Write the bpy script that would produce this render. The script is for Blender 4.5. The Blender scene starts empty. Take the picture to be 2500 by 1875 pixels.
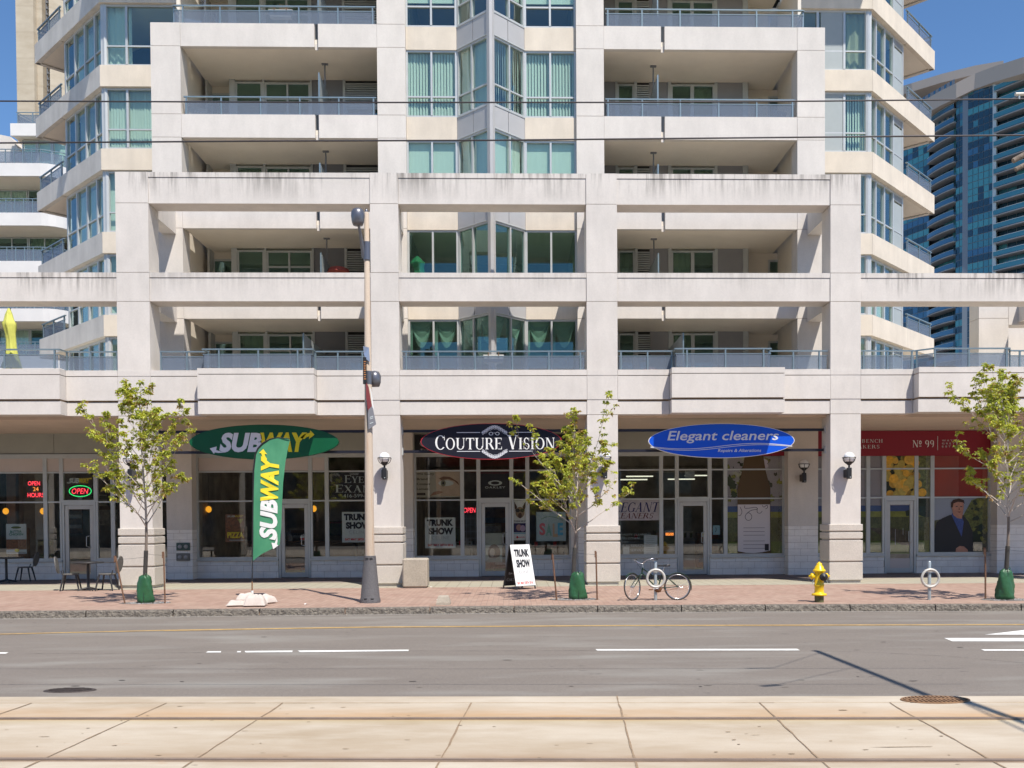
import bpy, math, random
from mathutils import Matrix, Vector
random.seed(7)
sc = bpy.context.scene
COL = sc.collection
rad = math.radians
PI = math.pi

# ---------------------------------------------------------------- camera
F, PPX, PPY = 2350.0, 1318.0, 1321.0          # focal length and principal point, in pixels of the 2500x1875 photograph
CAM = Vector((0, 0, 1.75))
CR = Matrix.Rotation(rad(-1.536), 3, 'Z') @ Matrix.Rotation(PI / 2 - rad(1.19), 3, 'X') @ Matrix.Rotation(-0.006, 3, 'Z')
cd = bpy.data.cameras.new('camera')
cam = bpy.data.objects.new('camera', cd)
COL.objects.link(cam)
cam.matrix_world = Matrix.Translation(CAM) @ CR.to_4x4()
cd.sensor_width = 36
cd.lens = 36 * F / 2500
cd.shift_x = (1250 - PPX) / 2500
cd.shift_y = (PPY - 937.5) / 2500
cd.clip_start = .1
cd.clip_end = 2000
sc.camera = cam

# ---------------------------------------------------------------- world, sun, exposure
KX, KY = .30, .55                                # the sun's travel per metre of fall: to the left and away from the street
sdir = Vector((-KX, KY, -1)).normalized()
EL = math.asin(-sdir.z)
w = bpy.data.worlds.new('World')
sc.world = w
w.use_nodes = True
nt = w.node_tree
nt.nodes.clear()
sky = nt.nodes.new('ShaderNodeTexSky')
sky.sky_type = 'NISHITA'
sky.sun_disc = False
sky.sun_elevation = EL
sky.sun_rotation = math.atan2(-sdir.x, -sdir.y)
sky.altitude = 100
sky.air_density = .85
sky.dust_density = .0
sky.ozone_density = 3.2
bg = nt.nodes.new('ShaderNodeBackground')
bg.inputs[1].default_value = .12
wo = nt.nodes.new('ShaderNodeOutputWorld')
hs = nt.nodes.new('ShaderNodeHueSaturation')
hs.inputs['Saturation'].default_value = 1.12
nt.links.new(sky.outputs[0], hs.inputs['Color'])
nt.links.new(hs.outputs[0], bg.inputs[0])
nt.links.new(bg.outputs[0], wo.inputs[0])
sd = bpy.data.lights.new('sun', 'SUN')
sd.energy = 4.4
sd.angle = rad(.53)
sd.color = (1, .94, .85)
sun = bpy.data.objects.new('sun', sd)
COL.objects.link(sun)
sun.rotation_euler = sdir.to_track_quat('-Z', 'Y').to_euler()
sc.view_settings.view_transform = 'Standard'
sc.view_settings.look = 'None'
sc.view_settings.exposure = .53
sc.view_settings.gamma = 1
sc.render.engine = 'CYCLES'
sc.cycles.use_denoising = True
sc.cycles.max_bounces = 8
sc.cycles.transparent_max_bounces = 16
sc.cycles.sample_clamp_indirect = 6


def ray(px, py):
    return CR @ Vector(((px - PPX) / F, -(py - PPY) / F, -1))


def UY(px, py, Y):                               # what the photograph shows at (px, py), on the wall plane y = Y
    d = ray(px, py)
    p = CAM + d * (Y / d.y)
    return p.x, p.z


def UZ(px, py, Z=.05):                           # the same, on the level z = Z
    d = ray(px, py)
    p = CAM + d * ((Z - CAM.z) / d.z)
    return p.x, p.y


def wx(px, Y, py=1250):
    return UY(px, py, Y)[0]


def wz(py, Y, px=1250):
    return UY(px, py, Y)[1]


def RC(a, b, c, d, Y):                           # rectangle: left, top, right, bottom -> x0, x1, z0, z1
    m, n = (a + c) / 2, (b + d) / 2
    return wx(a, Y, n), wx(c, Y, n), wz(d, Y, m), wz(b, Y, m)


# ---------------------------------------------------------------- materials
MATS = {}


def mat(name, col=(.5, .5, .5), rough=.7, metal=0, nz=None, bump=0, spec=.5, emit=None, alpha=None, trans=None, streak=None, scale=(1, 1, 1), coords='g'):
    """nz: list of (scale, amount, stretch) noise layers that vary the colour; streak: (z of the edge, length, strength) of run-off stains"""
    if name in MATS:
        return MATS[name]
    m = bpy.data.materials.new(name)
    m.use_nodes = True
    t = m.node_tree
    N, L = t.nodes, t.links
    b = N['Principled BSDF']
    b.inputs['Base Color'].default_value = (*col, 1)
    b.inputs['Roughness'].default_value = rough
    b.inputs['Metallic'].default_value = metal
    b.inputs['Specular IOR Level'].default_value = spec
    cur = None
    if nz or bump or streak:
        if coords == 'g':
            src = N.new('ShaderNodeNewGeometry').outputs['Position']
        else:
            src = N.new('ShaderNodeTexCoord').outputs['Object']
    if nz:
        rgb = N.new('ShaderNodeRGB')
        rgb.outputs[0].default_value = (*col, 1)
        cur = rgb.outputs[0]
        for sc_, am, st in nz:
            mp = N.new('ShaderNodeMapping')
            mp.inputs['Scale'].default_value = st
            L.new(src, mp.inputs[0])
            no = N.new('ShaderNodeTexNoise')
            no.inputs['Scale'].default_value = sc_
            no.inputs['Detail'].default_value = 5
            no.inputs['Roughness'].default_value = .6
            L.new(mp.outputs[0], no.inputs['Vector'])
            mr = N.new('ShaderNodeMapRange')
            mr.inputs[1].default_value = .3
            mr.inputs[2].default_value = .7
            mr.inputs[3].default_value = 1 - am
            mr.inputs[4].default_value = 1 + am
            L.new(no.outputs[0], mr.inputs[0])
            mx = N.new('ShaderNodeVectorMath')
            mx.operation = 'SCALE'
            L.new(cur, mx.inputs[0])
            L.new(mr.outputs[0], mx.inputs['Scale'])
            cur = mx.outputs[0]
    if streak:
        zt, ln, stg = streak
        mp = N.new('ShaderNodeMapping')
        mp.inputs['Scale'].default_value = (1, 1, .07)
        L.new(src, mp.inputs[0])
        no = N.new('ShaderNodeTexNoise')
        no.inputs['Scale'].default_value = 9
        no.inputs['Detail'].default_value = 4
        no.inputs['Roughness'].default_value = .65
        L.new(mp.outputs[0], no.inputs['Vector'])
        no2 = N.new('ShaderNodeTexNoise')
        no2.inputs['Scale'].default_value = .55
        L.new(src, no2.inputs['Vector'])
        ad = N.new('ShaderNodeMath')
        ad.operation = 'MULTIPLY_ADD'
        L.new(no2.outputs[0], ad.inputs[0])
        ad.inputs[1].default_value = .8
        L.new(no.outputs[0], ad.inputs[2])
        m1 = N.new('ShaderNodeMapRange')
        m1.inputs[1].default_value = .86
        m1.inputs[2].default_value = 1.12
        L.new(ad.outputs[0], m1.inputs[0])
        sp = N.new('ShaderNodeSeparateXYZ')
        L.new(src, sp.inputs[0])
        m2 = N.new('ShaderNodeMapRange')
        m2.inputs[1].default_value = zt - ln
        m2.inputs[2].default_value = zt
        L.new(sp.outputs[2], m2.inputs[0])
        mu = N.new('ShaderNodeMath')
        mu.operation = 'MULTIPLY'
        L.new(m1.outputs[0], mu.inputs[0])
        L.new(m2.outputs[0], mu.inputs[1])
        mu2 = N.new('ShaderNodeMath')
        mu2.operation = 'MULTIPLY'
        L.new(mu.outputs[0], mu2.inputs[0])
        mu2.inputs[1].default_value = stg
        mx = N.new('ShaderNodeMixRGB')
        L.new(mu2.outputs[0], mx.inputs[0])
        L.new(cur, mx.inputs[1])
        mx.inputs[2].default_value = (.13, .115, .1, 1)
        cur = mx.outputs[0]
    if cur is not None:
        L.new(cur, b.inputs['Base Color'])
    if bump:
        no = N.new('ShaderNodeTexNoise')
        no.inputs['Scale'].default_value = bump[0]
        no.inputs['Detail'].default_value = 6
        L.new(src, no.inputs['Vector'])
        bp = N.new('ShaderNodeBump')
        bp.inputs['Strength'].default_value = bump[1]
        bp.inputs['Distance'].default_value = .02
        L.new(no.outputs[0], bp.inputs['Height'])
        L.new(bp.outputs[0], b.inputs['Normal'])
    if emit:
        b.inputs['Emission Color'].default_value = (*col, 1)
        b.inputs['Emission Strength'].default_value = emit
    if trans:
        b.inputs['Transmission Weight'].default_value = trans
    MATS[name] = m
    return m


def glass(name, tint, refl, rough=.0, rcol=(1, 1, 1)):
    """window pane: lets tinted light through, mirrors the rest"""
    m = bpy.data.materials.new(name)
    m.use_nodes = True
    N, L = m.node_tree.nodes, m.node_tree.links
    N.clear()
    o = N.new('ShaderNodeOutputMaterial')
    tr = N.new('ShaderNodeBsdfTransparent')
    tr.inputs[0].default_value = (*tint, 1)
    gl = N.new('ShaderNodeBsdfGlossy')
    gl.inputs[0].default_value = (*rcol, 1)
    gl.inputs['Roughness'].default_value = rough
    lw = N.new('ShaderNodeLayerWeight')
    lw.inputs[0].default_value = .1
    mr = N.new('ShaderNodeMapRange')
    mr.inputs[3].default_value = refl
    mr.inputs[4].default_value = 1
    L.new(lw.outputs['Facing'], mr.inputs[0])
    mi = N.new('ShaderNodeMixShader')
    L.new(mr.outputs[0], mi.inputs[0])
    L.new(tr.outputs[0], mi.inputs[1])
    L.new(gl.outputs[0], mi.inputs[2])
    L.new(mi.outputs[0], o.inputs[0])
    MATS[name] = m
    return m


U3 = (1, 1, 1)
CW = (.612, .568, .522)
m_conc = mat('precast_concrete', CW, .85, nz=[(.7, .06, U3), (3.5, .05, (1, 1, .35)), (22, .035, U3), (120, .05, U3)], bump=(140, .12))
m_conc_t = mat('stained_concrete_top', CW, .85, nz=[(.7, .06, U3), (3.5, .05, (1, 1, .35)), (22, .035, U3), (120, .05, U3)], bump=(140, .12), streak=(10.86, .75, .75))
m_conc_m = mat('stained_concrete_middle', CW, .85, nz=[(.7, .06, U3), (3.5, .05, (1, 1, .35)), (22, .035, U3), (120, .05, U3)], bump=(140, .12), streak=(8.27, .6, .3))
m_conc_s = mat('stained_concrete_side', CW, .85, nz=[(.7, .06, U3), (3.5, .05, (1, 1, .35)), (22, .035, U3), (120, .05, U3)], bump=(140, .12), streak=(8.27, .75, .85))
m_base = mat('sandblasted_concrete', (.55, .5, .44), .9, nz=[(60, .16, U3), (200, .14, U3), (2, .05, U3)], bump=(160, .5))
m_cream = mat('cream_spandrel', (.63, .555, .46), .85, nz=[(1.5, .07, U3), (30, .04, U3), (3, .06, (1, 1, .15))], bump=(120, .1))
m_side = mat('grey_spandrel', (.58, .55, .5), .85, nz=[(1.5, .08, U3), (30, .04, U3), (3, .09, (1, 1, .15))], bump=(120, .1))
m_soff = mat('soffit', (.74, .67, .57), .9, nz=[(1.2, .05, U3), (50, .05, U3)])
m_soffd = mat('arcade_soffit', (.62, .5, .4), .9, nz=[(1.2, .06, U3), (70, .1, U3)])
m_alu = mat('window_metal', (.5, .51, .5), .4, .3, nz=[(3, .05, U3)])
m_alus = mat('shopfront_metal', (.5, .53, .53), .4, .35, nz=[(3, .05, U3)])
m_rail = mat('rail_metal', (.24, .3, .32), .35, .5)
m_mull = mat('panel_metal', (.45, .44, .435), .5, .2, nz=[(2, .04, U3)])
m_greyp = mat('grey_panel', (.33, .365, .37), .6, nz=[(3, .04, U3)])
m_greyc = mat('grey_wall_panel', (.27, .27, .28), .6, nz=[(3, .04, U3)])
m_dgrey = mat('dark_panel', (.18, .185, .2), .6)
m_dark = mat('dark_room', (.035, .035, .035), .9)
m_room = mat('room_wall', (.3, .32, .27), .9, nz=[(.8, .4, U3)])
m_shopdark = mat('shop_interior_wall', (.34, .3, .24), .9, nz=[(1.5, .5, U3)])
m_floor = mat('shop_floor', (.25, .22, .2), .5)
m_header = mat('header_panel', (.34, .35, .31), .7, nz=[(2, .04, U3)])
m_transom = mat('transom_panel', (.55, .48, .44), .7, nz=[(2, .04, U3)])
m_cur = mat('curtain_cloth', (.82, .84, .8), .9, nz=[(3, .05, (6, 6, .3))])
m_cur2 = mat('curtain_beige', (.5, .46, .36), .9)
m_block = mat('block_wall', (.85, .8, .74), .85, nz=[(2.5, .08, (1, 1, 2)), (60, .08, U3)], bump=(90, .3))
m_pane = glass('teal_glass', (.83, .905, .865), .05, rcol=(.85, .95, .95))
m_paned = glass('green_glass', (.72, .84, .79), .07, rcol=(.6, .85, .85))
m_shopg = glass('shop_glass', (.94, .95, .935), .06)
m_railg = bpy.data.materials.new('railing_glass')          # faintly milky safety glass
m_railg.use_nodes = True
_n, _l = m_railg.node_tree.nodes, m_railg.node_tree.links
_n['Principled BSDF'].inputs['Base Color'].default_value = (.33, .38, .46, 1)
_n['Principled BSDF'].inputs['Roughness'].default_value = .12
_t = _n.new('ShaderNodeBsdfTransparent')
_t.inputs[0].default_value = (.62, .67, .72, 1)
_m = _n.new('ShaderNodeMixShader')
_m.inputs[0].default_value = .3
_l.new(_t.outputs[0], _m.inputs[1])
_l.new(_n['Principled BSDF'].outputs[0], _m.inputs[2])
_l.new(_m.outputs[0], _n['Material Output'].inputs[0])
m_black = mat('black_paint', (.018, .018, .02), .45)
m_white = mat('white_paint', (.78, .78, .76), .5)
m_whitew = mat('white_building_render', (.68, .66, .64), .85, nz=[(1, .05, U3)])
m_road_w = mat('road_paint_white', (.75, .74, .7), .7, nz=[(14, .1, U3)])
m_road_o = mat('road_paint_orange', (.42, .27, .1), .7, nz=[(14, .25, U3), (3, .2, U3)])


# ---------------------------------------------------------------- mesh builder
class MB:
    def __init__(s):
        s.v, s.f, s.k, s.sm, s.mats = [], [], [], [], []

    def mi(s, m):
        if m not in s.mats:
            s.mats.append(m)
        return s.mats.index(m)

    def add(s, vs, fs, m, smooth=False, M=None):
        o = len(s.v)
        s.v += [tuple(M @ Vector(p)) if M else tuple(p) for p in vs]
        k = s.mi(m)
        for f in fs:
            s.f.append([o + i for i in f])
            s.k.append(k)
            s.sm.append(smooth)
        return s

    def box(s, x0, x1, y0, y1, z0, z1, m, M=None):
        x0, x1 = min(x0, x1), max(x0, x1)
        y0, y1 = min(y0, y1), max(y0, y1)
        z0, z1 = min(z0, z1), max(z0, z1)
        v = [(x, y, z) for z in (z0, z1) for y in (y0, y1) for x in (x0, x1)]
        return s.add(v, [(0, 2, 3, 1), (4, 5, 7, 6), (0, 1, 5, 4), (1, 3, 7, 5), (3, 2, 6, 7), (2, 0, 4, 6)], m, False, M)

    def bbox(s, x0, x1, y0, y1, z0, z1, m, b=.02, M=None):
        """box with chamfered edges"""
        x0, x1 = min(x0, x1), max(x0, x1)
        y0, y1 = min(y0, y1), max(y0, y1)
        c = [(x0 + b, y0), (x1 - b, y0), (x1, y0 + b), (x1, y1 - b), (x1 - b, y1), (x0 + b, y1), (x0, y1 - b), (x0, y0 + b)]
        xm, ym = (x0 + x1) / 2, (y0 + y1) / 2
        fx, fy = 1 - 2 * b / (x1 - x0), 1 - 2 * b / (y1 - y0)
        i = [(xm + (x - xm) * fx, ym + (y - ym) * fy) for x, y in c]
        rings = [[(x, y, z0) for x, y in i], [(x, y, z0 + b) for x, y in c], [(x, y, z1 - b) for x, y in c], [(x, y, z1) for x, y in i]]
        v = [p for r in rings for p in r]
        f = [[r * 8 + j, r * 8 + (j + 1) % 8, r * 8 + 8 + (j + 1) % 8, r * 8 + 8 + j] for r in range(3) for j in range(8)]
        f += [list(range(7, -1, -1)), list(range(24, 32))]
        return s.add(v, f, m, False, M)

    def prism(s, pts, z0, z1, m, M=None, smooth=False):
        """outline in x, y raised from z0 to z1"""
        n = len(pts)
        v = [(x, y, z0) for x, y in pts] + [(x, y, z1) for x, y in pts]
        s.add(v, [[j, (j + 1) % n, n + (j + 1) % n, n + j] for j in range(n)], m, smooth, M)
        return s.add(v, [list(range(n - 1, -1, -1)), list(range(n, 2 * n))], m, False, M)

    def plate(s, pts, y0, y1, m, M=None):
        """outline in x, z with a thickness from y0 (front) to y1"""
        n = len(pts)
        v = [(x, y0, z) for x, z in pts] + [(x, y1, z) for x, z in pts]
        return s.add(v, [list(range(n)), list(range(2 * n - 1, n - 1, -1))] + [[j, (j + 1) % n, n + (j + 1) % n, n + j] for j in range(n)], m, False, M)

    def tube(s, path, r, m, n=8, M=None, closed=False, smooth=True):
        P = [Vector(p) for p in path]
        R_ = r if isinstance(r, (list, tuple)) else [r] * len(P)
        v, f = [], []
        ref = None
        K = len(P)
        for i, p in enumerate(P):
            if closed:
                d = P[(i + 1) % K] - P[i - 1]
            else:
                d = P[min(i + 1, K - 1)] - P[max(i - 1, 0)]
            d.normalize()
            if ref is None:
                ref = d.orthogonal().normalized()
            ref = (ref - d * ref.dot(d))
            if ref.length < 1e-5:
                ref = d.orthogonal()
            ref.normalize()
            o = d.cross(ref)
            for j in range(n):
                a = 2 * PI * j / n
                v.append(p + (ref * math.cos(a) + o * math.sin(a)) * R_[i])
        for i in range(K if closed else K - 1):
            i2 = (i + 1) % K
            for j in range(n):
                f.append([i * n + j, i * n + (j + 1) % n, i2 * n + (j + 1) % n, i2 * n + j])
        s.add(v, f, m, smooth, M)
        if not closed:
            s.add(v[:n], [list(range(n - 1, -1, -1))], m, False, M)
            s.add(v[-n:], [list(range(n))], m, False, M)
        return s

    def lathe(s, prof, m, c=(0, 0, 0), n=20, M=None, smooth=True, sx=1, sy=1):
        v = [(c[0] + r * sx * math.cos(2 * PI * j / n), c[1] + r * sy * math.sin(2 * PI * j / n), c[2] + z) for r, z in prof for j in range(n)]
        K = len(prof)
        f = [[i * n + j, i * n + (j + 1) % n, (i + 1) * n + (j + 1) % n, (i + 1) * n + j] for i in range(K - 1) for j in range(n)]
        s.add(v, f, m, smooth, M)
        s.add(v[:n], [list(range(n - 1, -1, -1))], m, False, M)
        return s.add(v[-n:], [list(range(n))], m, False, M)

    def ball(s, c, r, m, M=None, n=12, sz=1, sx=1, sy=1):
        pr = [(max(r * math.cos(a), .0005), r * sz * math.sin(a)) for a in [(-PI / 2) + PI * i / n for i in range(n + 1)]]
        return s.lathe(pr, m, c, n * 2, M, True, sx, sy)

    def build(s, name, parent=None, loc=None, **pr):
        me = bpy.data.meshes.new(name)
        me.from_pydata(s.v, [], s.f)
        for m in s.mats:
            me.materials.append(m)
        me.polygons.foreach_set('material_index', s.k)
        me.polygons.foreach_set('use_smooth', s.sm)
        me.update()
        o = bpy.data.objects.new(name, me)
        COL.objects.link(o)
        if parent:
            o.parent = parent
        if loc:
            o.location = loc
        for k, v in pr.items():
            o[k] = v
        return o


def tag(o, label, cat, group=None):
    o['label'] = label
    o['category'] = cat
    if group:
        o['group'] = group
    return o


def thing(name, label, cat, loc=(0, 0, 0), rz=0, group=None):
    o = bpy.data.objects.new(name, None)
    o.empty_display_size = .2
    COL.objects.link(o)
    o.location = loc
    o.rotation_euler = (0, 0, rz)
    return tag(o, label, cat, group)


def dup(root, label, loc, rz=0):
    r = root.copy()
    COL.objects.link(r)
    r.location = loc
    r.rotation_euler = (0, 0, rz)
    r['label'] = label
    for c in list(root.children):
        k = c.copy()
        COL.objects.link(k)
        k.parent = r
        for g in list(c.children):
            q = g.copy()
            COL.objects.link(q)
            q.parent = k
    return r


def BX(name, parent, x0, x1, y0, y1, z0, z1, m, b=0, **k):
    mb = MB()
    (mb.bbox(x0, x1, y0, y1, z0, z1, m, b) if b else mb.box(x0, x1, y0, y1, z0, z1, m))
    return mb.build(name, parent, **k)


# ---------------------------------------------------------------- lettering
TXC = {}


def glyphs(body, bold=0, shear=0, space=1.0, line=1.0):
    key = (body, bold, shear, space)
    if key in TXC:
        return TXC[key]
    c = bpy.data.curves.new('t', 'FONT')
    c.body = body
    c.size = 1
    c.offset = bold
    c.shear = shear
    c.space_character = space
    c.resolution_u = 3
    o = bpy.data.objects.new('t', c)
    COL.objects.link(o)
    dg = bpy.context.evaluated_depsgraph_get()
    me = bpy.data.meshes.new_from_object(o.evaluated_get(dg))
    vs = [(v.co.x, v.co.y) for v in me.vertices]
    fs = [list(p.vertices) for p in me.polygons]
    bpy.data.objects.remove(o)
    bpy.data.curves.remove(c)
    bpy.data.meshes.remove(me)
    x0, x1 = min(v[0] for v in vs), max(v[0] for v in vs)
    y0, y1 = min(v[1] for v in vs), max(v[1] for v in vs)
    vs = [((x - x0) / (x1 - x0), (y - y0) / (y1 - y0)) for x, y in vs]
    TXC[key] = (vs, fs)
    return TXC[key]


def txt(mb, body, rc, y, m, bold=0, shear=0, space=1.0, T=None):
    """fit a word into the rectangle rc = x0, x1, z0, z1 on the plane y"""
    vs, fs = glyphs(body, bold, shear, space)
    x0, x1, z0, z1 = rc
    T = T or (lambda a, b: (a, y, b))
    mb.add([T(x0 + (x1 - x0) * a, z0 + (z1 - z0) * b) for a, b in vs], fs, m)


def s_ring(cx, cy, rx, ry, tx, ty, a0, a1, n=18):
    P = []
    for i in range(n + 1):
        a = rad(a0 + (a1 - a0) * i / n)
        P.append((cx + rx * math.cos(a), cy + ry * math.sin(a), cx + (rx - tx) * math.cos(a), cy + (ry - ty) * math.sin(a)))
    return [[(P[i][0], P[i][1]), (P[i + 1][0], P[i + 1][1]), (P[i + 1][2], P[i + 1][3]), (P[i][2], P[i][3])] for i in range(n)]


def s_bar(x, w_, y0=0, y1=1, s0=1, s1=1, e=.07, h=.045):
    q = [[(x, y0), (x + w_, y0), (x + w_, y1), (x, y1)]]
    if s0:
        q.append([(x - e, y0), (x + w_ + e, y0), (x + w_ + e, y0 + h), (x - e, y0 + h)])
    if s1:
        q.append([(x - e, y1 - h), (x + w_ + e, y1 - h), (x + w_ + e, y1), (x - e, y1)])
    return q


def s_d(x0, y0, x1, y1, w_):
    return [[(x0, y0), (x0 + w_, y0), (x1 + w_, y1), (x1, y1)]]


def s_h(x0, x1, y, h=.05):
    return [[(x0, y), (x1, y), (x1, y + h), (x0, y + h)]]


K_, k_ = .15, .05
SER = {
    'C': (.74, s_ring(.42, .5, .38, .52, .14, .05, 42, 318) + [[(.68, .66), (.72, .66), (.72, 1.0), (.69, 1.0)]]),
    'G': (.82, s_ring(.42, .5, .38, .52, .14, .05, 42, 310) + s_bar(.62, .13, .05, .42, 0, 1) + [[(.68, .68), (.72, .68), (.72, 1.0), (.69, 1.0)]]),
    'O': (.86, s_ring(.43, .5, .4, .52, .14, .05, 0, 360, 28)),
    'Q': (.86, s_ring(.43, .5, .4, .52, .14, .05, 0, 360, 28) + s_d(.7, -.2, .4, .1, .12)),
    'U': (.84, s_bar(.1, K_, .3, 1, 0, 1) + s_bar(.68, k_, .3, 1, 0, 1) + s_ring(.415, .3, .315, .32, .12, .06, 180, 360)),
    'T': (.76, s_bar(.31, K_, 0, 1, 1, 0) + s_h(.04, .73, .94, .06) + [[(.03, .76), (.06, .76), (.1, 1), (.03, 1)], [(.74, .76), (.71, .76), (.67, 1), (.74, 1)]]),
    'R': (.8, s_bar(.1, K_) + s_h(.2, .4, .95) + s_h(.2, .42, .48) + s_ring(.4, .74, .25, .26, .14, .05, -90, 90, 10) + s_d(.64, 0, .36, .5, .17)),
    'P': (.7, s_bar(.1, K_) + s_h(.2, .4, .95) + s_h(.2, .42, .44) + s_ring(.4, .72, .25, .28, .14, .05, -90, 90, 10)),
    'B': (.74, s_bar(.1, K_) + s_h(.2, .4, .95) + s_h(.2, .42, .5) + s_h(.2, .4, 0) + s_ring(.4, .755, .21, .245, .13, .05, -90, 90, 10) + s_ring(.4, .27, .27, .27, .14, .05, -90, 90, 10)),
    'E': (.68, s_bar(.1, K_) + s_h(.2, .6, .95) + s_h(.2, .48, .5) + s_h(.2, .62, 0) + [[(.59, .8), (.62, .8), (.62, 1), (.56, 1)], [(.47, .4), (.5, .4), (.5, .63), (.47, .63)], [(.57, 0), (.65, 0), (.65, .24), (.62, .24)]]),
    'L': (.66, s_bar(.1, K_) + s_h(.2, .6, 0) + [[(.55, 0), (.63, 0), (.63, .24), (.6, .24)]]),
    'V': (.8, s_d(.36, 0, .1, 1, K_) + s_d(.4, 0, .64, 1, k_) + s_h(.02, .32, .955) + s_h(.56, .78, .955)),
    'Y': (.78, s_bar(.31, K_, 0, .46, 1, 0) + s_d(.31, .42, .08, 1, K_) + s_d(.4, .42, .62, 1, k_) + s_h(.0, .3, .955) + s_h(.54, .76, .955)),
    'I': (.36, s_bar(.1, K_)),
    'N': (.86, s_bar(.12, k_) + s_bar(.7, k_, 0, 1, 0, 1) + s_d(.62, 0, .1, 1, K_)),
    'M': (1.0, s_bar(.12, k_) + s_bar(.76, K_) + s_d(.45, .05, .1, 1, K_) + s_d(.5, .05, .78, 1, k_)),
    'A': (.8, s_d(.1, 0, .38, 1, k_) + s_d(.56, 0, .3, 1, K_) + s_h(.2, .62, .32) + s_h(.02, .24, 0) + s_h(.5, .78, 0)),
    'X': (.8, s_d(.54, 0, .1, 1, K_) + s_d(.12, 0, .62, 1, k_) + s_h(.04, .26, 0) + s_h(.5, .76, 0) + s_h(.04, .3, .955) + s_h(.54, .74, .955)),
    'S': (.62, s_ring(.3, .74, .22, .28, .1, .06, 30, 270, 14) + s_ring(.32, .26, .24, .28, .1, .06, -150, 90, 14) + [[(.5, .7), (.53, .7), (.53, 1), (.5, 1)], [(.06, 0), (.09, 0), (.09, .3), (.06, .3)]]),
    'K': (.8, s_bar(.1, K_) + s_d(.25, .45, .6, 1, k_) + s_d(.6, 0, .3, .55, K_)),
    'H': (.84, s_bar(.1, K_) + s_bar(.62, K_) + s_h(.2, .64, .5)),
    'D': (.82, s_bar(.1, K_) + s_h(.2, .4, .95) + s_h(.2, .4, 0) + s_ring(.38, .5, .36, .5, .14, .05, -90, 90, 16)),
    '9': (.62, s_ring(.3, .7, .24, .3, .11, .06, 0, 360, 20) + s_ring(.26, .45, .28, .47, .11, .06, -80, 30, 10)),
    ' ': (.34, []),
}


def serif(mb, word, rc, y, m, caps=1.0, lower=.82, shear=0, tr=0.0, T=None, heavy=1.0):
    """engraved-style roman capitals drawn stroke by stroke; the first letter of each word is taller"""
    T = T or (lambda a, d, b: (a, y - d, b))
    adv, items, first = 0, [], True
    for ch in word:
        wd, qs = SER[ch]
        sz = caps if first else lower
        items.append((adv, sz, qs))
        adv += wd * sz + tr
        first = ch == ' '
    x0, x1, z0, z1 = rc
    sx, sz_ = (x1 - x0) / adv, (z1 - z0)
    n = 0
    for a, s_, qs in items:
        for q in qs:
            n += 1
            d = (n % 4) * .0004
            mb.add([T(x0 + (a + px * s_ + shear * py * s_) * sx, d, z0 + py * s_ * sz_) for px, py in q], [[0, 1, 2, 3]], m)


# ---------------------------------------------------------------- ground, road, track bed, pavement
ZS, ZR = .05, -.08


def nodes_of(name, rough=.85):
    m = bpy.data.materials.new(name)
    m.use_nodes = True
    m.node_tree.nodes['Principled BSDF'].inputs['Roughness'].default_value = rough
    MATS[name] = m
    return m, m.node_tree.nodes, m.node_tree.links


def pos(N, L, scale=(1, 1, 1), rot=0, coords='g'):
    s = N.new('ShaderNodeNewGeometry').outputs['Position'] if coords == 'g' else N.new('ShaderNodeTexCoord').outputs['Object']
    mp = N.new('ShaderNodeMapping')
    mp.inputs['Scale'].default_value = scale
    mp.inputs['Rotation'].default_value = (0, 0, rot)
    L.new(s, mp.inputs[0])
    return mp.outputs[0]


def noise(N, L, v, sc_, det=5, lo=.3, hi=.7, a=0, b=1, rough=.6):
    n = N.new('ShaderNodeTexNoise')
    n.inputs['Scale'].default_value = sc_
    n.inputs['Detail'].default_value = det
    n.inputs['Roughness'].default_value = rough
    L.new(v, n.inputs['Vector'])
    r = N.new('ShaderNodeMapRange')
    for i, q in zip((1, 2, 3, 4), (lo, hi, a, b)):
        r.inputs[i].default_value = q
    L.new(n.outputs[0], r.inputs[0])
    return r.outputs[0]


def mixc(N, L, fac, c1, c2):
    x = N.new('ShaderNodeMixRGB')
    for i, q in ((0, fac), (1, c1), (2, c2)):
        if hasattr(q, 'links'):
            L.new(q, x.inputs[i])
        elif i == 0:
            x.inputs[0].default_value = q
        else:
            x.inputs[i].default_value = (*q, 1)
    return x.outputs[0]


def mathn(N, L, op, a, b=None):
    x = N.new('ShaderNodeMath')
    x.operation = op
    for i, q in ((0, a), (1, b)):
        if q is None:
            continue
        if hasattr(q, 'links'):
            L.new(q, x.inputs[i])
        else:
            x.inputs[i].default_value = q
    return x.outputs[0]


# asphalt
m_asph, N, L = nodes_of('asphalt', .8)
g = pos(N, L)
c = mixc(N, L, noise(N, L, pos(N, L, (.25, 1, 1)), .9, 4), (.135, .114, .093), (.185, .159, .131))
c = mixc(N, L, noise(N, L, g, 260, 3, .35, .65, 0, .55), c, (.36, .31, .27))
c = mixc(N, L, noise(N, L, g, 90, 4, .5, .7, 0, .5), c, (.06, .05, .045))
c = mixc(N, L, noise(N, L, g, 34, 5, .35, .7, 0, .38, .8), c, (.085, .072, .064))
c = mixc(N, L, noise(N, L, g, 55, 4, .55, .75, 0, .5, .8), c, (.3, .26, .23))
c = mixc(N, L, noise(N, L, pos(N, L, (.28, 1.1, 1)), 1.1, 3, .5, .75, 0, .75), c, (.28, .265, .235))        # dusty pale patches along the wheel tracks
c = mixc(N, L, noise(N, L, pos(N, L, (1, 3.2, 1)), 3.1, 3, .70, .735, 0, .75), c, (.05, .045, .042))   # patches and tar
L.new(c, N['Principled BSDF'].inputs['Base Color'])
bp = N.new('ShaderNodeBump')
bp.inputs['Strength'].default_value = .35
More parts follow.
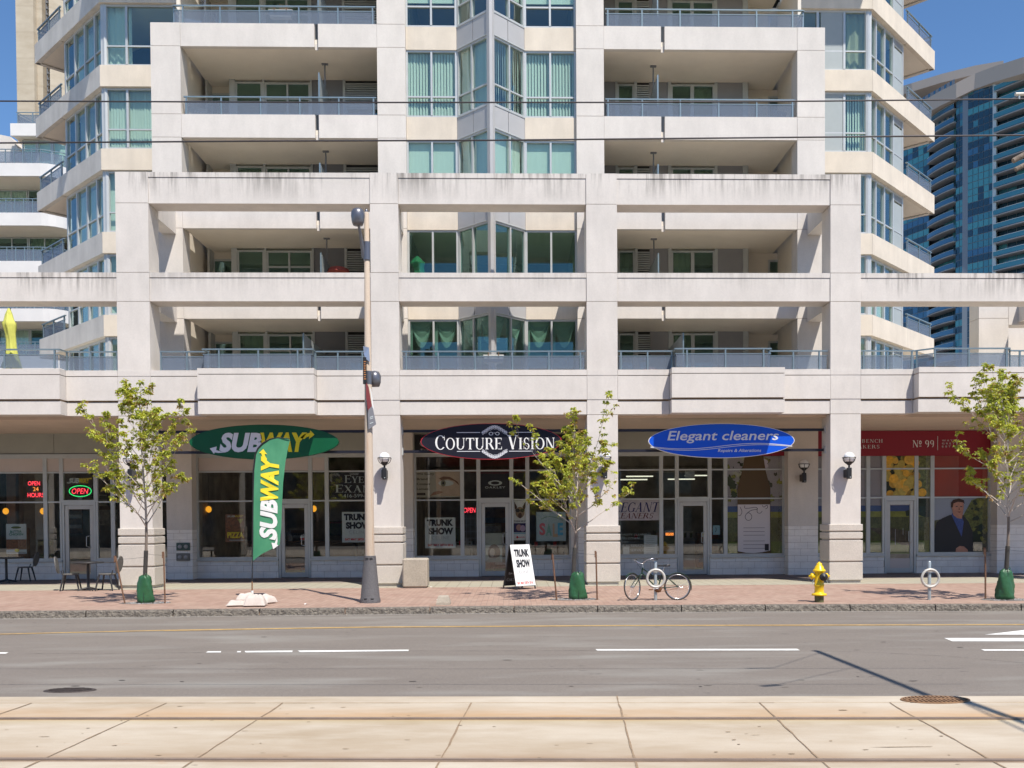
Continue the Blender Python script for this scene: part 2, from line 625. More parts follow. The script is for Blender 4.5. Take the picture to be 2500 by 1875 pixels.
bp.inputs['Distance'].default_value = .01
L.new(noise(N, L, g, 180, 3), bp.inputs['Height'])
L.new(bp.outputs[0], N['Principled BSDF'].inputs['Normal'])

# red brick paving, laid in a grid of small pavers
m_brick, N, L = nodes_of('brick_paving', .85)
bt = N.new('ShaderNodeTexBrick')
bt.offset = .5
bt.inputs['Scale'].default_value = 1
bt.inputs['Mortar Size'].default_value = .006
bt.inputs['Mortar Smooth'].default_value = .3
bt.inputs['Bias'].default_value = 0
bt.inputs['Brick Width'].default_value = .23
bt.inputs['Row Height'].default_value = .115
bt.inputs['Color1'].default_value = (.285, .175, .13, 1)
bt.inputs['Color2'].default_value = (.37, .24, .185, 1)
bt.inputs['Mortar'].default_value = (.2, .13, .11, 1)
L.new(pos(N, L, (1, 1, 1), PI / 2), bt.inputs['Vector'])
c = mixc(N, L, noise(N, L, pos(N, L), 1.3, 4, .3, .7, 0, .35), bt.outputs[0], (.47, .37, .29))
c = mixc(N, L, noise(N, L, pos(N, L), 70, 3, .5, .75, 0, .4), c, (.28, .18, .15))
L.new(c, N['Principled BSDF'].inputs['Base Color'])
# grey paving under the arcade edge
m_gpav, N, L = nodes_of('grey_paving', .85)
bt = N.new('ShaderNodeTexBrick')
bt.offset = 0
bt.inputs['Scale'].default_value = 1
bt.inputs['Mortar Size'].default_value = .01
bt.inputs['Brick Width'].default_value = .3
bt.inputs['Row Height'].default_value = .3
bt.inputs['Color1'].default_value = (.33, .31, .24, 1)
bt.inputs['Color2'].default_value = (.37, .35, .27, 1)
bt.inputs['Mortar'].default_value = (.2, .17, .13, 1)
L.new(pos(N, L), bt.inputs['Vector'])
L.new(mixc(N, L, noise(N, L, pos(N, L), 1.5, 4, .3, .7, 0, .3), bt.outputs[0], (.45, .38, .3)), N['Principled BSDF'].inputs['Base Color'])

# light concrete track slab; stains follow the rails (object coordinates: y = 0 at the far edge)
m_track, N, L = nodes_of('track_concrete', .75)
g = pos(N, L, coords='o')
sp = N.new('ShaderNodeSeparateXYZ')
L.new(g, sp.inputs[0])
c = mixc(N, L, noise(N, L, pos(N, L, (.3, 1, 1), coords='o'), 1.2, 5), (.36, .28, .19), (.54, .47, .375))
c = mixc(N, L, noise(N, L, g, 60, 5, .4, .75, 0, .3, .8), c, (.33, .26, .18))
c = mixc(N, L, noise(N, L, pos(N, L, (.5, 1, 1), coords='o'), 4, 6, .45, .75, 0, .3), c, (.62, .57, .48))


def band(y0, w1, w2):
    """1 at the rail line y0, fading over w1 on the far side and w2 on the near side"""
    a = mathn(N, L, 'SUBTRACT', sp.outputs[1], y0)
    up = N.new('ShaderNodeMapRange')
    up.inputs[1].default_value = 0
    up.inputs[2].default_value = w1
    up.inputs[3].default_value = 1
    up.inputs[4].default_value = 0
    L.new(a, up.inputs[0])
    dn = N.new('ShaderNodeMapRange')
    dn.inputs[1].default_value = -w2
    dn.inputs[2].default_value = 0
    L.new(a, dn.inputs[0])
    return mathn(N, L, 'MULTIPLY', up.outputs[0], dn.outputs[0])


wob = noise(N, L, pos(N, L, (.35, 1.5, 1), coords='o'), 2.5, 3, .3, .7, .35, 1)
c = mixc(N, L, mathn(N, L, 'MULTIPLY', band(-1.09, .62, .12), mathn(N, L, 'MULTIPLY', wob, .9)), c, (.45, .25, .1))
c = mixc(N, L, mathn(N, L, 'MULTIPLY', band(-2.55, .3, .12), mathn(N, L, 'MULTIPLY', wob, 1.0)), c, (.27, .155, .08))
c = mixc(N, L, mathn(N, L, 'MULTIPLY', band(-1.13, .02, .25), .3), c, (.42, .33, .12))
c = mixc(N, L, mathn(N, L, 'MULTIPLY', band(-2.2, .35, .35), .25), c, (.36, .27, .18))
c = mixc(N, L, noise(N, L, pos(N, L, (1, 2.5, 1), coords='o'), 2.2, 5, .66, .72, 0, .35), c, (.4, .25, .14))
L.new(c, N['Principled BSDF'].inputs['Base Color'])
m_joint = mat('joint_dirt', (.27, .19, .12), .9, nz=[(9, .25, U3)])
m_gran, N, L = nodes_of('granite_kerb', .9)
g = pos(N, L)
c = mixc(N, L, noise(N, L, g, 14, 6), (.12, .1, .085), (.32, .28, .23))
c = mixc(N, L, noise(N, L, g, 75, 4, .52, .7, 0, .4), c, (.4, .36, .3))
L.new(c, N['Principled BSDF'].inputs['Base Color'])
bp = N.new('ShaderNodeBump')
bp.inputs['Strength'].default_value = .9
bp.inputs['Distance'].default_value = .06
L.new(noise(N, L, g, 16, 5), bp.inputs['Height'])
L.new(bp.outputs[0], N['Principled BSDF'].inputs['Normal'])

m_ground = mat('far_ground', (.2, .19, .17), .9, nz=[(.3, .1, U3)])
BX('ground', None, -500, 500, -500, 700, -1.5, -.35, m_ground, kind='structure')

KERB = [(-60, 17.2), (-16, 18.6), (-10, 18.87), (-5, 19.0), (0, 19.13), (5, 18.97), (10, 18.66), (16, 18.25), (60, 15.4)]
# road surface runs from the far pavement to past the near side
mb = MB()
mb.box(-60, 60, -14, 21, -.34, ZR, m_asph)
mb.build('road', kind='structure')
mb = MB()
mb.prism([(x, y + .17) for x, y in KERB] + [(60, 40), (-60, 40)], -.3, ZS, m_brick)
mb.build('pavement', kind='structure')
mb = MB()
n = len(KERB)
for i in range(n - 1):
    (x0, y0), (x1, y1) = KERB[i], KERB[i + 1]
    L_ = int(abs(x1 - x0) / 1.8) + 1
    for j in range(L_):
        a, b = j / L_, (j + 1) / L_ - .004
        p = [(x0 + (x1 - x0) * t, y0 + (y1 - y0) * t) for t in (a, b)]
        # rough granite stones with a smoother top arris
        (ax, ay), (bx_, by_) = p
        o = random.uniform(-.006, .006)
        v = [(ax, ay + o, -.3), (bx_, by_ + o, -.3), (bx_, by_ + .03, -.3 + .33), (ax, ay + .03, -.3 + .33), (ax, ay + .05, ZS + .005), (bx_, by_ + .05, ZS + .005), (bx_, by_ + .2, ZS + .005), (ax, ay + .2, ZS + .005)]
        mb.add(v, [(0, 1, 2, 3), (3, 2, 5, 4), (4, 5, 6, 7)], m_gran)
mb.build('kerb', kind='structure')
BX('paving_strip', None, -60, 60, 24.95, 27.3, ZS - .02, ZS + .004, m_gpav, kind='structure')
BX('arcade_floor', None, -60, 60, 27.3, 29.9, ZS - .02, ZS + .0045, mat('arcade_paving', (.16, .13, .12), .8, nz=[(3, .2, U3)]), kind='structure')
# pale concrete gutter line at the kerb foot
mb = MB()
for i in range(n - 1):
    (x0, y0), (x1, y1) = KERB[i], KERB[i + 1]
    mb.add([(x0, y0 - .05, ZR + .004), (x1, y1 - .05, ZR + .004), (x1, y1 + .01, ZR + .004), (x0, y0 + .01, ZR + .004)], [(0, 1, 2, 3)], mat('gutter_grit', (.42, .39, .35), .9, nz=[(20, .15, U3)]))
mb.build('gutter', kind='structure')

# track bed: slabs in its own frame, turned slightly against the building line
TA = math.atan(-.055)
TO = (0, 9.60, 0)
EDGE, R1, R2 = 0, -1.11, -2.59
tb = MB()
jx = []


def to_track(x, y):
    dx, dy = x - TO[0], y - TO[1]
    return dx * math.cos(TA) + dy * math.sin(TA), -dx * math.sin(TA) + dy * math.cos(TA)


tb.box(-40, 40, -13, -.36, -.3, -.001, m_track)
tb.bbox(-40, 40, -.355, 0, -.3, 0, m_track, .012)
o = tb.build('track_bed', loc=TO, kind='structure')
o.rotation_euler = (0, 0, TA)
jm = MB()
for (a, b) in (((680, 1719), (455, 1875)), ((375, 1719), (135, 1857)), ((1135, 1720), (1083, 1875)), ((1491, 1699), (1571, 1857)), ((1838, 1716), (2012, 1845)), ((2155, 1716), (2425, 1847)), ((66, 1720), (0, 1745))):
    p, q = to_track(*UZ(*a, 0)), to_track(*UZ(*b, 0))
    sl = (q[0] - p[0]) / (q[1] - p[1])
    xm = (p[0] + q[0]) / 2
    jx.append(xm)
    far = p[1] > -.2
    pts = []
    y = (-.0 if far else -.36)
    prev = None
    while y > -6:
        x = xm + random.uniform(-.006, .006)
        if prev:
            w0 = random.uniform(.004, .009)
            jm.add([(prev[0] - w0, prev[1], .004), (x - w0, y, .004), (x + w0, y, .004), (prev[0] + w0, prev[1], .004)], [(0, 1, 2, 3)], m_joint)
        prev = (x, y)
        y -= .22
x = -20
while x < 20:
    jm.add([(x, -.363, .004), (x + .5, -.366 + random.uniform(-.006, .006), .004), (x + .5, -.35, .004), (x, -.35, .004)], [(0, 1, 2, 3)], m_joint)
    x += .5
o = jm.build('slab_joint', loc=TO, kind='structure')
o.rotation_euler = (0, 0, TA)
m_steel = mat('worn_steel', (.36, .27, .21), .45, .5, nz=[(6, .15, U3)])
m_groove = mat('rail_groove', (.05, .035, .03), .8)
for y, lb in ((R1, 'steel tram rail set in the concrete, farther from the camera'), (R2, 'steel tram rail set in the concrete, nearest the camera at the bottom of the photo')):
    mb = MB()
    mb.box(-40, 40, y - .02, y + .0, .001, .006, m_groove)
    mb.box(-40, 40, y + .0, y + .045, .001, .009, m_steel)
    mb.box(-40, 40, y - .032, y - .02, .001, .008, m_steel)
    if y == R2:
        mb.box(-40, 40, y + .045, y + .06, .001, .004, m_groove)
    o = tag(mb.build('tram_rail', loc=TO), lb, 'rail', 'tram rails in the road')
    o.rotation_euler = (0, 0, TA)


# road markings
def marks(name, quads, m, z=ZR + .005):
    mb = MB()
    for q in quads:
        mb.add([(*UZ(px, py, z), z) for px, py in q], [list(range(len(q)))], m)
    return mb.build(name, kind='structure')


marks('orange_line', [[(-60, 1548.5), (400, 1537.8), (400, 1539.6), (-60, 1550.3)], [(400, 1537.8), (900, 1529.6), (900, 1532.1), (400, 1540.3)], [(900, 1529.6), (1500, 1526), (1500, 1528.3), (900, 1532.1)], [(1500, 1526), (2600, 1523.3), (2600, 1525.6), (1500, 1528.3)]], m_road_o)
dashes = [[(-60, 1592.5), (21, 1592.5), (14, 1595.8), (-60, 1595.8)], [(507, 1590), (540, 1589.6), (539, 1592.8), (503, 1593)], [(580, 1589.5), (589, 1589.5), (587, 1592.5), (578, 1592.5)], [(597, 1589.2), (715, 1588.2), (713, 1592), (600, 1592.8)], [(727, 1588.2), (998, 1586), (997, 1589.3), (733, 1592)],
          [(1454, 1584.6), (1946, 1583.8), (1953, 1587.8), (1458, 1588.3)], [(2395, 1585.2), (2620, 1585.2), (2620, 1588.6), (2403, 1588.6)], [(2305, 1557.5), (2620, 1557.8), (2620, 1565.5), (2325, 1565.5)]]
for q in dashes:
    marks('lane_marking', [q], m_road_w)
marks('arrow_marking', [[(2404, 1549.3), (2500, 1538), (2500, 1549.5), (2488, 1549.3)], [(2500, 1538), (2560, 1531), (2560, 1549.5), (2500, 1549.5)]], m_road_w)
# cracks in the asphalt, drips and scuffs on the slab
rg = random.Random(4)
m_crack = mat('crack_fill', (.05, .043, .038), .9)
for pts in ([(1983, 1589), (2150, 1594), (2320, 1603), (2500, 1619)], [(998, 1589.5), (1230, 1589.5), (1454, 1588)], [(60, 1596), (300, 1595.5), (500, 1593)]):
    mb = MB()
    for i in range(len(pts) - 1):
        p, q = Vector(UZ(*pts[i], ZR)), Vector(UZ(*pts[i + 1], ZR))
        k_n = max(4, int((q - p).length / .12))
        nn_ = Vector((-(q - p).y, (q - p).x)).normalized()
        prev = None
        for j in range(k_n + 1):
            c0 = p.lerp(q, j / k_n) + nn_ * (rg.uniform(-.012, .012) if 0 < j < k_n else 0)
            if prev is not None:
                w0 = rg.uniform(.002, .006)
                mb.add([(prev.x - nn_.x * w0, prev.y - nn_.y * w0, ZR + .004), (c0.x - nn_.x * w0, c0.y - nn_.y * w0, ZR + .004), (c0.x + nn_.x * w0, c0.y + nn_.y * w0, ZR + .004), (prev.x + nn_.x * w0, prev.y + nn_.y * w0, ZR + .004)], [(0, 1, 2, 3)], m_crack)
            prev = c0
    mb.build('road_crack', kind='structure')
mb = MB()
for j in range(30):
    px, py = rg.uniform(0, 2500), rg.uniform(1520, 1680)
    x, y = UZ(px, py, ZR)
    a, b = rg.uniform(.015, .06), rg.uniform(.01, .022)
    mb.add([(x + a * math.cos(t_) * rg.uniform(.7, 1.2), y + b * math.sin(t_) * rg.uniform(.7, 1.2), ZR + .004) for t_ in [2 * PI * i / 9 for i in range(9)]], [list(range(9))], m_crack if j % 3 else m_asph)
mb.build('tar_spots', kind='structure')
m_drip = mat('slab_stain', (.3, .22, .14), .8, nz=[(30, .3, U3)])
mb = MB()
for px, py, a, b in [(110, 1799, .05, .008), (597, 1785, .03, .006), (2215, 1824, .28, .008), (1845, 1795, .04, .005), (2058, 1734, .04, .02)] + [(rg.uniform(0, 2500), rg.uniform(1722, 1872), rg.uniform(.006, .03), rg.uniform(.004, .012)) for _ in range(60)]:
    x, y = UZ(px, py, 0)
    mb.add([(x + a * math.cos(t_) * rg.uniform(.7, 1.2), y + b * math.sin(t_) * rg.uniform(.7, 1.2), .004) for t_ in [2 * PI * i / 9 for i in range(9)]], [list(range(9))], m_drip)
mb.build('slab_stains', kind='structure')
# manhole cover and round grate
m_iron = mat('cast_iron', (.07, .055, .05), .6, .4, nz=[(30, .3, U3)], bump=(40, .6))
m_rust = mat('rusty_grate', (.26, .15, .08), .8, .2, nz=[(18, .3, U3)])
cx, cy = UZ(171, 1686, ZR)
mb = MB()
mb.lathe([(.01, .008), (.25, .008), (.275, .006), (.285, .0)], m_iron, (cx, cy, ZR + .002), 32, smooth=False, sy=.5)
for k in range(-4, 5):
    a = math.sqrt(max(.23 ** 2 - (k * .05) ** 2, .001))
    mb.box(cx - a, cx + a, cy + k * .025 - .006, cy + k * .025 + .006, ZR + .009, ZR + .016, m_iron)
tag(mb.build('manhole_cover'), 'dark round iron manhole cover in the asphalt near the left corner', 'manhole cover')
cx, cy = UZ(2283, 1709.5, 0)
mb = MB()
mb.lathe([(.01, .004), (.3, .004), (.315, .012), (.33, .012), (.335, 0)], m_rust, (cx, cy, .001), 32, smooth=False, sy=.55)
for k in range(-7, 8):
    a = math.sqrt(max(.3 ** 2 - (k * .041) ** 2, .001)) * .55
    mb.box(cx + k * .041 - .01, cx + k * .041 + .01, cy - a, cy + a, .006, .016, m_rust)
mb.box(cx - .3, cx + .3, cy - .012, cy + .012, .006, .018, m_rust)
tag(mb.build('drain_grate'), 'round rust brown slotted grate in the edge of the pale track concrete', 'grate')
# ---------------------------------------------------------------- the apartment building
YA, YB, YC, YD, YS = 25.40, 28.10, 30.30, 30.70, 29.70
AX = [(-10.27, -9.43), (-3.70, -2.97), (1.95, 2.76), (8.42, 9.23)]
BXC = [(-10.30, -9.46), (-3.85, -3.04), (1.89, 2.69), (8.34, 9.15)]
BL = [7.64, 10.23, 12.82, 15.41, 18.0, 20.59]
bld = thing('apartment_building', 'pale concrete apartment building with shops behind an arcade and teal windows', 'building', (0, 28, 0))
bld.location = (0, 0, 0)


def col_mesh(mb, x0, x1, y0, y1, z0, z1, m, joints):
    zs = [z0] + [j for j in joints if z0 < j < z1] + [z1]
    for i in range(len(zs) - 1):
        a = zs[i] + (.006 if i else 0)
        b = zs[i + 1] - (.006 if i < len(zs) - 2 else 0)
        mb.box(x0, x1, y0, y1, a, b, m)
    mb.box(x0 + .02, x1 - .02, y0 + .02, y1 - .02, z0, z1 - .01, m_joint)


# front columns with their banded sandblasted feet
for i, (x0, x1) in enumerate(AX + [(14.75, 15.6), (-16.9, -16.05)]):
    top = 10.86 if i < 4 else 8.27
    mb = MB()
    col_mesh(mb, x0, x1, YA, YA + .72, 1.62, top, m_conc_t if i < 4 else m_conc, [4.55, 5.72, 7.52, 8.27, 10.06])
    o = mb.build('column', bld)
    mb = MB()
    for a, b, p in ((.13, .60, .045), (.64, 1.19, .045), (1.23, 1.40, .045), (1.44, 1.62, .045)):
        mb.bbox(x0 - p, x1 + p, YA - p, YA + .72 + p, a, b, m_base, .012)
    mb.box(x0, x1, YA, YA + .72, ZS, 1.60, m_base)
    mb.build('column_foot', o)

# front frame beams
SP = [(AX[0][1], AX[1][0]), (AX[1][1], AX[2][0]), (AX[2][1], AX[3][0])]


def beam(x0, x1, z0, z1, m, y0=YA + .03, y1=YA + .68):
    mb = MB()
    mb.box(x0 + .005, x1 - .005, y0, y1, z0, z1 - .135, m)
    mb.box(x0 + .005, x1 - .005, y0 - .015, y1, z1 - .125, z1, m)
    mb.box(x0 + .005, x1 - .005, y0 + .03, y1 - .02, z1 - .14, z1 - .12, m_joint)
    mb.build('beam', bld)


for a, b in SP:
    beam(a, b, 10.06, 10.86, m_conc_t)
    beam(a, b, 7.53, 8.27, m_conc_m)
for a, b in ((-19, AX[0][0]), (AX[3][1], 19)):
    beam(a, b, 7.53, 8.27, m_conc_s)
# tie beams running back to the second frame
for i, (x0, x1) in enumerate(AX):
    m_ = (x0 + x1) / 2
    for z0, z1 in ((10.06, 10.72), (7.53, 8.13)):
        BX('tie_beam', bld, m_ - .2, m_ + .2, YA + .74, YB - .01, z0, z1, m_conc)

# podium band: fascia, wall and cap, with boxed-out terraces
PB = [(-19.3, wx(146, YA - .36, 950)), (wx(481.5, YA - .36, 950), wx(767, YA - .36, 950)), (wx(1640, YA - .36, 950), wx(1917, YA - .36, 950)), (wx(2243, YA - .36, 950), 16.2)]


def podium(x0, x1, y0, box=False):
    m = m_conc
    mb = MB()
    js = [j for a in AX for j in a if x0 < j < x1] if not box else []
    xs = [x0] + js + [x1]
    for i in range(len(xs) - 1):
        a, b = xs[i] + .004, xs[i + 1] - .004
        mb.box(a, b, y0 + .035, y0 + .5, 4.56, 4.90, m)
        mb.box(a, b, y0, y0 + .5, 4.95, 5.565, m)
        mb.box(a, b, y0, y0 + .5, 5.585, 5.73, m)
    mb.box(x0 + .03, x1 - .03, y0 + .07, y0 + .46, 4.57, 5.70, m_joint)
    return mb.build('podium_parapet', bld)


edges = [-19.3]
for a, b in PB:
    edges += [a, b]
edges.append(19)
for i in range(0, 4):
    podium(PB[i][0], PB[i][1], YA - .36, True)
for a, b in ((PB[0][1], PB[1][0]), (PB[1][1], PB[2][0]), (PB[2][1], PB[3][0])):
    podium(a, b, YA - .012)
mb = MB()
mb.box(-19, 19, YA + .4, 34, 4.50, 4.9, m_soffd)
mb.build('arcade_ceiling', bld)
BX('terrace_floor', bld, -19, 19, YA + .5, 36, 4.95, 5.0, m_soff)


# railings: metal posts and rails with glass below
def railing(path, zb, zt, posts, parent=bld, name='railing'):
    mb, gm = MB(), []
    P = [Vector((x, y, 0)) for x, y in path]
    for i in range(len(P) - 1):
        a, b = P[i], P[i + 1]
        d = (b - a)
        L_ = d.length
        ang = math.atan2(d.y, d.x)
        M = Matrix.Translation(a) @ Matrix.Rotation(ang, 4, 'Z')
        mb.box(-.01, L_ + .01, -.028, .028, zt - .035, zt, m_rail, M)
        mb.box(0, L_, -.012, .012, zt - .155, zt - .135, m_rail, M)
        for t in posts[i]:
            mb.box(t * L_ - .02, t * L_ + .02, -.022, .022, zb, zt - .035, m_rail, M)
        g_ = MB()
        g_.box(.02, L_ - .02, -.004, .004, zb + .03, zt - .16, m_railg, M)
        gm.append(g_)
    o = mb.build(name, parent)
    for g_ in gm:
        g_.build('glass_panel', o)
    return o


def fr(px, a, b, Y, py):
    """photograph columns -> fractions along the run from a to b"""
    return [min(max((wx(p, Y, py) - a) / (b - a), .012), .988) for p in px]


# terrace railings on the podium
yb, yf = YA + .12, YA - .24
ZT, ZB = 6.25, 5.73
xa, xb = PB[0][1] - .06, AX[0][0] - .02
railing([(-19, yf), (xa, yf), (xa + .02, yb)], ZB, ZT + .0, [[.05, .2, .35, .5, .65, .812, .985], []])
railing([(xa + .02, yb), (xb, yb)], ZB, ZT, [fr([161, 221, 287], xa, xb, yb, 880)])
xa, xb = AX[0][1] + .22, PB[1][0] + .16
railing([(xa, yb), (xb, yb)], ZB, ZT, [fr([389, 457, 518], xa, xb, yb, 880)])
xa, xb = PB[1][0] + .12, PB[1][1] - .07
railing([(xa, yb), (xa, yf), (xb, yf), (xb, yb)], ZB, ZT, [[], fr([535, 631, 727], xa, xb, yf, 880), [.8]])
xa, xb = PB[1][1] - .07, AX[1][0] - .02
railing([(xa, yb), (xb, yb)], ZB, ZT, [fr([764, 825, 885], xa, xb, yb, 880)])
xa, xb = AX[1][1] + .06, AX[2][0] - .04
railing([(xa, yb), (xb, yb)], ZB, ZT, [fr([992, 1070, 1160, 1251, 1340, 1417], xa, xb, yb, 880)])
xa, xb = AX[2][1] + .03, PB[2][0] + .12
railing([(xa, yb), (xb, yb)], ZB, ZT, [fr([1516, 1581, 1640], xa, xb, yb, 880)])
xa, xb = PB[2][0] + .12, PB[2][1] - .35
railing([(xa, yb), (xa, yf), (xb, yf), (xb, yb)], ZB, ZT, [[], fr([1677, 1771, 1864], xa, xb, yf, 880), [.5]])
railing([(xb, yb), (AX[3][0] - .04, yb)], ZB, ZT, [fr([1879, 1938, 2003], xb, AX[3][0], yb, 880)])
xa, xb = AX[3][1] + .02, PB[3][0] + .1
railing([(xa, yb), (xb, yb)], ZB, ZT, [fr([2108, 2166, 2226], xa, xb, yb, 880)])
railing([(xb, yb), (xb + .35, yf), (13.1, yf), (13.3, yb)], ZB, ZT, [[.1], fr([2272, 2365, 2457], xb + .35, 13.1, yf, 880), [.9]])
railing([(13.3, yb), (16, yb)], ZB, ZT, [[.1, .5, .9]])

# second frame: columns and parapets of the balcony bays
for i, (x0, x1) in enumerate(BXC + [(13.72, 14.6)]):
    mb = MB()
    top = (16.07, 19, 19, 16.07, 8.1)[i]
    js = []
    for b in BL[:5]:
        js += [b, b + .66]
    col_mesh(mb, x0, x1, YB, YB + .6, 5, top, m_conc, js)
    mb.build('column', bld)


def slab(x0, x1, y0, y1, b):
    BX('floor_slab', bld, x0, x1, y0, y1, b + .05, b + .25, m_soff)


SPL = wx(769, YB, 300), wx(778.5, YB, 300)
SPR = wx(1614.5, YB, 300), wx(1623.5, YB, 300)
for k, b in enumerate(BL[:5]):
    for (x0, x1), (s0, s1) in (((BXC[0][1], BXC[1][0]), SPL), ((BXC[2][1], BXC[3][0]), SPR)):
        slab(x0, x1, YB + .1, 32.5, b)
        for a, c in ((x0 + .005, s0), (s1, x1 - .005)):
            BX('parapet', bld, a, c, YB + .01, YB + .16, b, b + .66, m_conc)
        BX('drain_spout', bld, s0 + .01, s1 - .01, YB + .09, YB + .14, b - .05, b + .12, m_conc)
        # railing behind the parapet top
        L_ = x0 + .06, x1 - .06
        pp = ([447, 538, 634.5, 730.5, 826, 914] if x0 < 0 else [1481, 1569, 1662, 1756, 1849, 1937])
        pa = [(L_[0], YB + .09), (L_[1], YB + .09)]
        if k == 3:
            ends = [(x0 - .2, 30.0), (x0 - .2, YB + .09), (x1 - .06, YB + .09)] if x0 < 0 else [(x0 + .06, YB + .09), (x1 + .2, YB + .09), (x1 + .2, 30.0)]
            if x0 < 0:
                railing(ends, b + .66, b + 1.2, [[.3, .98], fr(pp, ends[1][0], ends[2][0], YB, 250)])
            else:
                railing(ends, b + .66, b + 1.2, [fr(pp, ends[0][0], ends[1][0], YB, 250), [.02, .7]])
        else:
            railing(pa, b + .66, b + 1.2, [fr(pp, L_[0], L_[1], YB, 250)])
        # privacy screen between two balconies
        xm = (s0 + s1) / 2 + (.03 if x0 < 0 else -.12)
        mb = MB()
        mb.box(xm - .02, xm + .02, YB + .2, YB + .24, b + .25, b + 1.95, m_rail)
        mb.box(xm - .012, xm + .012, YB + .24, YC - .1, b + .35, b + 1.93, m_greyp)
        mb.box(xm - .02, xm + .02, YB + 1.1, YB + 1.14, b + 1.9, b + 2.6, m_dgrey)
        mb.box(xm - .09, xm + .09, YB + 1.08, YB + 1.16, b + 2.6, b + 2.64, m_dgrey)
        mb.build('privacy_screen', bld)
    slab(BXC[1][1], BXC[2][0], YB + .3, 32.5, b)
# the terrace level has screens too
for xm in (wx(757, YB, 840), wx(1655, YB, 840)):
    mb = MB()
    mb.box(xm - .02, xm + .02, YB - .9, YB - .86, 5, 7.05, m_rail)
    mb.box(xm - .012, xm + .012, YB - .86, YC, 5.1, 7.03, m_greyp)
    mb.build('privacy_screen', bld)


# ---- windows in a wall frame: x along the wall, y into it
def window(x0, x1, z0, z1, y=0, M=None, mull=(), trans=(), pane=None, cur='flat', fm=None, fw=.055, cm=None, name='window', parent=bld, cy=.2, cz=None, crange=None):
    fm = fm or m_alu
    mb = MB()
    mb.box(x0, x1, y, y + .09, z0, z0 + fw, fm, M)
    mb.box(x0, x1, y, y + .09, z1 - fw, z1, fm, M)
    for i, x in enumerate([x0, x1 - fw] + [q - fw / 2 for q in mull]):
        p = 0 if i < 2 else .012
        mb.box(x, x + fw, y - p, y + .09, z0 + fw, z1 - fw, fm, M)
    for z in trans:
        mb.box(x0 + fw, x1 - fw, y + .008, y + .08, z - .022, z + .022, fm, M)
    o = mb.build(name, parent)
    if pane:
        g_ = MB()
        g_.box(x0 + .01, x1 - .01, y + .05, y + .056, z0 + .01, z1 - .01, pane, M)
        g_.build('pane', o)
    if cur:
        c_ = MB()
        cm = cm or m_cur
        a, b = crange or (x0 + .03, x1 - .03)
        zz = cz if cz is not None else z0
        if cur == 'flat':
            c_.box(a, b, y + cy, y + cy + .01, zz, z1, cm, M)
        elif cur in ('vert', 'drape'):
            st, am = (.085, .055) if cur == 'vert' else (.11, .07)
            n_ = max(2, int((b - a) / st))
            rg = random.Random(int(abs(x0) * 97 + z0 * 13))
            for i in range(n_):
                xx = a + (b - a) * i / n_
                if cur == 'vert':
                    d = am * rg.uniform(.4, 1.1)
                    q = [(xx, y + cy), (xx + st * .82, y + cy + d)]
                    v = [(q[0][0], q[0][1], zz), (q[1][0], q[1][1], zz), (q[1][0], q[1][1], z1 - .05), (q[0][0], q[0][1], z1 - .05)]
                    c_.add(v, [(0, 1, 2, 3)], cm, False, M)
                else:
                    nx = a + (b - a) * (i + 1) / n_
                    y0_, y1_ = (y + cy, y + cy + am) if i % 2 else (y + cy + am, y + cy)
                    c_.add([(xx, y0_, zz), (nx, y1_, zz), (nx, y1_, z1), (xx, y0_, z1)], [(0, 1, 2, 3)], cm, True, M)
        c_.build('curtain', o)
    return o


# balcony back walls
def XC(p):
    return wx(p, YC, 215)


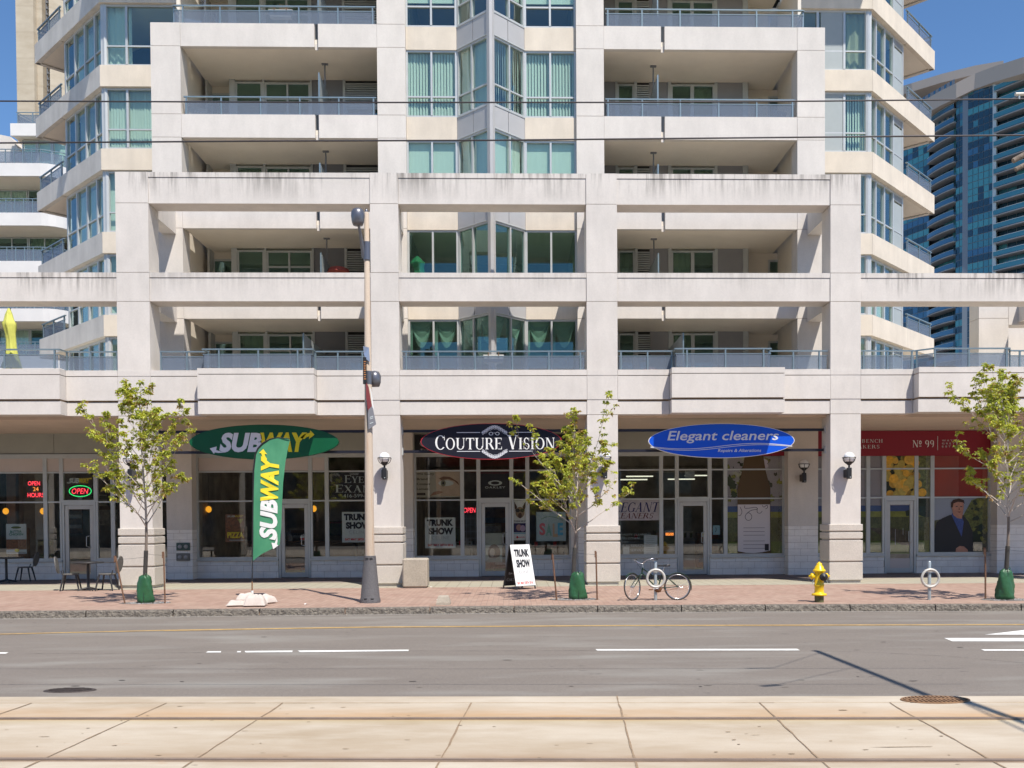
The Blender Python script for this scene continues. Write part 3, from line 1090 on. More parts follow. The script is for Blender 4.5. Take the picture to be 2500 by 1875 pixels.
BAYL = [(457, 503, 'beige'), (503, 560, 'dwin'), (560, 574, 'post'), (574, 640, 'win'), (640, 646, 'post'), (646, 757, 'door'), (757, 762, 'post'), (762, 800, 'panel'), (800, 837, 'panel'), (837, 843, 'post'), (843, 935, 'louvre')]
BAYR = [(1462, 1502, 'panel'), (1502, 1507, 'post'), (1507, 1548, 'win'), (1548, 1555, 'post'), (1555, 1585, 'louvre'), (1585, 1630, 'panel'), (1630, 1638, 'post'), (1638, 1690, 'win'), (1690, 1744, 'win'), (1744, 1751, 'post'), (1751, 1813, 'panel'), (1813, 1825, 'post'), (1825, 1885, 'beige'), (1885, 1960, 'dwin')]
floors = [5.0] + [b + .25 for b in BL[:4]]
ceils = [b + .05 for b in BL[:5]]
rb = random.Random(3)
for k, (z0, z1) in enumerate(zip(floors, ceils)):
    for lst in (BAYL, BAYR):
        for a, b, t in lst:
            x0, x1 = XC(a), XC(b)
            if t == 'beige':
                BX('side_wall', bld, x0, x1, YC + .5, YC + .6, z0, z1, m_soff)
                e = x1 if x0 < 0 else x0
                BX('wall_return', bld, e - .03, e + .03, YC + .02, YC + .5, z0, z1, m_alu)
            elif t == 'post':
                BX('mullion', bld, x0, x1, YC - .03, YC + .1, z0, z1, m_alus)
            elif t == 'panel':
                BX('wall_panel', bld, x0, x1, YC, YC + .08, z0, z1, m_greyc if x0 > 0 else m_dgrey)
            elif t == 'louvre':
                lv = MB()
                for i in range(9):
                    zz = z1 - .1 - i * .07
                    lv.box(x0, x1, YC - .02, YC + .065, zz - .035, zz, m_alus)
                lv.box(x0, x1, YC + .06, YC + .1, z1 - .75, z1, m_dark)
                lv.box(x0, x1, YC - .03, YC + .07, z1 - .83, z1 - .745, m_alu)
                lv.build('louvre', bld)
                window(x0, x1, z0, z1 - .83, YC, pane=m_paned, cur=None, fm=m_alus, name='window')
            elif t == 'door':
                xm = (x0 + x1) / 2
                window(x0, x1, z0, z1 - .08, YC, mull=(xm,), trans=(z1 - .58,), pane=m_paned, cur='drape' if k in (2, 4) else None, cm=m_cur2, fm=m_alus, name='door', cy=.3, crange=(x0, xm))
            elif t == 'win':
                window(x0, x1, z0, z1 - .06, YC, pane=m_paned, cur=('drape' if rb.random() < .5 else None), cm=m_cur2, fm=m_alus, cy=.3)
            elif t == 'dwin':
                window(x0, x1, z0 + .3, z1 - .22, YC + .46, pane=m_paned, cur=None, fm=m_alus)
                BX('side_wall', bld, x0, x1, YC + .5, YC + .6, z1 - .22, z1, m_soff)
# solid dark flat interiors behind the glazing keep daylight out of the shell
mb = MB()
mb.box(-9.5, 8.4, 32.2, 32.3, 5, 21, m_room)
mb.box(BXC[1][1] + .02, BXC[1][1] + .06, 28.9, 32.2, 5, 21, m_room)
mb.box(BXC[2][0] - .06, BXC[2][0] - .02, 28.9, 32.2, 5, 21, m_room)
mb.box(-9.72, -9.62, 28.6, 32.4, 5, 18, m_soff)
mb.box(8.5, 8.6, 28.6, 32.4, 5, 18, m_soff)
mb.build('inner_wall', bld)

# centre bay: flat windows either side of a pointed glass bay
YW = YB + .16
cx0, cx1 = BXC[1][1], BXC[2][0]
xl, xr, xa_ = wx(1116, YW, 250), wx(1281, YW, 250), wx(1197.5, 27.3, 250)
YP = YW - (xa_ - xl)
ln = math.hypot(xa_ - xl, YW - YP)
ML = Matrix.Translation((xl, YW, 0)) @ Matrix.Rotation(-PI / 4, 4, 'Z')
an = math.atan2(YW - YP, xr - xa_)
MR_ = Matrix.Translation((xa_, YP, 0)) @ Matrix.Rotation(an, 4, 'Z')
lnr = math.hypot(xr - xa_, YW - YP)
CUR = ['swag', None, 'half', 'vert', 'half2']
m_swag = mat('swag_cloth', (.4, .46, .42), .8)
for k in range(5):
    z0 = 5.0 if k == 0 else BL[k - 1] + .66
    z1 = BL[k] if k < 5 else 21
    tz = (z0 + (z1 - z0) * .31,) if k > 1 else ((z0 + .18,) if k == 1 else ())
    pn = m_pane if k > 1 else m_paned
    kind = {0: None, 1: None, 2: 'flat', 3: 'vert', 4: 'flat'}[k]
    cz = {2: z0 - .3, 4: z0 + .75}.get(k)
    for (a, b) in ((cx0, xl), (xr, cx1)):
        o = window(a, b, z0, z1, YW, mull=((a + b) / 2,), trans=tz, pane=pn, cur=kind, cz=cz, cy=.12)
    for M, L_ in ((ML, ln), (MR_, lnr)):
        window(.0, L_, z0, z1, 0, M, mull=(L_ * .45 if M is ML else L_ * .55,), trans=tz, pane=pn, cur=('vert' if k in (3,) else ('flat' if k in (2, 4) else None)), cz=cz, cy=.16, crange=(.05, L_ - .12) if M is ML else (.12, L_ - .05))
    if k == 0:                                    # swagged curtains on the terrace floor
        for (a, b, M) in ((cx0, xl, None), (xr, cx1, None), (0, ln, ML), (0, lnr, MR_)):
            mb = MB()
            n_ = 2
            for j in range(n_):
                xx0, xx1 = a + (b - a) * j / n_ + .05, a + (b - a) * (j + 1) / n_ - .05
                for rr in range(5):
                    R0 = []
                    R1 = []
                    for i in range(9):
                        t = i / 8
                        sgg = 4 * t * (1 - t)
                        yy = (YW if M is None else 0) + .14 + .03 * (rr % 2)
                        R0.append((xx0 + (xx1 - xx0) * t, yy, z1 - .05 - sgg * .15 * rr))
                        R1.append((xx0 + (xx1 - xx0) * t, yy + .03 * (1 if rr % 2 == 0 else -1), z1 - .05 - sgg * .15 * (rr + 1)))
                    v = R0 + R1
                    mb.add(v, [(i, i + 1, 10 + i, 9 + i) for i in range(8)], m_swag, True, M)
                mb.add([(xx0 - .04, (YW if M is None else 0) + .15, z1), (xx0 + .07, (YW if M is None else 0) + .12, z1), (xx0 + .05, (YW if M is None else 0) + .14, z0), (xx0 - .04, (YW if M is None else 0) + .15, z0)], [(0, 1, 2, 3)], m_swag, False, M)
            mb.build('curtain', bld)
for k, b in enumerate(BL[:5]):
    for (a, c) in ((cx0, xl), (xr, cx1)):
        BX('spandrel', bld, a + .005, c - .005, YW - .03, YW + .12, b, b + .66, m_cream)
    for M, L_ in ((ML, ln), (MR_, lnr)):
        mb = MB()
        for i in range(2):
            mb.box(L_ * i / 2 + .01, L_ * (i + 1) / 2 - .01, -.015, .1, b + .03, b + .63, m_mull, M)
        mb.box(0, L_, -.03, .1, b, b + .03, m_alu, M)
        mb.box(0, L_, -.03, .1, b + .63, b + .66, m_alu, M)
        mb.build('spandrel', bld)
    mb = MB()
    mb.prism([(xl, YW + .1), (xa_, YP + .1), (xr, YW + .1)], b + .05, b + .25, m_soff)
    mb.build('floor_slab', bld)
mb = MB()
mb.prism([(xa_ - .1, YP + .02), (xa_ - .02, YP - .07), (xa_ + .06, YP - .07), (xa_ + .12, YP + .02), (xa_, YP + .12)], 5, 19, m_mull)
mb.build('corner_post', bld)


# wings: front strip, then a 45 degree face that ends in a corner balcony
def wing(side):
    if side < 0:
        C, E = Vector((-12.83, 30.7, 0)), Vector((-16.81, 34.8, 0))
        inner = -9.65
        kx = (lambda d: d.x / d.y)(ray(145, 300))
        t = (C.x - C.y * kx) / (1 + kx)
        G = E + Vector((3.3, 3.3, 0))
        pxs = [172, 197, 222]
        fm = [wx(312, 30.8, 300)]
    else:
        C, E = Vector((11.53, 30.7, 0)), Vector((15.34, 34.8, 0))
        inner = 8.55
        kx = (lambda d: d.x / d.y)(ray(2221.5, 300))
        t = (C.y * kx - C.x) / (1 - kx)
        G = E + Vector((-3.3, 3.3, 0))
        pxs = [2151, 2173, 2195.5]
        fm = [wx(2061, 30.8, 300), wx(1996, 30.8, 60)]
    u = (E - C).normalized()
    nrm = Vector((-u.y, u.x, 0)) if side < 0 else Vector((u.y, -u.x, 0))
    if nrm.y > 0:
        nrm = -nrm                                 # outward
    L1 = abs(t) * math.hypot(1, (E.y - C.y) / abs(E.x - C.x))
    W = C + u * L1
    Lt = (E - C).length
    if side < 0:
        M = Matrix.Translation(W - nrm * .16) @ Matrix.Rotation(math.atan2(-u.y, -u.x), 4, 'Z')
    else:
        M = Matrix.Translation(C - nrm * .16) @ Matrix.Rotation(math.atan2(u.y, u.x), 4, 'Z')
    mul = []
    for p in pxs:
        kq = (lambda d: d.x / d.y)(ray(p, 350))
        tt = ((C.x - C.y * kq) / (1 + kq)) if side < 0 else ((C.y * kq - C.x) / (1 - kq))
        dd = abs(tt) * L1 / abs(t)
        mul.append(L1 - dd if side < 0 else dd)
    mul.sort()
    cs = [m_cur, m_cur2, m_cur, m_cur, m_cur]
    for k in range(6):
        z0 = 5.0 if k == 0 else BL[k - 1] + .66
        z1 = BL[k]
        tz = (z0 + (z1 - z0) * .33,)
        a, b = (C.x, inner) if side < 0 else (inner, C.x)
        kinds = ['drape', 'drape', 'flat', 'vert', 'drape', 'flat'] if side < 0 else ['drape', 'drape', 'vert', 'vert', 'drape', 'flat']
        rgc = {4: ((C.x + .1, C.x + .9) if side < 0 else (inner + 1.9, C.x - .1))}.get(k)
        window(a, b, z0, z1, YD + .1, mull=fm, trans=tz, pane=m_pane, cur=kinds[k], crange=rgc, fw=.07, cm=(m_cur if k != 4 or side < 0 else m_cur2))
        if side > 0:
            BX('wall_panel', bld, fm[0] - .75, fm[0] - .04, YD + .11, YD + .14, z0 + .06, z1 - .06, m_greyp)
        window(0, L1, z0, z1, 0, M, mull=mul, trans=tz, pane=m_pane, cur='drape' if k % 2 else 'vert', crange=((.3, L1 - .25) if k % 2 else (.15, L1 - .6)), fw=.09, cy=.35, cm=m_cur if k % 3 else m_cur2)
        if side > 0:
            mb = MB()
            mb.box(mul[-1] + .05, L1 - .09, .02, .05, z0 + .1, z1 - .35, m_greyp, M)
            for i in range(5):
                mb.box(mul[-1] + .05, L1 - .09, .0, .05, z1 - .1 - i * .045, z1 - .08 - i * .045, m_alu, M)
            mb.build('wall_panel', bld)
    for k, b in enumerate(BL):
        o0 = Vector((inner, YD, 0))
        pts = [o0, C, E, G]
        mb = MB()
        # the front strip, the angled strip in two lengths, the balcony end
        seg = [(o0, C, m_cream), (C, W, m_side if side < 0 else m_cream), (W, E, m_side if side < 0 else m_cream), (E, G, m_side)]
        for p, q, mm in seg:
            d = (q - p).normalized()
            nn = Vector((-d.y, d.x, 0))
            ctr = Vector((0, 38, 0))
            if (ctr - p).dot(nn) < 0:
                nn = -nn
            g0 = .004
            v = [p + d * g0, q - d * g0, q + nn * .16 - d * (.06), p + nn * .16 + d * .06]
            mb.prism([(w_.x, w_.y) for w_ in v], b, b + .66, mm)
        mb.build('spandrel', bld)
        sl = MB()
        ins = [(p.x, p.y) for p in (o0 + Vector((0, .12, 0)), C + Vector((0, .12, 0)), E + Vector((-side * .15, 0, 0)), G + Vector((-side * .1, -.1, 0)), Vector((inner, 38, 0)))]
        sl.prism(ins, b + .05, b + .25, m_soff)
        sl.build('floor_slab', bld)
        q0 = W + u * .05 - nrm * .08
        q1 = E - u * .1 - nrm * .08
        q2 = q1 + (G - E).normalized() * 1.6
        railing([(q0.x, q0.y), (q1.x, q1.y), (q2.x, q2.y)], b + .66, b + 1.2, [[.05, .5, .95], [.5, .95]])
    mb = MB()
    v = Vector((W.x, W.y, 0)) - nrm * .16
    bk = v - nrm * 3.2
    if side < 0:
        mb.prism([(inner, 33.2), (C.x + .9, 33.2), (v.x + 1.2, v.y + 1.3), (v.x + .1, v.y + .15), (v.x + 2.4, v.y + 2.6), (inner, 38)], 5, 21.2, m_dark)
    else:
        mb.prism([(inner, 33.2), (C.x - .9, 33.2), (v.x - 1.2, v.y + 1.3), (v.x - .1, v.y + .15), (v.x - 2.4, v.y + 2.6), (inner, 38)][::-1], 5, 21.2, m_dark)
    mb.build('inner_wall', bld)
    # corner post
    mb = MB()
    mb.lathe([(.09, 5), (.09, 21)], m_alu, (C.x - side * .12, C.y + .16, 0), 8, smooth=False)
    mb.build('corner_post', bld)


wing(-1)
wing(1)
BX('roof_slab', bld, -13, 12, 28.6, 38, 20.9, 21.2, m_soff)
BX('tie_beam', bld, 14.9, 15.3, YA + .74, YB + .6, 7.53, 8.13, m_conc)
BX('beam', bld, 14.61, 19, YB, YB + .5, 7.45, 8.1, m_conc)
BX('wall_panel', bld, 14.7, 19, 30.0, 30.2, 5, 8.4, m_conc)

# ---------------------------------------------------------------- shopfronts under the arcade
Z1, Z2, Z3, Z4, Z5 = wz(1108, YS, 1700), wz(1146.5, YS, 1700), wz(1217.5, YS, 1700), wz(1357, YS, 1700), ZS
SX = lambda p: wx(p, YS, 1250)
PIERS = [(-10.45, SX(480)), (-3.72, SX(1012)), (SX(1411) - .02, 2.82), (SX(1915), SX(1987)), (SX(2418), SX(2496))]
for a, b in PIERS:
    mb = MB()
    # painted upper part, block courses below
    mb.box(a, b, YS - .42, YS + .3, 1.55, 4.5, m_conc)
    z = ZS
    r = 0
    while z < 1.5:
        h_ = .2
        xs = [a, a + .38, b] if r % 2 else [a, a + .2, a + .6, b]
        for i in range(len(xs) - 1):
            if xs[i] < b - .01:
                mb.box(xs[i] + .003, min(xs[i + 1], b) - .003, YS - .42 + random.uniform(0, .006), YS + .3, z + .003, min(z + h_, 1.55) - .003, m_block)
        z += h_
        r += 1
    mb.box(a + .01, b - .01, YS - .41, YS + .28, ZS, 1.54, m_joint)
    mb.build('pier', bld)


def low_wall(a, b):
    mb = MB()
    z, r = ZS, 0
    while z < Z4 - .07:
        x = a - (.2 if r % 2 else 0)
        while x < b:
            x0, x1 = max(a, x), min(b, x + .4)
            if x1 - x0 > .02:
                mb.box(x0 + .003, x1 - .003, YS + .0 + random.uniform(0, .006), YS + .2, z + .003, min(z + .2, Z4 - .06) - .003, m_block)
            x += .4
        z += .2
        r += 1
    mb.box(a, b, YS + .012, YS + .19, ZS, Z4 - .065, m_joint)
    mb.box(a, b, YS - .06, YS + .12, Z4 - .06, Z4, m_alus)
    mb.build('low_wall', bld)


def shop_door(a, b, hinge_left=True, kick=None, handle=True):
    """a, b: outer edges of the leaf"""
    zt = Z3 - .1
    mb = MB()
    y = YS + .02
    f_ = .115
    for x0, x1 in ((a, a + f_), (b - f_, b)):
        mb.bbox(x0, x1, y, y + .06, ZS + .02, zt, m_alu, .008)
    mb.box(a + f_, b - f_, y + .003, y + .057, zt - .12, zt, m_alu)
    mb.box(a + f_, b - f_, y + .003, y + .057, ZS + .02, ZS + .17, m_alu)
    if kick:
        mb.box(a + f_, b - f_, y + .01, y + .05, ZS + .17, kick, m_transom)
    o = mb.build('door', bld)
    hx = b - .09 if hinge_left else a + .09
    h_ = MB()
    if handle:
        h_.tube([(hx, y, 1.02), (hx - .01, y - .07, 1.04), (hx - .1, y - .08, 1.06), (hx - .1, y - .08, 1.36), (hx - .01, y - .07, 1.38), (hx, y, 1.4)], .013, m_alu, 6)
        h_.build('handle', o)
    g_ = MB()
    g_.box(a + f_ - .01, b - f_ + .01, y + .028, y + .034, ZS + .15, zt - .1, m_shopg)
    g_.build('pane', o)
    # frame around it
    fm_ = MB()
    fm_.box(a - .07, a - .005, YS, YS + .12, ZS, Z3, m_alus)
    fm_.box(b + .005, b + .07, YS, YS + .12, ZS, Z3, m_alus)
    fm_.box(a - .005, b + .005, YS + .002, YS + .118, zt + .008, Z3, m_alus)
    fm_.build('door_frame', bld)


def shopfront(left, right, mulls, door, rows=True, header=True, kick=None):
    xs = [left] + [SX(m) for m in mulls] + [right]
    for i in range(len(xs) - 1):
        a, b = xs[i], xs[i + 1]
        isd = i == door
        if isd:
            window(a, b, Z3, Z1, YS, trans=(Z2,), pane=m_shopg, cur=None, fm=m_alus, fw=.06, name='shop_window')
            shop_door(a + .08, b - .08, kick=kick)
        else:
            window(a, b, Z4, Z1, YS, trans=(Z2, Z3), pane=m_shopg, cur=None, fm=m_alus, fw=.06, name='shop_window')
    d0, d1 = xs[door], xs[door + 1]
    low_wall(left, d0 - .0)
    low_wall(d1 + .0, right)
    if header:
        mb = MB()
        n_ = max(1, int((right - left) / 2.4))
        for i in range(n_):
            mb.box(left + (right - left) * i / n_ + .008, left + (right - left) * (i + 1) / n_ - .008, YS + .02, YS + .1, Z1 + .1, 4.5, m_header)
        mb.box(left, right, YS + .04, YS + .12, Z1, 4.5, m_dgrey)
        mb.box(left, right, YS - .01, YS + .09, Z1, Z1 + .07, m_alus)
        mb.build('header_panel', bld)
    mb = MB()
    mb.box(left - .3, right + .3, 34.5, 34.6, ZS, 4.5, m_shopdark)
    mb.box(left - .2, left - .1, YS + .3, 34.5, ZS, 4.5, m_shopdark)
    mb.box(right + .1, right + .2, YS + .3, 34.5, ZS, 4.5, m_shopdark)
    mb.box(left - .3, right + .3, YS + .2, 34.5, ZS, ZS + .02, m_floor)
    mb.box(left - .3, right + .3, YS + .2, 34.5, 4.3, 4.4, m_shopdark)
    si = mb.build('shop_interior', bld)
    rg = random.Random(int(left * 10))
    cols = [mat('fit_' + n_, c_, .6, nz=[(9, .35, U3)]) for n_, c_ in (('cream', (.5, .46, .36)), ('rust', (.3, .12, .05)), ('olive', (.16, .17, .07)), ('slate', (.12, .15, .18)), ('white', (.6, .6, .58)), ('wood', (.22, .13, .07)))]
    for j in range(9):
        w_, h_ = rg.uniform(.35, 1.1), rg.uniform(.3, 1.6)
        x_, y_ = rg.uniform(left + .2, right - 1.2), rg.choice((34.3, 33.2, 32.2, 31.2))
        z_ = ZS + .03 if y_ < 34 else rg.uniform(.9, 2.4)
        f_ = MB()
        f_.bbox(x_, x_ + w_, y_, y_ + (.35 if y_ < 34 else .06), z_, z_ + h_, cols[rg.randrange(6)], .015)
        for q in range(3):
            zz_ = z_ + h_ * (q + .5) / 3
            f_.box(x_ + .04, x_ + w_ - .04, y_ - .03, y_ - .001, zz_, zz_ + h_ * .12, cols[rg.randrange(6)])
        f_.build('shop_fixture', bld)


S0 = (-17.5, -10.45)
shopfront(S0[0], S0[1], [110.5, 150.5, 234, 275], 2)
S1 = (PIERS[0][1], PIERS[1][0])
shopfront(S1[0], S1[1], [678.5, 758, 798], 1)
S2 = (PIERS[1][1], SX(1394))
shopfront(S2[0], S2[1], [1128.5, 1168.5, 1249, 1288], 2)
S3 = (2.82, PIERS[3][0])
shopfront(S3[0], S3[1], [1614.5, 1653, 1733, 1771.5], 2)
S4 = (PIERS[3][1], PIERS[4][0])
shopfront(S4[0], S4[1], [2120, 2159, 2237.5, 2276.5], 2, header=False, kick=wz(1363, YS, 2200))
# transom strips in beige over the first shop
for a, b in ((S0[0], SX(234)), (S0[0], S0[1]), (S1[0], SX(790))):
    pass
for a, b in ((S0[0] + .07, SX(106)), (SX(114), SX(147)), (SX(154), SX(230)), (SX(238), SX(271)), (SX(279), S0[1] - .07), (S1[0] + .07, SX(675)), (SX(682), SX(755)), (SX(761), SX(795))):
    BX('transom_panel', bld, a, b, YS + .03, YS + .045, Z2 + .03, Z1 - .06, m_transom)
BX('wall_panel', bld, SX(1394), PIERS[2][0], YS, YS + .2, ZS, 4.5, m_block)
# dark wall right of the last pier
S5 = (PIERS[4][1], 20)
BX('wall_panel', bld, S5[0], S5[1], YS + .02, YS + .2, ZS, 4.5, m_header)


# ---------------------------------------------------------------- signs and posters (each one mesh, lettering included)
def flat(name, col, rough=.5, **k):
    return mat('ink_' + name, col, rough, spec=.3, **k)


i_white = flat('white', (.75, .75, .74))
i_black = flat('black', (.02, .02, .025))
i_red = flat('red', (.6, .05, .05))
i_grey = flat('grey', (.35, .35, .36))
i_yel = flat('yellow', (.78, .62, .03))
i_pale = flat('pale', (.55, .6, .6))


def sheet(name, label, cat, x0, x1, z0, z1, y, m, items=(), th=.006, group=None):
    mb = MB()
    mb.box(x0, x1, y, y + th, z0, z1, m)
    W_, H_ = x1 - x0, z1 - z0
    for i, it in enumerate(items):
        k = it[0]
        yy = y - .002 - .0008 * i
        if k == 't':                               # text: word, u0, u1, v0, v1, ink, bold, shear
            _, s, u0, u1, v0, v1, ink, *r = it
            txt(mb, s, (x0 + u0 * W_, x0 + u1 * W_, z0 + v0 * H_, z0 + v1 * H_), yy, ink, *(r or ()))
        elif k == 's':
            _, s, u0, u1, v0, v1, ink, *r = it
            serif(mb, s, (x0 + u0 * W_, x0 + u1 * W_, z0 + v0 * H_, z0 + v1 * H_), yy, ink, **(r[0] if r else {}))
        elif k == 'r':
            _, u0, u1, v0, v1, ink = it
            mb.add([(x0 + u0 * W_, yy, z0 + v0 * H_), (x0 + u1 * W_, yy, z0 + v0 * H_), (x0 + u1 * W_, yy, z0 + v1 * H_), (x0 + u0 * W_, yy, z0 + v1 * H_)], [(0, 1, 2, 3)], ink)
        elif k == 'p':
            _, pts, ink = it
            mb.add([(x0 + u * W_, yy, z0 + v * H_) for u, v in pts], [list(range(len(pts)))], ink)
        elif k == 'b':
            _, u, v, ru, rv, ink = it
            rq = random.Random(int(u * 9973) + i)
            n_b = 16
            rs_ = [rq.uniform(.55, 1.25) for _ in range(n_b)]
            mb.add([(x0 + (u + ru * r_ * math.cos(2 * PI * j / n_b)) * W_, yy, z0 + (v + rv * r_ * math.sin(2 * PI * j / n_b)) * H_) for j, r_ in enumerate(rs_)] + [(x0 + u * W_, yy, z0 + v * H_)], [(j, (j + 1) % n_b, n_b) for j in range(n_b)], ink)
        elif k == 'e':
            _, u, v, ru, rv, ink = it
            mb.add([(x0 + (u + ru * math.cos(a)) * W_, yy, z0 + (v + rv * math.sin(a)) * H_) for a in [2 * PI * j / 28 for j in range(28)]], [list(range(28))], ink)
        elif k == 'o':
            _, u, v, ru, rv, t_, ink = it
            for q in s_ring(u, v, ru, rv, t_, t_ * W_ / H_, 0, 360, 32):
                mb.add([(x0 + a * W_, yy, z0 + b * H_) for a, b in q], [(0, 1, 2, 3)], ink)
        elif k == 'l':
            _, pts, t_, ink = it
            for _k in range(2):
                pts = [pts[0]] + [p_ for a_, b_ in zip(pts, pts[1:]) for p_ in ((a_[0] * .75 + b_[0] * .25, a_[1] * .75 + b_[1] * .25), (a_[0] * .25 + b_[0] * .75, a_[1] * .25 + b_[1] * .75))] + [pts[-1]]
            mb.tube([(x0 + u * W_, yy, z0 + v * H_) for u, v in pts], t_, ink, 5)
    return tag(mb.build(name), label, cat, group)


# oval boards held on two dark bars between the columns
YSG = 25.74


def oval_board(px0, px1, py0, py1, name, label, face, rim):
    x0, x1, z0, z1 = RC(px0, py0, px1, py1, YSG)
    cx_, cz_, rx, rz_ = (x0 + x1) / 2, (z0 + z1) / 2, (x1 - x0) / 2, (z1 - z0) / 2
    t = thing(name, label, 'sign', (cx_, YSG, cz_))
    mb = MB()
    pts = []
    for j in range(72):
        a = 2 * PI * j / 72
        # pointed oval, a little fuller than an ellipse at the middle
        pts.append((rx * math.copysign(abs(math.cos(a)) ** .97, math.cos(a)), rz_ * math.copysign(abs(math.sin(a)) ** 1.06, math.sin(a))))
    mb.plate(pts, 0, .1, rim)
    fc = [(x * .992, z * .975) for x, z in pts]
    mb.add([(x, -.003, z) for x, z in fc], [list(range(72))], face)
    mb.build('board', t)
    return t, rx, rz_


m_sgreen = mat('sign_green', (.006, .085, .035), .28, spec=.5, nz=[(1.5, .1, U3)])
m_sblack = mat('sign_black', (.02, .02, .03), .18)
m_sblue = mat('sign_blue', (.006, .09, .62), .3)
m_syel = mat('sign_yellow', (.72, .58, .01), .35)
m_swhite = mat('sign_white', (.66, .66, .7), .35)


def sandwich_word(mb, x0, x1, z0, z1, y, mw, my, T=None, arrows=True, bold=.05):
    """the two-tone italic word with an arrow off its first and last letter"""
    W_ = x1 - x0
    H_ = z1 - z0
    a, b = x0 + .08 * W_, x0 + .49 * W_
    T = T or (lambda p, q: (p, y, q))
    txt(mb, 'SUB', (a, b, z0, z1), y, mw, bold, .22, 1.02, T=T)
    txt(mb, 'WAY', (x0 + .475 * W_, x0 + .93 * W_, z0, z1), y, my, bold, .22, .98, T=T)
    if arrows:
        h = H_
        q = [(0.115, .0), (.05, .12), (.055, .30), (-.012, .2), (.028, -.08), (.036, .0), (.07, -.03), (.15, .0)]
        mb.add([T(x0 + u * W_, z0 + v * h) for u, v in q], [[0, 1, 2, 3, 4, 5, 6, 7]], mw)
        q = [(.86, .72), (.9, .9), (.955, .98), (.96, 1.1), (1.0, .88), (.945, .66), (.95, .8), (.925, .76), (.9, .66)]
        mb.add([T(x0 + u * W_, z0 + v * h) for u, v in q], [[0, 1, 2, 3, 4, 5, 6, 7, 8]], my)


t, rx, rz_ = oval_board(462, 827, 1036.5, 1121.5, 'oval_sign', 'green oval shop sign with white and yellow italic lettering over the second shop', m_sgreen, m_sgreen)
mb = MB()
k = 365 / 2
sandwich_word(mb, (515 - 644.5) / k * rx, (768 - 644.5) / k * rx, -(1104 - 1079) / 42.5 * rz_, (1079 - 1056) / 42.5 * rz_, -.009, m_swhite, m_syel)
mb.build('lettering', t)
t, rx, rz_ = oval_board(1027, 1372, 1033.5, 1121.5, 'oval_sign', 'black oval shop sign with thin red rim and white roman capitals', m_sblack, mat('sign_red_rim', (.6, .03, .05), .4))
mb = MB()
k = 172.5
cxp = 1199.5


def su(p):
    return (p - cxp) / k * rx


def sv(p):
    return -(p - 1077.5) / 44 * rz_


serif(mb, 'COUTURE VISION', (su(1061), su(1356), sv(1097), sv(1063)), -.008, m_white, tr=.03)
for y0, y1 in ((1055, 1056.5), (1101, 1102.5)):
    for a, b in ((1115, 1172), (1242, 1300)):
        mb.box(su(a), su(b), -.01, -.006, sv(y1), sv(y0), m_swhite)
mb_l = m_swhite
for sgn, base in ((1, 1056), (-1, 1102)):
    for j in range(34):                           # scrolled ornament of small rings
        u = -1 + 2 * j / 33
        px = 1207 + u * 30
        py = base - sgn * (14.5 * math.cos(u * PI / 2) ** 1.3)
        rr = .018 + .014 * ((j * 7) % 3) / 2
        for q in s_ring(su(px), sv(py), rr, rr * 1.2, .012, .012, 0, 360, 8):
            mb.add([(a, -.0085 - .0003 * (j % 3), b) for a, b in q], [(0, 1, 2, 3)], m_swhite)
        if j % 2:
            py2 = py + sgn * 4.5
            for q in s_ring(su(px * 1.0), sv(py2), rr * .8, rr * .8, .009, .009, 0, 360, 8):
                mb.add([(a, -.0082, b) for a, b in q], [(0, 1, 2, 3)], m_swhite)
for c_ in (1198.5, 1214):                         # spectacles
    for q in s_ring(su(c_), sv(1058.8), .058, .045, .016, .012, 0, 360, 14):
        mb.add([(a, -.0095, b) for a, b in q], [(0, 1, 2, 3)], m_white)
mb.box(su(1204), su(1208.5), -.0098, -.009, sv(1057.5), sv(1056.5), m_white)
mb.build('lettering', t)
t, rx, rz_ = oval_board(1583, 1940, 1034, 1118, 'oval_sign', 'blue oval shop sign with white italic lettering and a white wave line', m_sblue, m_white)
mb = MB()
k = 178.5
cxp = 1761.5


def sv(p):
    return -(p - 1076) / 42 * rz_


txt(mb, 'Elegant cleaners', (su(1629), su(1901), sv(1082), sv(1052)), -.009, m_swhite, .012, .2)
txt(mb, 'Repairs & Alterations', (su(1752), su(1858), sv(1106), sv(1096)), -.009, m_swhite, .01, .2)
for off, th_ in ((0, .016), (4.2, .014)):
    P0, P1 = [], []
    for j in range(41):
        u = j / 40
        px = 1588 + (1934 - 1588) * u
        py = 1090 + off * (.4 + .6 * math.sin(u * PI)) - 1.5 + 6.5 * math.sin(u * 2 * PI * .98 + .1)
        py = py if u < .5 else py
        P0.append((su(px), -.0088, sv(py)))
        P1.append((su(px), -.0088, sv(py) - th_))
    mb.add(P0 + P1, [(j, j + 1, 42 + j, 41 + j) for j in range(40)], m_swhite)
mb.build('lettering', t)
m_bar = mat('bar_black', (.02, .02, .03), .4, .3)
for i, ((a, b), lb) in enumerate(zip(SP, ('green oval', 'black oval', 'blue oval'))):
    zz = wz(1053, YSG + .14, 900), wz(1103, YSG + .14, 900)
    for z_, nm in zip(zz, ('upper', 'lower')):
        mb = MB()
        mb.box(a - .0, b + .0, YSG + .115, YSG + .175, z_ - .035, z_ + .035, m_bar)
        mb.box(a - .0, a + .03, YSG + .06, YSG + .23, z_ - .1, z_ + .1, m_alu)
        mb.box(b - .03, b, YSG + .06, YSG + .23, z_ - .1, z_ + .1, m_alu)
        tag(mb.build('sign_bar'), nm + ' black steel bar behind the ' + lb + ' sign', 'bar', 'sign bars between the columns')

YG = YS + .035                                    # just behind the glass line


def SR(a, b, c, d):
    return RC(a, b, c, d, YG)


YO = YS + .046
POSTY = YS + .075


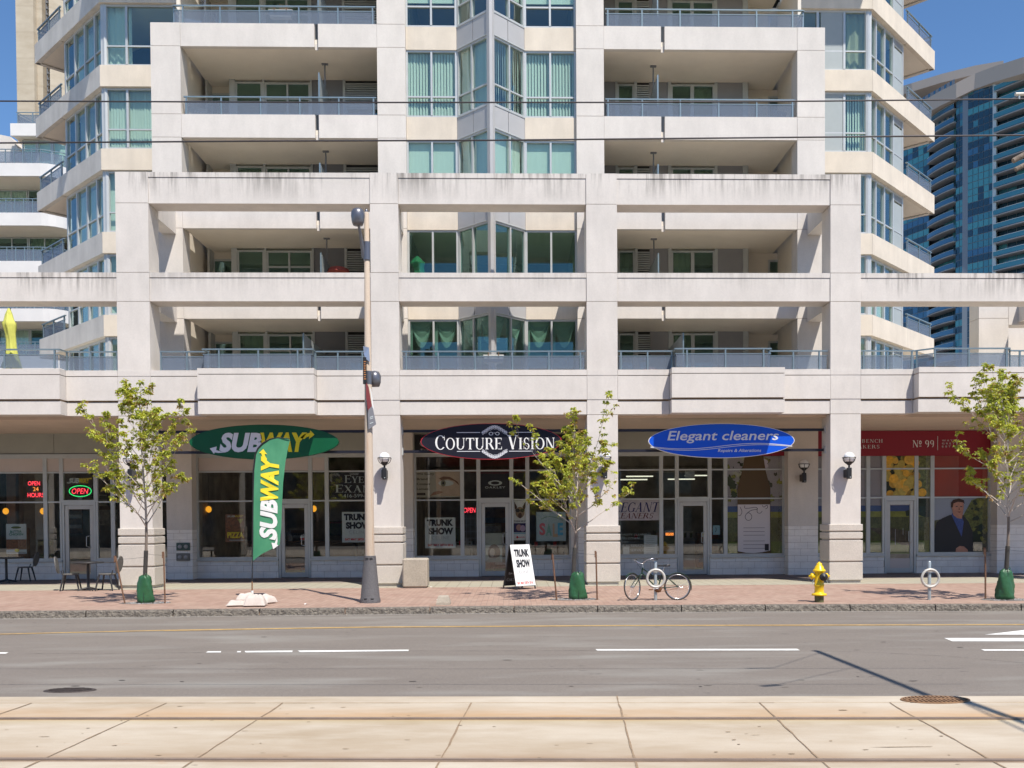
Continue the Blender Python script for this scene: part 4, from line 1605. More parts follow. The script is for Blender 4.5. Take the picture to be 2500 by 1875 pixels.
def poster(name, label, a, b, c, d, m, items=(), cat='poster', y=POSTY, group=None, th=.006):
    x0, x1, z0, z1 = RC(a, b, c, d, YS + .07)
    return sheet(name, label, cat, x0, x1, z0, z1, y, m, items, th, group)


# header fascias
x0, x1, z0, z1 = RC(1013, 1056, 1396, 1120, YS)
sheet('fascia_sign', 'black fascia board with pale lettering half hidden behind the black oval sign', 'sign', S2[0] + .03, x1, Z1 + .04, 4.42, YS - .02, i_black,
      [('t', 'Couture Vision', .03, .62, .35, .75, i_grey), ('t', 'Eye Exam', .038, .195, .1, .26, i_grey), ('r', 0, 1, -.02, .02, i_white)], .02)
m_maroon = mat('maroon_fascia', (.24, .008, .025), .6)
FX0, FX1 = SX(1988), S4[1] - .02


def fu(p):
    return (SX(p) - FX0) / (FX1 - FX0)


sheet('fascia_sign', 'long maroon fascia banner with white lettering over the right hand shop', 'sign', FX0, FX1, wz(1113, YS, 2200), wz(1052, YS, 2200), YS - .03, m_maroon,
      [('s', 'BENCH', fu(2103), fu(2155), .53, .67, i_pale, dict(lower=1, tr=.12)), ('s', 'MAKERS', fu(2079), fu(2148), .3, .44, i_pale, dict(lower=1, tr=.12)),
       ('s', 'N', fu(2226), fu(2241), .34, .62, i_white), ('t', 'o', fu(2242), fu(2248.5), .45, .61, i_white, .02), ('r', fu(2243), fu(2248), .37, .4, i_white), ('s', '99', fu(2256), fu(2280), .34, .62, i_white, dict(lower=1)), ('r', fu(2287), fu(2288.2), .22, .78, i_pale),
       ('t', 'W A Y N E', fu(2298), fu(2340), .57, .64, i_pale), ('t', 'G R E T Z K Y', fu(2298), fu(2355), .45, .52, i_pale), ('t', 'E S T A T E S', fu(2298), fu(2355), .33, .40, i_pale)], .03)
sheet('fascia_sign', 'short maroon fascia board behind the blue oval sign', 'sign', SX(1776), SX(1914), wz(1113, YS, 1850), wz(1070, YS, 1850), YS - .03, m_maroon, [], .03)

# ---- things shown in the windows
i_neon = mat('neon_red', (1, .05, .08), .5, emit=1.5)
i_neong = mat('neon_green', (.05, 1, .25), .5, emit=.9)
i_neono = mat('neon_orange', (1, .3, .05), .5, emit=1.2)


def neon(name, label, a, b, c, d, words, y=YS + .2, ring=None):
    x0, x1, z0, z1 = RC(a, b, c, d, y)
    mb = MB()
    for s, u0, u1, v0, v1, ink, bold, shear in words:
        txt(mb, s, (x0 + u0 * (x1 - x0), x0 + u1 * (x1 - x0), z0 + v0 * (z1 - z0), z0 + v1 * (z1 - z0)), y, ink, bold, shear)
    mb.box(x0, x1, y + .03, y + .04, z0, z1, m_black)
    if ring:
        mb.tube([((x0 + x1) / 2 + (x1 - x0) * .52 * math.cos(t), y - .005, (z0 + z1) / 2 + (z1 - z0) * .55 * math.sin(t)) for t in [2 * PI * j / 32 for j in range(32)]], .011, ring, 6, closed=True)
    return tag(mb.build(name), label, 'neon sign')


neon('neon_sign', 'red neon sign reading OPEN 24 HOURS in the leftmost shop window', 67, 1174, 108, 1214, [('OPEN', .03, .75, .72, .98, i_neon, .01, 0), ('24', .33, .66, .38, .62, i_neono, .0, 0), ('HOURS', 0, .98, .0, .27, i_neon, .01, 0)])
neon('neon_sign', 'neon sign with red OPEN inside a green oval, above the leftmost door', 170, 1187, 222, 1211, [('OPEN', .1, .88, .22, .78, i_neon, 0, .2)], ring=i_neong)
neon('neon_sign', 'small tilted red neon OPEN in the eyewear shop window', 1132, 1238, 1161, 1253, [('OPEN', .0, 1, .1, .9, i_neon, 0, .1)])
# hanging letters above the leftmost door
x0, x1, z0, z1 = RC(163, 1167, 224, 1180, POSTY)
mb = MB()
sandwich_word(mb, x0, x1, z0, z1, POSTY, i_pale, i_yel)
tag(mb.build('window_decal'), 'small white and yellow italic lettering on the glass above the leftmost door', 'decal')
x0, x1, z0, z1 = RC(190, 1213, 201, 1222, POSTY)
mb = MB()
txt(mb, '207', (x0, x1, z0, z1), POSTY, i_pale, .01)
tag(mb.build('window_decal'), 'small pale house number on the glass under the oval neon sign', 'decal')
food = mat('food_print', (.25, .1, .04), .5, nz=[(22, .6, U3)])
poster('poster', 'pale food poster with green heading and a brown sandwich picture, left shop window', 15, 1279, 64.5, 1352, i_pale,
       [('t', 'BUTTER', .2, .78, .7, .78, flat('dkgreen', (.02, .16, .1)), .03), ('t', 'CHICKEN', .14, .84, .61, .69, flat('dkgreen', (.02, .16, .1)), .03), ('r', 0, 1, .14, .48, food), ('e', .5, .88, .25, .04, flat('olive', (.1, .13, .03))), ('e', .52, .11, .12, .05, i_yel), ('r', .05, .95, .02, .06, i_grey)])
poster('poster', 'dark orange pizza poster with yellow lettering in the second shop window', 550, 1256, 597, 1323, mat('pizza_print', (.16, .05, .02), .5, nz=[(14, .7, U3)]),
       [('t', 'SUB', .1, .5, .9, .97, i_pale, .02, .2), ('t', 'WAY', .5, .95, .9, .97, i_yel, .02, .2), ('p', [(.62, .84), (.95, .84), (.8, .66)], flat('olivey', (.35, .33, .06))), ('t', 'PIZZA', .1, .95, .14, .36, i_yel, .04), ('r', .2, .95, .04, .08, i_grey)])
x0, x1, z0, z1 = RC(802, 1153, 930, 1217.5, POSTY)
its = [('s', 'EYE', .3, .68, .6, .89, i_pale), ('s', 'EXAM', .12, .86, .24, .53, i_pale, dict(lower=.9)), ('t', '416-599-20', .28, .8, .05, .18, i_pale)]
for j in range(9):
    its.append(('o', .06 + .018 * j, .94 - .03 * (j % 3), .018, .03, .006, i_grey))
    its.append(('o', .42 + .018 * j, .94 - .02 * (j % 2), .016, .03, .006, i_grey))
    its.append(('o', .04 + .01 * (j % 3), .9 - .03 * j, .014, .03, .006, i_grey))
poster('poster', 'black eye exam poster with pale roman lettering behind the street lamp pole', 802, 1153, 930, 1217.5, i_black, its)


def trunk_items(sat=.0, extra=True):
    q = [('t', 'TRUNK', .06, .93, .72, .94, i_black, .065), ('t', 'SHOW', .12, .93, .44, .67, i_black, .065), ('t', 'C\u00c9LINE', .22, .8, .28, .42, i_grey, -.004, 0, 1.15), ('t', 'JIMMY CHOO', .18, .84, .2, .26, i_pale)]
    q.append(('t', 'SAT MAY 28TH 2016', .09, .92, .06, .14, i_red, .04))
    return q


poster('poster', 'white trunk show poster with black lettering, just left of the second column', 835, 1249.7, 911, 1324, mat('paper_w', (.6, .64, .62), .6), trunk_items())
poster('poster', 'white trunk show poster with black lettering in the eyewear shop window', 1037.5, 1263.5, 1112, 1338, mat('paper_w', (.6, .64, .62), .6), trunk_items())
sk = mat('skin_print', (.5, .39, .3), .6, nz=[(6, .1, U3)])
poster('poster', 'contact lens poster with a close-up of an eye', 1016.5, 1150.5, 1126, 1214, mat('paper_c', (.44, .42, .36), .6),
       [('e', .76, .5, .3, .42, sk), ('p', [(.42, 1), (1, 1), (1, .05), (.52, .05), (.44, .4)], sk), ('p', [(.5, .72), (.6, .8), (.75, .78), (.92, .6), (.96, .45), (.85, .62), (.7, .7), (.56, .66)], flat('brown', (.2, .11, .07))), ('e', .66, .54, .17, .11, i_pale), ('e', .6, .54, .055, .125, flat('iris', (.2, .2, .14))), ('e', .6, .54, .022, .05, i_black), ('p', [(.3, .05), (.5, .12), (.6, .2), (.5, .25), (.38, .2)], flat('brownl', (.34, .2, .14))),
        ('t', 'We Carry', .01, .4, .84, .94, i_black, .02), ('t', 'Brand', .01, .25, .66, .75, i_black, .02), ('t', 'Contact', .01, .31, .47, .56, i_black, .02), ('t', 'Lenses', .01, .27, .28, .37, i_black, .02), ('r', .01, .2, .08, .17, i_black)])
x0, x1, z0, z1 = RC(1172, 1150.5, 1246, 1214, POSTY)
W_ = 74
poster('poster', 'black panel with a pale ring logo over lettering, above the eyewear shop door', 1172, 1150.5, 1246, 1214, i_black, [('e', (1208.8 - 1172) / W_, .55, 17 / W_, .1, i_pale), ('e', (1208.8 - 1172) / W_, .55, 10.5 / W_, .06, i_black), ('t', 'OAKLEY', (1184 - 1172) / W_, (1233.5 - 1172) / W_, .34, .42, i_pale, .02, 0, 1.25)])
hair = mat('hair_print', (.13, .06, .03), .6, nz=[(20, .4, U3)])
poster('poster', 'pale poster of a woman with brown hair in the eyewear shop door', 1182, 1302, 1226, 1373, mat('paper_y', (.42, .43, .36), .6), [('t', 'G U C C I', .12, .9, .78, .86, i_grey), ('e', .55, .34, .34, .28, hair), ('e', .45, .34, .14, .15, sk), ('p', [(.05, 0), (.95, 0), (.85, .2), (.6, .14), (.3, .16)], flat('beige', (.36, .32, .24)))])
poster('poster', 'narrow white poster with a dog in sunglasses beside the eyewear shop door', 1253, 1222, 1286, 1319, i_white,
       [('p', [(.08, .98), (.3, .84), (.22, .74), (.12, .8)], flat('brownd', (.09, .045, .03))), ('p', [(.92, .98), (.68, .84), (.8, .74), (.9, .82)], flat('brownd', (.09, .045, .03))), ('e', .5, .7, .33, .14, flat('tan', (.3, .2, .12))), ('e', .33, .75, .17, .045, i_black), ('e', .68, .75, .17, .045, i_black), ('e', .5, .62, .14, .07, flat('brownd', (.09, .045, .03))), ('t', 'Come on in', .06, .94, .465, .51, i_black, .02), ('r', .01, .99, .2, .43, flat('navy', (.03, .02, .1))), ('e', .42, .32, .2, .08, flat('pinkt', (.45, .25, .22))), ('e', .7, .3, .2, .08, flat('lilac', (.5, .35, .5))), ('r', .02, .98, .16, .19, flat('lblue', (.3, .5, .6))), ('r', .2, .85, .07, .085, i_red), ('e', .3, .078, .07, .03, i_red)])
SALEC = [flat('s1', (.6, .14, .16)), flat('s2', (.2, .4, .33)), flat('s3', (.55, .38, .25)), flat('s4', (.1, .4, .62))]
poster('poster', 'pale blue sale poster with coloured letters, behind the middle tree', 1309.5, 1249.7, 1382, 1321, mat('paper_b', (.4, .5, .52), .6),
       [('t', 'S', .1, .3, .2, .62, SALEC[0], .04), ('t', 'A', .32, .52, .18, .58, SALEC[1], .04), ('t', 'L', .55, .72, .14, .6, SALEC[2], .04), ('t', 'E', .72, .9, .2, .62, SALEC[3], .04), ('l', [(.15, .75), (.4, .86), (.7, .8), (.9, .7)], .01, flat('sage', (.25, .38, .25)))])
m_lil = mat('paper_l', (.7, .62, .68), .6, nz=[(4, .12, U3)])
poster('poster', 'lilac dry cleaner poster with dark blue and red serif capitals beside the third column', 1467, 1219.5, 1611, 1270.5, m_lil,
       [('s', 'ELEGANT', .1, .97, .4, .86, flat('navyb', (.03, .03, .16)), dict(shear=.25, lower=1)), ('s', 'CLEANERS', .14, .88, .09, .35, flat('wine', (.16, .04, .05)), dict(shear=.25, lower=1))])
x0, x1, z0, z1 = RC(1490, 1302, 1600, 1346, POSTY)
mb = MB()
for s, a, b, v0, v1 in (('BEST QUALITY CLEANING', 1487, 1589, .86, .98), ('WEDDING GOWN', 1490, 1561, .66, .78), ('LEATHER', 1500, 1534, .46, .58), ('REPAIRS & ALTERATIONS', 1480, 1590, .24, .38), ('SERVICE', 1538, 1573, .0, .14)):
    txt(mb, s, (wx(a, POSTY), wx(b, POSTY), z0 + (z1 - z0) * v0, z0 + (z1 - z0) * v1), POSTY, i_pale, .005, .2)
tag(mb.build('window_decal'), 'white italic list of cleaning services lettered on the cleaner shop glass', 'decal')
poster('notice', 'large pale paper notice low in the dry cleaner window', 1572, 1306.5, 1605, 1353, i_pale, [('r', .15, .8, .9 - .1 * j, .92 - .1 * j, i_grey) for j in range(8)], 'notice')
poster('notice', 'small pale paper notice low in the dry cleaner window beside the column', 1521.5, 1333, 1536.5, 1353, i_pale, [('r', .2, .8, .5, .55, i_grey)], 'notice')
poster('notice', 'small black and orange open sign left of the dry cleaner door', 1622.5, 1293, 1647, 1309.5, i_black, [('r', .06, .94, .06, .94, i_grey), ('r', .1, .9, .1, .9, i_black), ('r', .12, .88, .14, .52, i_neono), ('t', 'OPEN', .18, .82, .18, .48, i_black, .02), ('t', 'COME IN', .15, .85, .62, .86, i_pale, .02)], 'notice')
poster('notice', 'small pale blue notice in the glass right of the dry cleaner door', 1740.5, 1282.5, 1758, 1305.5, flat('skyb', (.25, .42, .5)), [('l', [(.4, .8), (.5, .5), (.35, .3)], .008, i_black), ('r', .2, .8, .1, .13, i_grey)], 'notice')
poster('notice', 'small yellow and white sticker on the dry cleaner door', 1714, 1300, 1721, 1311, i_pale, [('r', .2, .8, .3, .8, i_yel)], 'sticker')
poster('notice', 'small red and white sticker on the sandwich shop door', 733, 1309, 750, 1318, i_white, [('r', 0, 1, 0, .55, i_red)], 'sticker')

# the landscape print on the wine shop glass
v_sky = mat('print_sky', (.42, .39, .44), .5)
v_hill = mat('print_hill', (.07, .11, .3), .5)
v_fld = mat('print_field', (.3, .3, .05), .5, nz=[(9, .2, U3)])
v_vine = mat('print_vines', (.13, .13, .04), .5, nz=[(7, .35, (1, 1, .6)), (26, .4, (1, 1, .7))])
v_earth = mat('print_earth', (.13, .09, .05), .5, nz=[(8, .4, U3), (25, .3, U3)])
v_grass = mat('print_grass', (.15, .2, .03), .5, nz=[(22, .35, (1, 1, 1.5))])
v_tree = mat('print_tree', (.025, .04, .015), .5, nz=[(16, .4, U3)])
v_treel = mat('print_leaves', (.2, .21, .05), .5, nz=[(9, .6, U3), (24, .4, U3)])


def zpy(p):
    return wz(p, YG + .01, 2150)


grapes = []


def land(label, pa, pb, rows, extra=(), top=1113):
    x0, x1 = wx(pa, POSTY), wx(pb, POSTY)
    z0, z1 = wz(1353, POSTY, 2150), wz(top, POSTY, 2150)
    zt = lambda p: (wz(p, POSTY, 2150) - z0) / (z1 - z0)
    it = []
    for a, b, m in rows:
        if a == top and b > a:
            pass
        it.append(('r', 0, 1, zt(b), zt(a), m))
    for e in extra:
        if e[0] == 'poly':
            it.append(('p', [((wx(u, POSTY) - x0) / (x1 - x0), zt(v)) for u, v in e[1]], e[2]))
        elif e[0] == 'disc':
            _, u, v, r, m = e
            it.append(('e' if m in grapes else 'b', (wx(u, POSTY) - x0) / (x1 - x0), zt(v), r / (pb - pa), r / (1353 - top), m))
        elif e[0] == 'line':
            it.append(('l', [((wx(u, POSTY) - x0) / (x1 - x0), zt(v)) for u, v in e[1]], e[2], e[3]))
    return sheet('window_print', label, 'window print', x0, x1, z0, z1, POSTY, v_earth, it)


rows = [(1113, 1234, v_sky), (1234, 1248, v_hill), (1248, 1262, v_fld), (1262, 1320, v_vine), (1320, 1353, v_grass)]
rr = random.Random(5)
blobs = []
for j in range(40):
    u, v = rr.uniform(1776, 1912), rr.uniform(1115, 1225)
    blobs.append(('disc', u, v, rr.uniform(4, 13), [v_tree, v_treel, v_sky][rr.randrange(3)]))
brown = mat('bottle_print', (.085, .05, .015), .4)
label_m = mat('label_print', (.6, .56, .57), .5)
ink = flat('ink', (.03, .03, .05))
bott = [('poly', [(1818, 1112), (1863, 1112), (1869, 1150), (1880, 1190), (1881, 1353), (1800, 1353), (1800, 1190), (1811, 1150)], brown), ('poly', [(1800.5, 1230), (1879, 1230), (1879, 1342), (1860, 1346), (1840, 1348), (1820, 1347), (1800.5, 1343)], label_m)]
for pts in ([(1806, 1236), (1812, 1248), (1806, 1258), (1802, 1256)], [(1818, 1232), (1816, 1240), (1835, 1238), (1846, 1236), (1850, 1242), (1836, 1243), (1826, 1248), (1817, 1258), (1822, 1269), (1832, 1268), (1836, 1258), (1828, 1249), (1822, 1252)], [(1848, 1240), (1847, 1250), (1856, 1252), (1860, 1246)], [(1860, 1232), (1864, 1238), (1872, 1230), (1874, 1238), (1868, 1241)]):
    bott.append(('line', pts, .008, ink))
for y_ in (1286, 1295, 1304, 1318, 1327, 1336):
    bott.append(('poly', [(1814, y_), (1866, y_), (1866, y_ + 1.2), (1814, y_ + 1.2)], flat('faint', (.2, .18, .2))))
bott.append(('poly', [(1866, 1326), (1876, 1326), (1876, 1342), (1866, 1342)], i_black))
land('window print of a brown wine bottle before a vineyard', 1774, 1911, rows, blobs + bott)
vin = [('poly', [(2118, 1288), (2157, 1310), (2200, 1330), (2240, 1335), (2240, 1300), (2180, 1290)], v_earth), ('poly', [(2210, 1248), (2237, 1240), (2237, 1262), (2212, 1260)], v_tree), ('poly', [(2240, 1214), (2276, 1214), (2276, 1262), (2262, 1264), (2243, 1258)], v_tree), ('poly', [(2185, 1292), (2186.5, 1292), (2186.5, 1330), (2185, 1330)], v_sky), ('poly', [(2204, 1290), (2205, 1290), (2205, 1306), (2204, 1306)], label_m)]
grape = [mat('grape_a', (.6, .36, .05), .4, nz=[(12, .25, U3)]), mat('grape_b', (.42, .32, .06), .4, nz=[(12, .25, U3)]), mat('grape_c', (.7, .38, .03), .4, nz=[(12, .25, U3)])]
grapes += grape
vin.append(('poly', [(2161, 1113), (2238, 1113), (2238, 1213), (2161, 1213)], v_tree))
vin.append(('poly', [(2238, 1113), (2277, 1113), (2277, 1214), (2238, 1214)], v_treel))
for j in range(60):
    u, v = rr.uniform(2164, 2240), rr.uniform(1118, 1210)
    vin.append(('disc', u, v, rr.uniform(7, 13), grape[rr.randrange(3)]))
vin.append(('disc', 2250, 1203, 10, grape[2]))
land('window print of a green vineyard with yellow grapes above, across the wine shop door', 1988, 2276, rows, vin)
m_redp = mat('print_red', (.42, .03, .012), .5, nz=[(1.2, .2, U3)])
suit = mat('print_suit', (.012, .011, .014), .5)
face = mat('print_face', (.42, .2, .13), .5, nz=[(8, .2, U3)])
shirt = mat('print_shirt', (.04, .07, .24), .5, nz=[(30, .4, U3)])
skyp = mat('print_sky_blue', (.4, .44, .58), .5)
man = [('poly', [(2279, 1113), (2416, 1113), (2416, 1214), (2279, 1214)], m_redp), ('poly', [(2279, 1216), (2416, 1216), (2416, 1353), (2279, 1353)], skyp), ('poly', [(2279, 1272), (2300, 1268), (2360, 1300), (2360, 1353), (2279, 1353)], v_vine),
       ('poly', [(2350, 1262), (2362, 1240), (2372, 1222), (2390, 1216), (2416, 1216), (2416, 1353), (2350, 1353)], v_treel), ('poly', [(2376, 1290), (2396, 1280), (2416, 1300), (2416, 1353), (2370, 1353)], v_tree)]
for j in range(26):
    man.append(('disc', rr.uniform(2362, 2412), rr.uniform(1222, 1340), rr.uniform(3, 8), [v_tree, v_treel, v_fld][rr.randrange(3)]))
man += [('poly', [(2279, 1353), (2280, 1300), (2286, 1276), (2300, 1266), (2318, 1258), (2350, 1258), (2364, 1275), (2374, 1300), (2376, 1353)], suit), ('poly', [(2322, 1258), (2326, 1250), (2346, 1258), (2352, 1275), (2347, 1312)], shirt),
        ('poly', [(2323, 1240), (2326, 1258), (2336, 1266), (2347, 1268), (2350, 1254), (2352, 1235), (2350, 1225), (2328, 1224)], face), ('poly', [(2321, 1240), (2321, 1228), (2326, 1221), (2340, 1218), (2352, 1222), (2354, 1232), (2350, 1228), (2338, 1226), (2327, 1230), (2325, 1240)], flat('hairb', (.05, .025, .015))),
        ('poly', [(2332, 1237), (2337, 1236.5), (2337, 1238.5), (2332, 1239)], ink), ('poly', [(2343, 1236.5), (2348, 1237), (2348, 1239), (2343, 1238.5)], ink), ('poly', [(2336, 1250), (2346, 1250), (2341, 1253)], flat('lip', (.15, .05, .04))), ('poly', [(2340, 1238), (2343, 1246), (2339, 1246)], flat('nose', (.2, .09, .06))),
        ('poly', [(2332, 1353), (2333, 1340), (2342, 1334), (2352, 1335), (2362, 1344), (2362, 1353)], face)]
land('window print of a man in a dark jacket and blue shirt under a red panel', 2279, 2416, [], man)
# shop contents seen through the glass
m_pend = mat('pendant_glow', (1, .42, .03), .4, emit=.75)
for px, py, lb in ((509.5, 1243.5, 'orange pendant lamp at the left edge of the second shop window'), (766, 1242, 'orange pendant lamp right of the second shop door'), (14, 1248, 'orange pendant lamp at the far left edge of the leftmost shop'), (105, 1248, 'orange pendant lamp under the neon hours sign')):
    Yp = YS + 1.2
    x, z = UY(px, py, Yp)
    t = thing('pendant_lamp', lb, 'lamp', (x, Yp, z), 0, 'orange pendant lamps in the sandwich shop')
    mb = MB()
    mb.ball((0, 0, 0), .09, m_pend, sz=1.15, n=8)
    mb.build('lamp_shade', t)
    mb = MB()
    mb.tube([(0, 0, .1), (0, 0, 4.3 - z)], .006, m_black, 5)
    mb.build('cord', t)
m_tube = mat('light_tube', (1, 1, .8), .4, emit=.75)
for k, (px, py, w_) in enumerate(((1562, 1164, .9), (1548, 1172, .9), (1702, 1162, .8), (1664, 1171, .9))):
    Yp = YS + 2.6
    x, z = UY(px, py, Yp)
    tag(BX('ceiling_light', None, x - w_ / 2, x + w_ / 2, Yp, Yp + .1, z, z + .035, m_tube), ('left rear', 'left front', 'right rear', 'right front')[k] + ' of the four strip lights in the dry cleaner', 'ceiling light', 'strip lights in the dry cleaner')
x0, x1, z0, z1 = RC(1673, 1150, 1696, 1167, YS + 1.0)
tag(BX('hanging_box', None, x0, x1, YS + 1, YS + 1.05, z0, z1, i_pale), 'pale square card hanging inside above the dry cleaner door', 'card')
# shelves, counters and racks behind the glass
m_wood = mat('counter_wood', (.16, .1, .06), .6, nz=[(4, .2, U3)])
m_pale2 = mat('pale_interior', (.3, .3, .27), .8, nz=[(2, .2, U3)])
for nm, lb, a, b, y_, z0, z1, m in (('counter', 'brown counter inside the second shop', -8.8, -5.2, 31.6, .07, 1.1, m_wood), ('display_shelf', 'pale display shelf inside the eyewear shop window', -2.6, -1.4, 30.6, .07, .95, m_pale2), ('counter', 'pale counter inside the dry cleaner', 3.4, 6.0, 31.8, .07, 1.1, m_pale2),
                                    ('partition', 'pale partition inside the second shop', -8.05, -7.5, 31.2, .07, 3.9, m_pale2), ('partition', 'pale partition inside the leftmost shop', -15.3, -14.7, 31.2, .07, 3.9, m_pale2), ('partition', 'narrow beige column inside the leftmost shop', -16.2, -15.9, 31.2, .07, 3.9, m_wood), ('display_shelf', 'wide shelf with wares inside the eyewear shop', .4, 1.6, 30.5, .07, .9, m_wood)):
    mb = MB()
    mb.bbox(a, b, y_, y_ + .5, z0, z1, m, .02)
    mb.box(a - .04, b + .04, y_ - .04, y_ + .54, z1 + .001, z1 + .05, m)
    for j in range(6):
        xx = a + (b - a) * (j + .5) / 6
        mb.box(xx - .05, xx + .05, y_ + .05, y_ + .15, z1 + .05, z1 + .05 + .08 + .12 * (j % 3) / 2, [i_pale, i_red, i_grey][j % 3]) if z1 < 2 else None
    tag(mb.build(nm), lb, nm.replace('_', ' '))
# string lights grid behind the neon in the eyewear shop
x0, x1, z0, z1 = RC(1133, 1258, 1165, 1330, YS + .25)
mb = MB()
for j in range(3):
    mb.box(x0 + (x1 - x0) * (j + .5) / 3, x0 + (x1 - x0) * (j + .5) / 3 + .008, YS + .25, YS + .258, z0, z1, m_alu)
for j in range(5):
    mb.box(x0, x1, YS + .252, YS + .26, z0 + (z1 - z0) * j / 4.5, z0 + (z1 - z0) * j / 4.5 + .008, m_alu)
tag(mb.build('display_grid'), 'thin metal display grid left of the eyewear shop door', 'display grid')
# utility plates on the first pier
for py0, py1, m, lb in ((1325, 1344, mat('verdigris', (.06, .1, .09), .5), 'green hose connection plate with two round ports on the first pier'), (1351, 1369, mat('plate_grey', (.16, .16, .15), .5), 'grey metal hose connection plate below the green one on the first pier')):
    x0, x1, z0, z1 = RC(431, py0, 464, py1, YS - .44)
    mb = MB()
    mb.bbox(x0, x1, YS - .47, YS - .425, z0, z1, m, .01)
    for u in (.27, .72):
        mb.lathe([(.001, .05), (.05, .05), (.06, 0)], i_grey if 'green' in lb else m_black, (0, 0, 0), 14, Matrix.Translation((x0 + (x1 - x0) * u, YS - .47, (z0 + z1) / 2)) @ Matrix.Rotation(PI / 2, 4, 'X'))
    tag(mb.build('hose_connection'), lb, 'hose connection')

# ---------------------------------------------------------------- street furniture
def foot(px, py, Z=ZS):
    x, y = UZ(px, py, Z)
    return x, y


# street lamp pole with flared dark foot, two lamps, banner
px_, py_ = foot(904, 1471)
t = thing('street_lamp', 'tall tan street lamp pole with a flared dark grey foot, left of the second column', 'street lamp', (px_, py_, ZS))
m_pole, N, L = nodes_of('pole_aggregate', .85)
g = pos(N, L)
c = mixc(N, L, noise(N, L, g, 150, 4), (.4, .31, .23), (.6, .5, .4))
c = mixc(N, L, noise(N, L, pos(N, L, (3, 3, .18)), 6, 4, .55, .7, 0, .5), c, (.42, .24, .13))
L.new(c, N['Principled BSDF'].inputs['Base Color'])
m_foot = mat('cast_foot', (.13, .125, .13), .7, .1, nz=[(40, .2, U3)], bump=(55, 1.0))
m_lampg = mat('lamp_metal', (.17, .17, .19), .35, .6)
HT = wz(521, py_, 893) - ZS
mb = MB()
mb.lathe([(.1, .9), (.098, 1.5), (.05, HT), (.03, HT + .03), (.001, HT + .04)], m_pole, n=20)
mb.lathe([(.03, HT), (.035, HT + .05), (.02, HT + .09), (.001, HT + .1)], m_lampg, n=10)
mb.build('pole', t)
mb = MB()
prof = [(.215, 0), (.218, .05), (.2, .12), (.165, .5), (.14, .8), (.126, .98), (.128, .99), (.11, .99)]
mb.lathe(prof, m_foot, n=28)
for z_, r_ in ((.93, .13), (.09, .207)):
    for a in (-PI / 2 - .35, -PI / 2 + .35):
        mb.box(-.03, .03, -.01, .008, -.012, .012, m_black, Matrix.Rotation(a + PI / 2, 4, 'Z') @ Matrix.Translation((0, -r_, z_)))
mb.build('pole_foot', t)


def lamp_head(parent, px, py, zb, side, pyb):
    """acorn head on a short arm; zb: where the arm leaves the pole"""
    x, z = UY(px, py, py_ - .25)
    hx, hz = x - px_, z - ZS
    mb = MB()
    P = [(.02, -.19), (.1, -.185), (.125, -.12), (.142, 0), (.138, .08), (.105, .14), (.05, .165), (.0, .17)]
    mb.lathe([(max(r, .002), zz) for r, zz in P], m_lampg, (hx, -.25, hz), 18)
    o = mb.build('lamp_head', parent)
    mb = MB()
    mb.tube([(side * .06, 0, zb), (hx * .72, -.1, (zb + hz) / 2), (hx * .95, -.24, hz - .16)], [.05, .035, .025], m_lampg, 8)
    mb.build('lamp_arm', parent)


zb1 = wz(612, py_, 890) - ZS
lamp_head(t, 873.7, 528, zb1 - .15, -1, 0)
mb = MB()
mb.lathe([(.075, zb1 - .2), (.075, zb1 + .18)], m_lampg, n=14)
z2 = wz(925, py_, 893) - ZS
mb.lathe([(.078, z2 - .12), (.078, z2 + .16)], m_lampg, n=14)
mb.build('clamp', t)
x, z = UY(909, 924, py_ + .2)
mb = MB()
P = [(.001, -.18), (.1, -.17), (.13, -.08), (.135, .05), (.09, .14), (.0, .165)]
mb.lathe([(max(r, .002), zz) for r, zz in P], m_lampg, (x - px_ + .05, .2, z - ZS), 16)
mb.build('lamp_head', t)
# small plates and the torn banner
m_plate = mat('aluminium_plate', (.55, .56, .6), .3, .8)
x0, x1, z0, z1 = RC(887, 845, 901, 884, py_ - .1)
mb = MB()
mb.add([(x0 - px_, -.11, z1 - ZS), (x1 - px_, -.1, z1 - ZS - .03), (x1 - px_ + .02, -.1, z0 - ZS), (x0 - px_ + .06, -.12, z0 - ZS + .06), (x0 - px_ + .01, -.11, (z0 + z1) / 2 - ZS)], [(0, 1, 2, 3, 4)], m_plate)
mb.build('metal_plate', t)
x0, x1, z0, z1 = RC(886, 872, 895, 938, py_ - .11)
mb = MB()
mb.bbox(x0 - px_, x1 - px_, -.12, -.1, z0 - ZS, z1 - ZS, m_black, .004)
for j in range(9):
    zz = z0 - ZS + .1 + j * .045
    mb.box(x0 - px_ + .02, x1 - px_ - .01 - .01 * (j % 2), -.1225, -.12, zz, zz + .018, mat('sticker_orange', (.5, .2, .06), .6))
mb.build('sticker_plate', t)
m_ban = mat('banner_grey', (.2, .2, .22), .6)
m_banr = mat('banner_red', (.2, .03, .035), .6)
B = tag(MB().build('street_banner'), 'torn narrow red and grey banner hanging from the street lamp pole', 'banner')
mb = MB()


def bp_(px, py, y):
    x, z = UY(px, py, y)
    return (x, y, z)


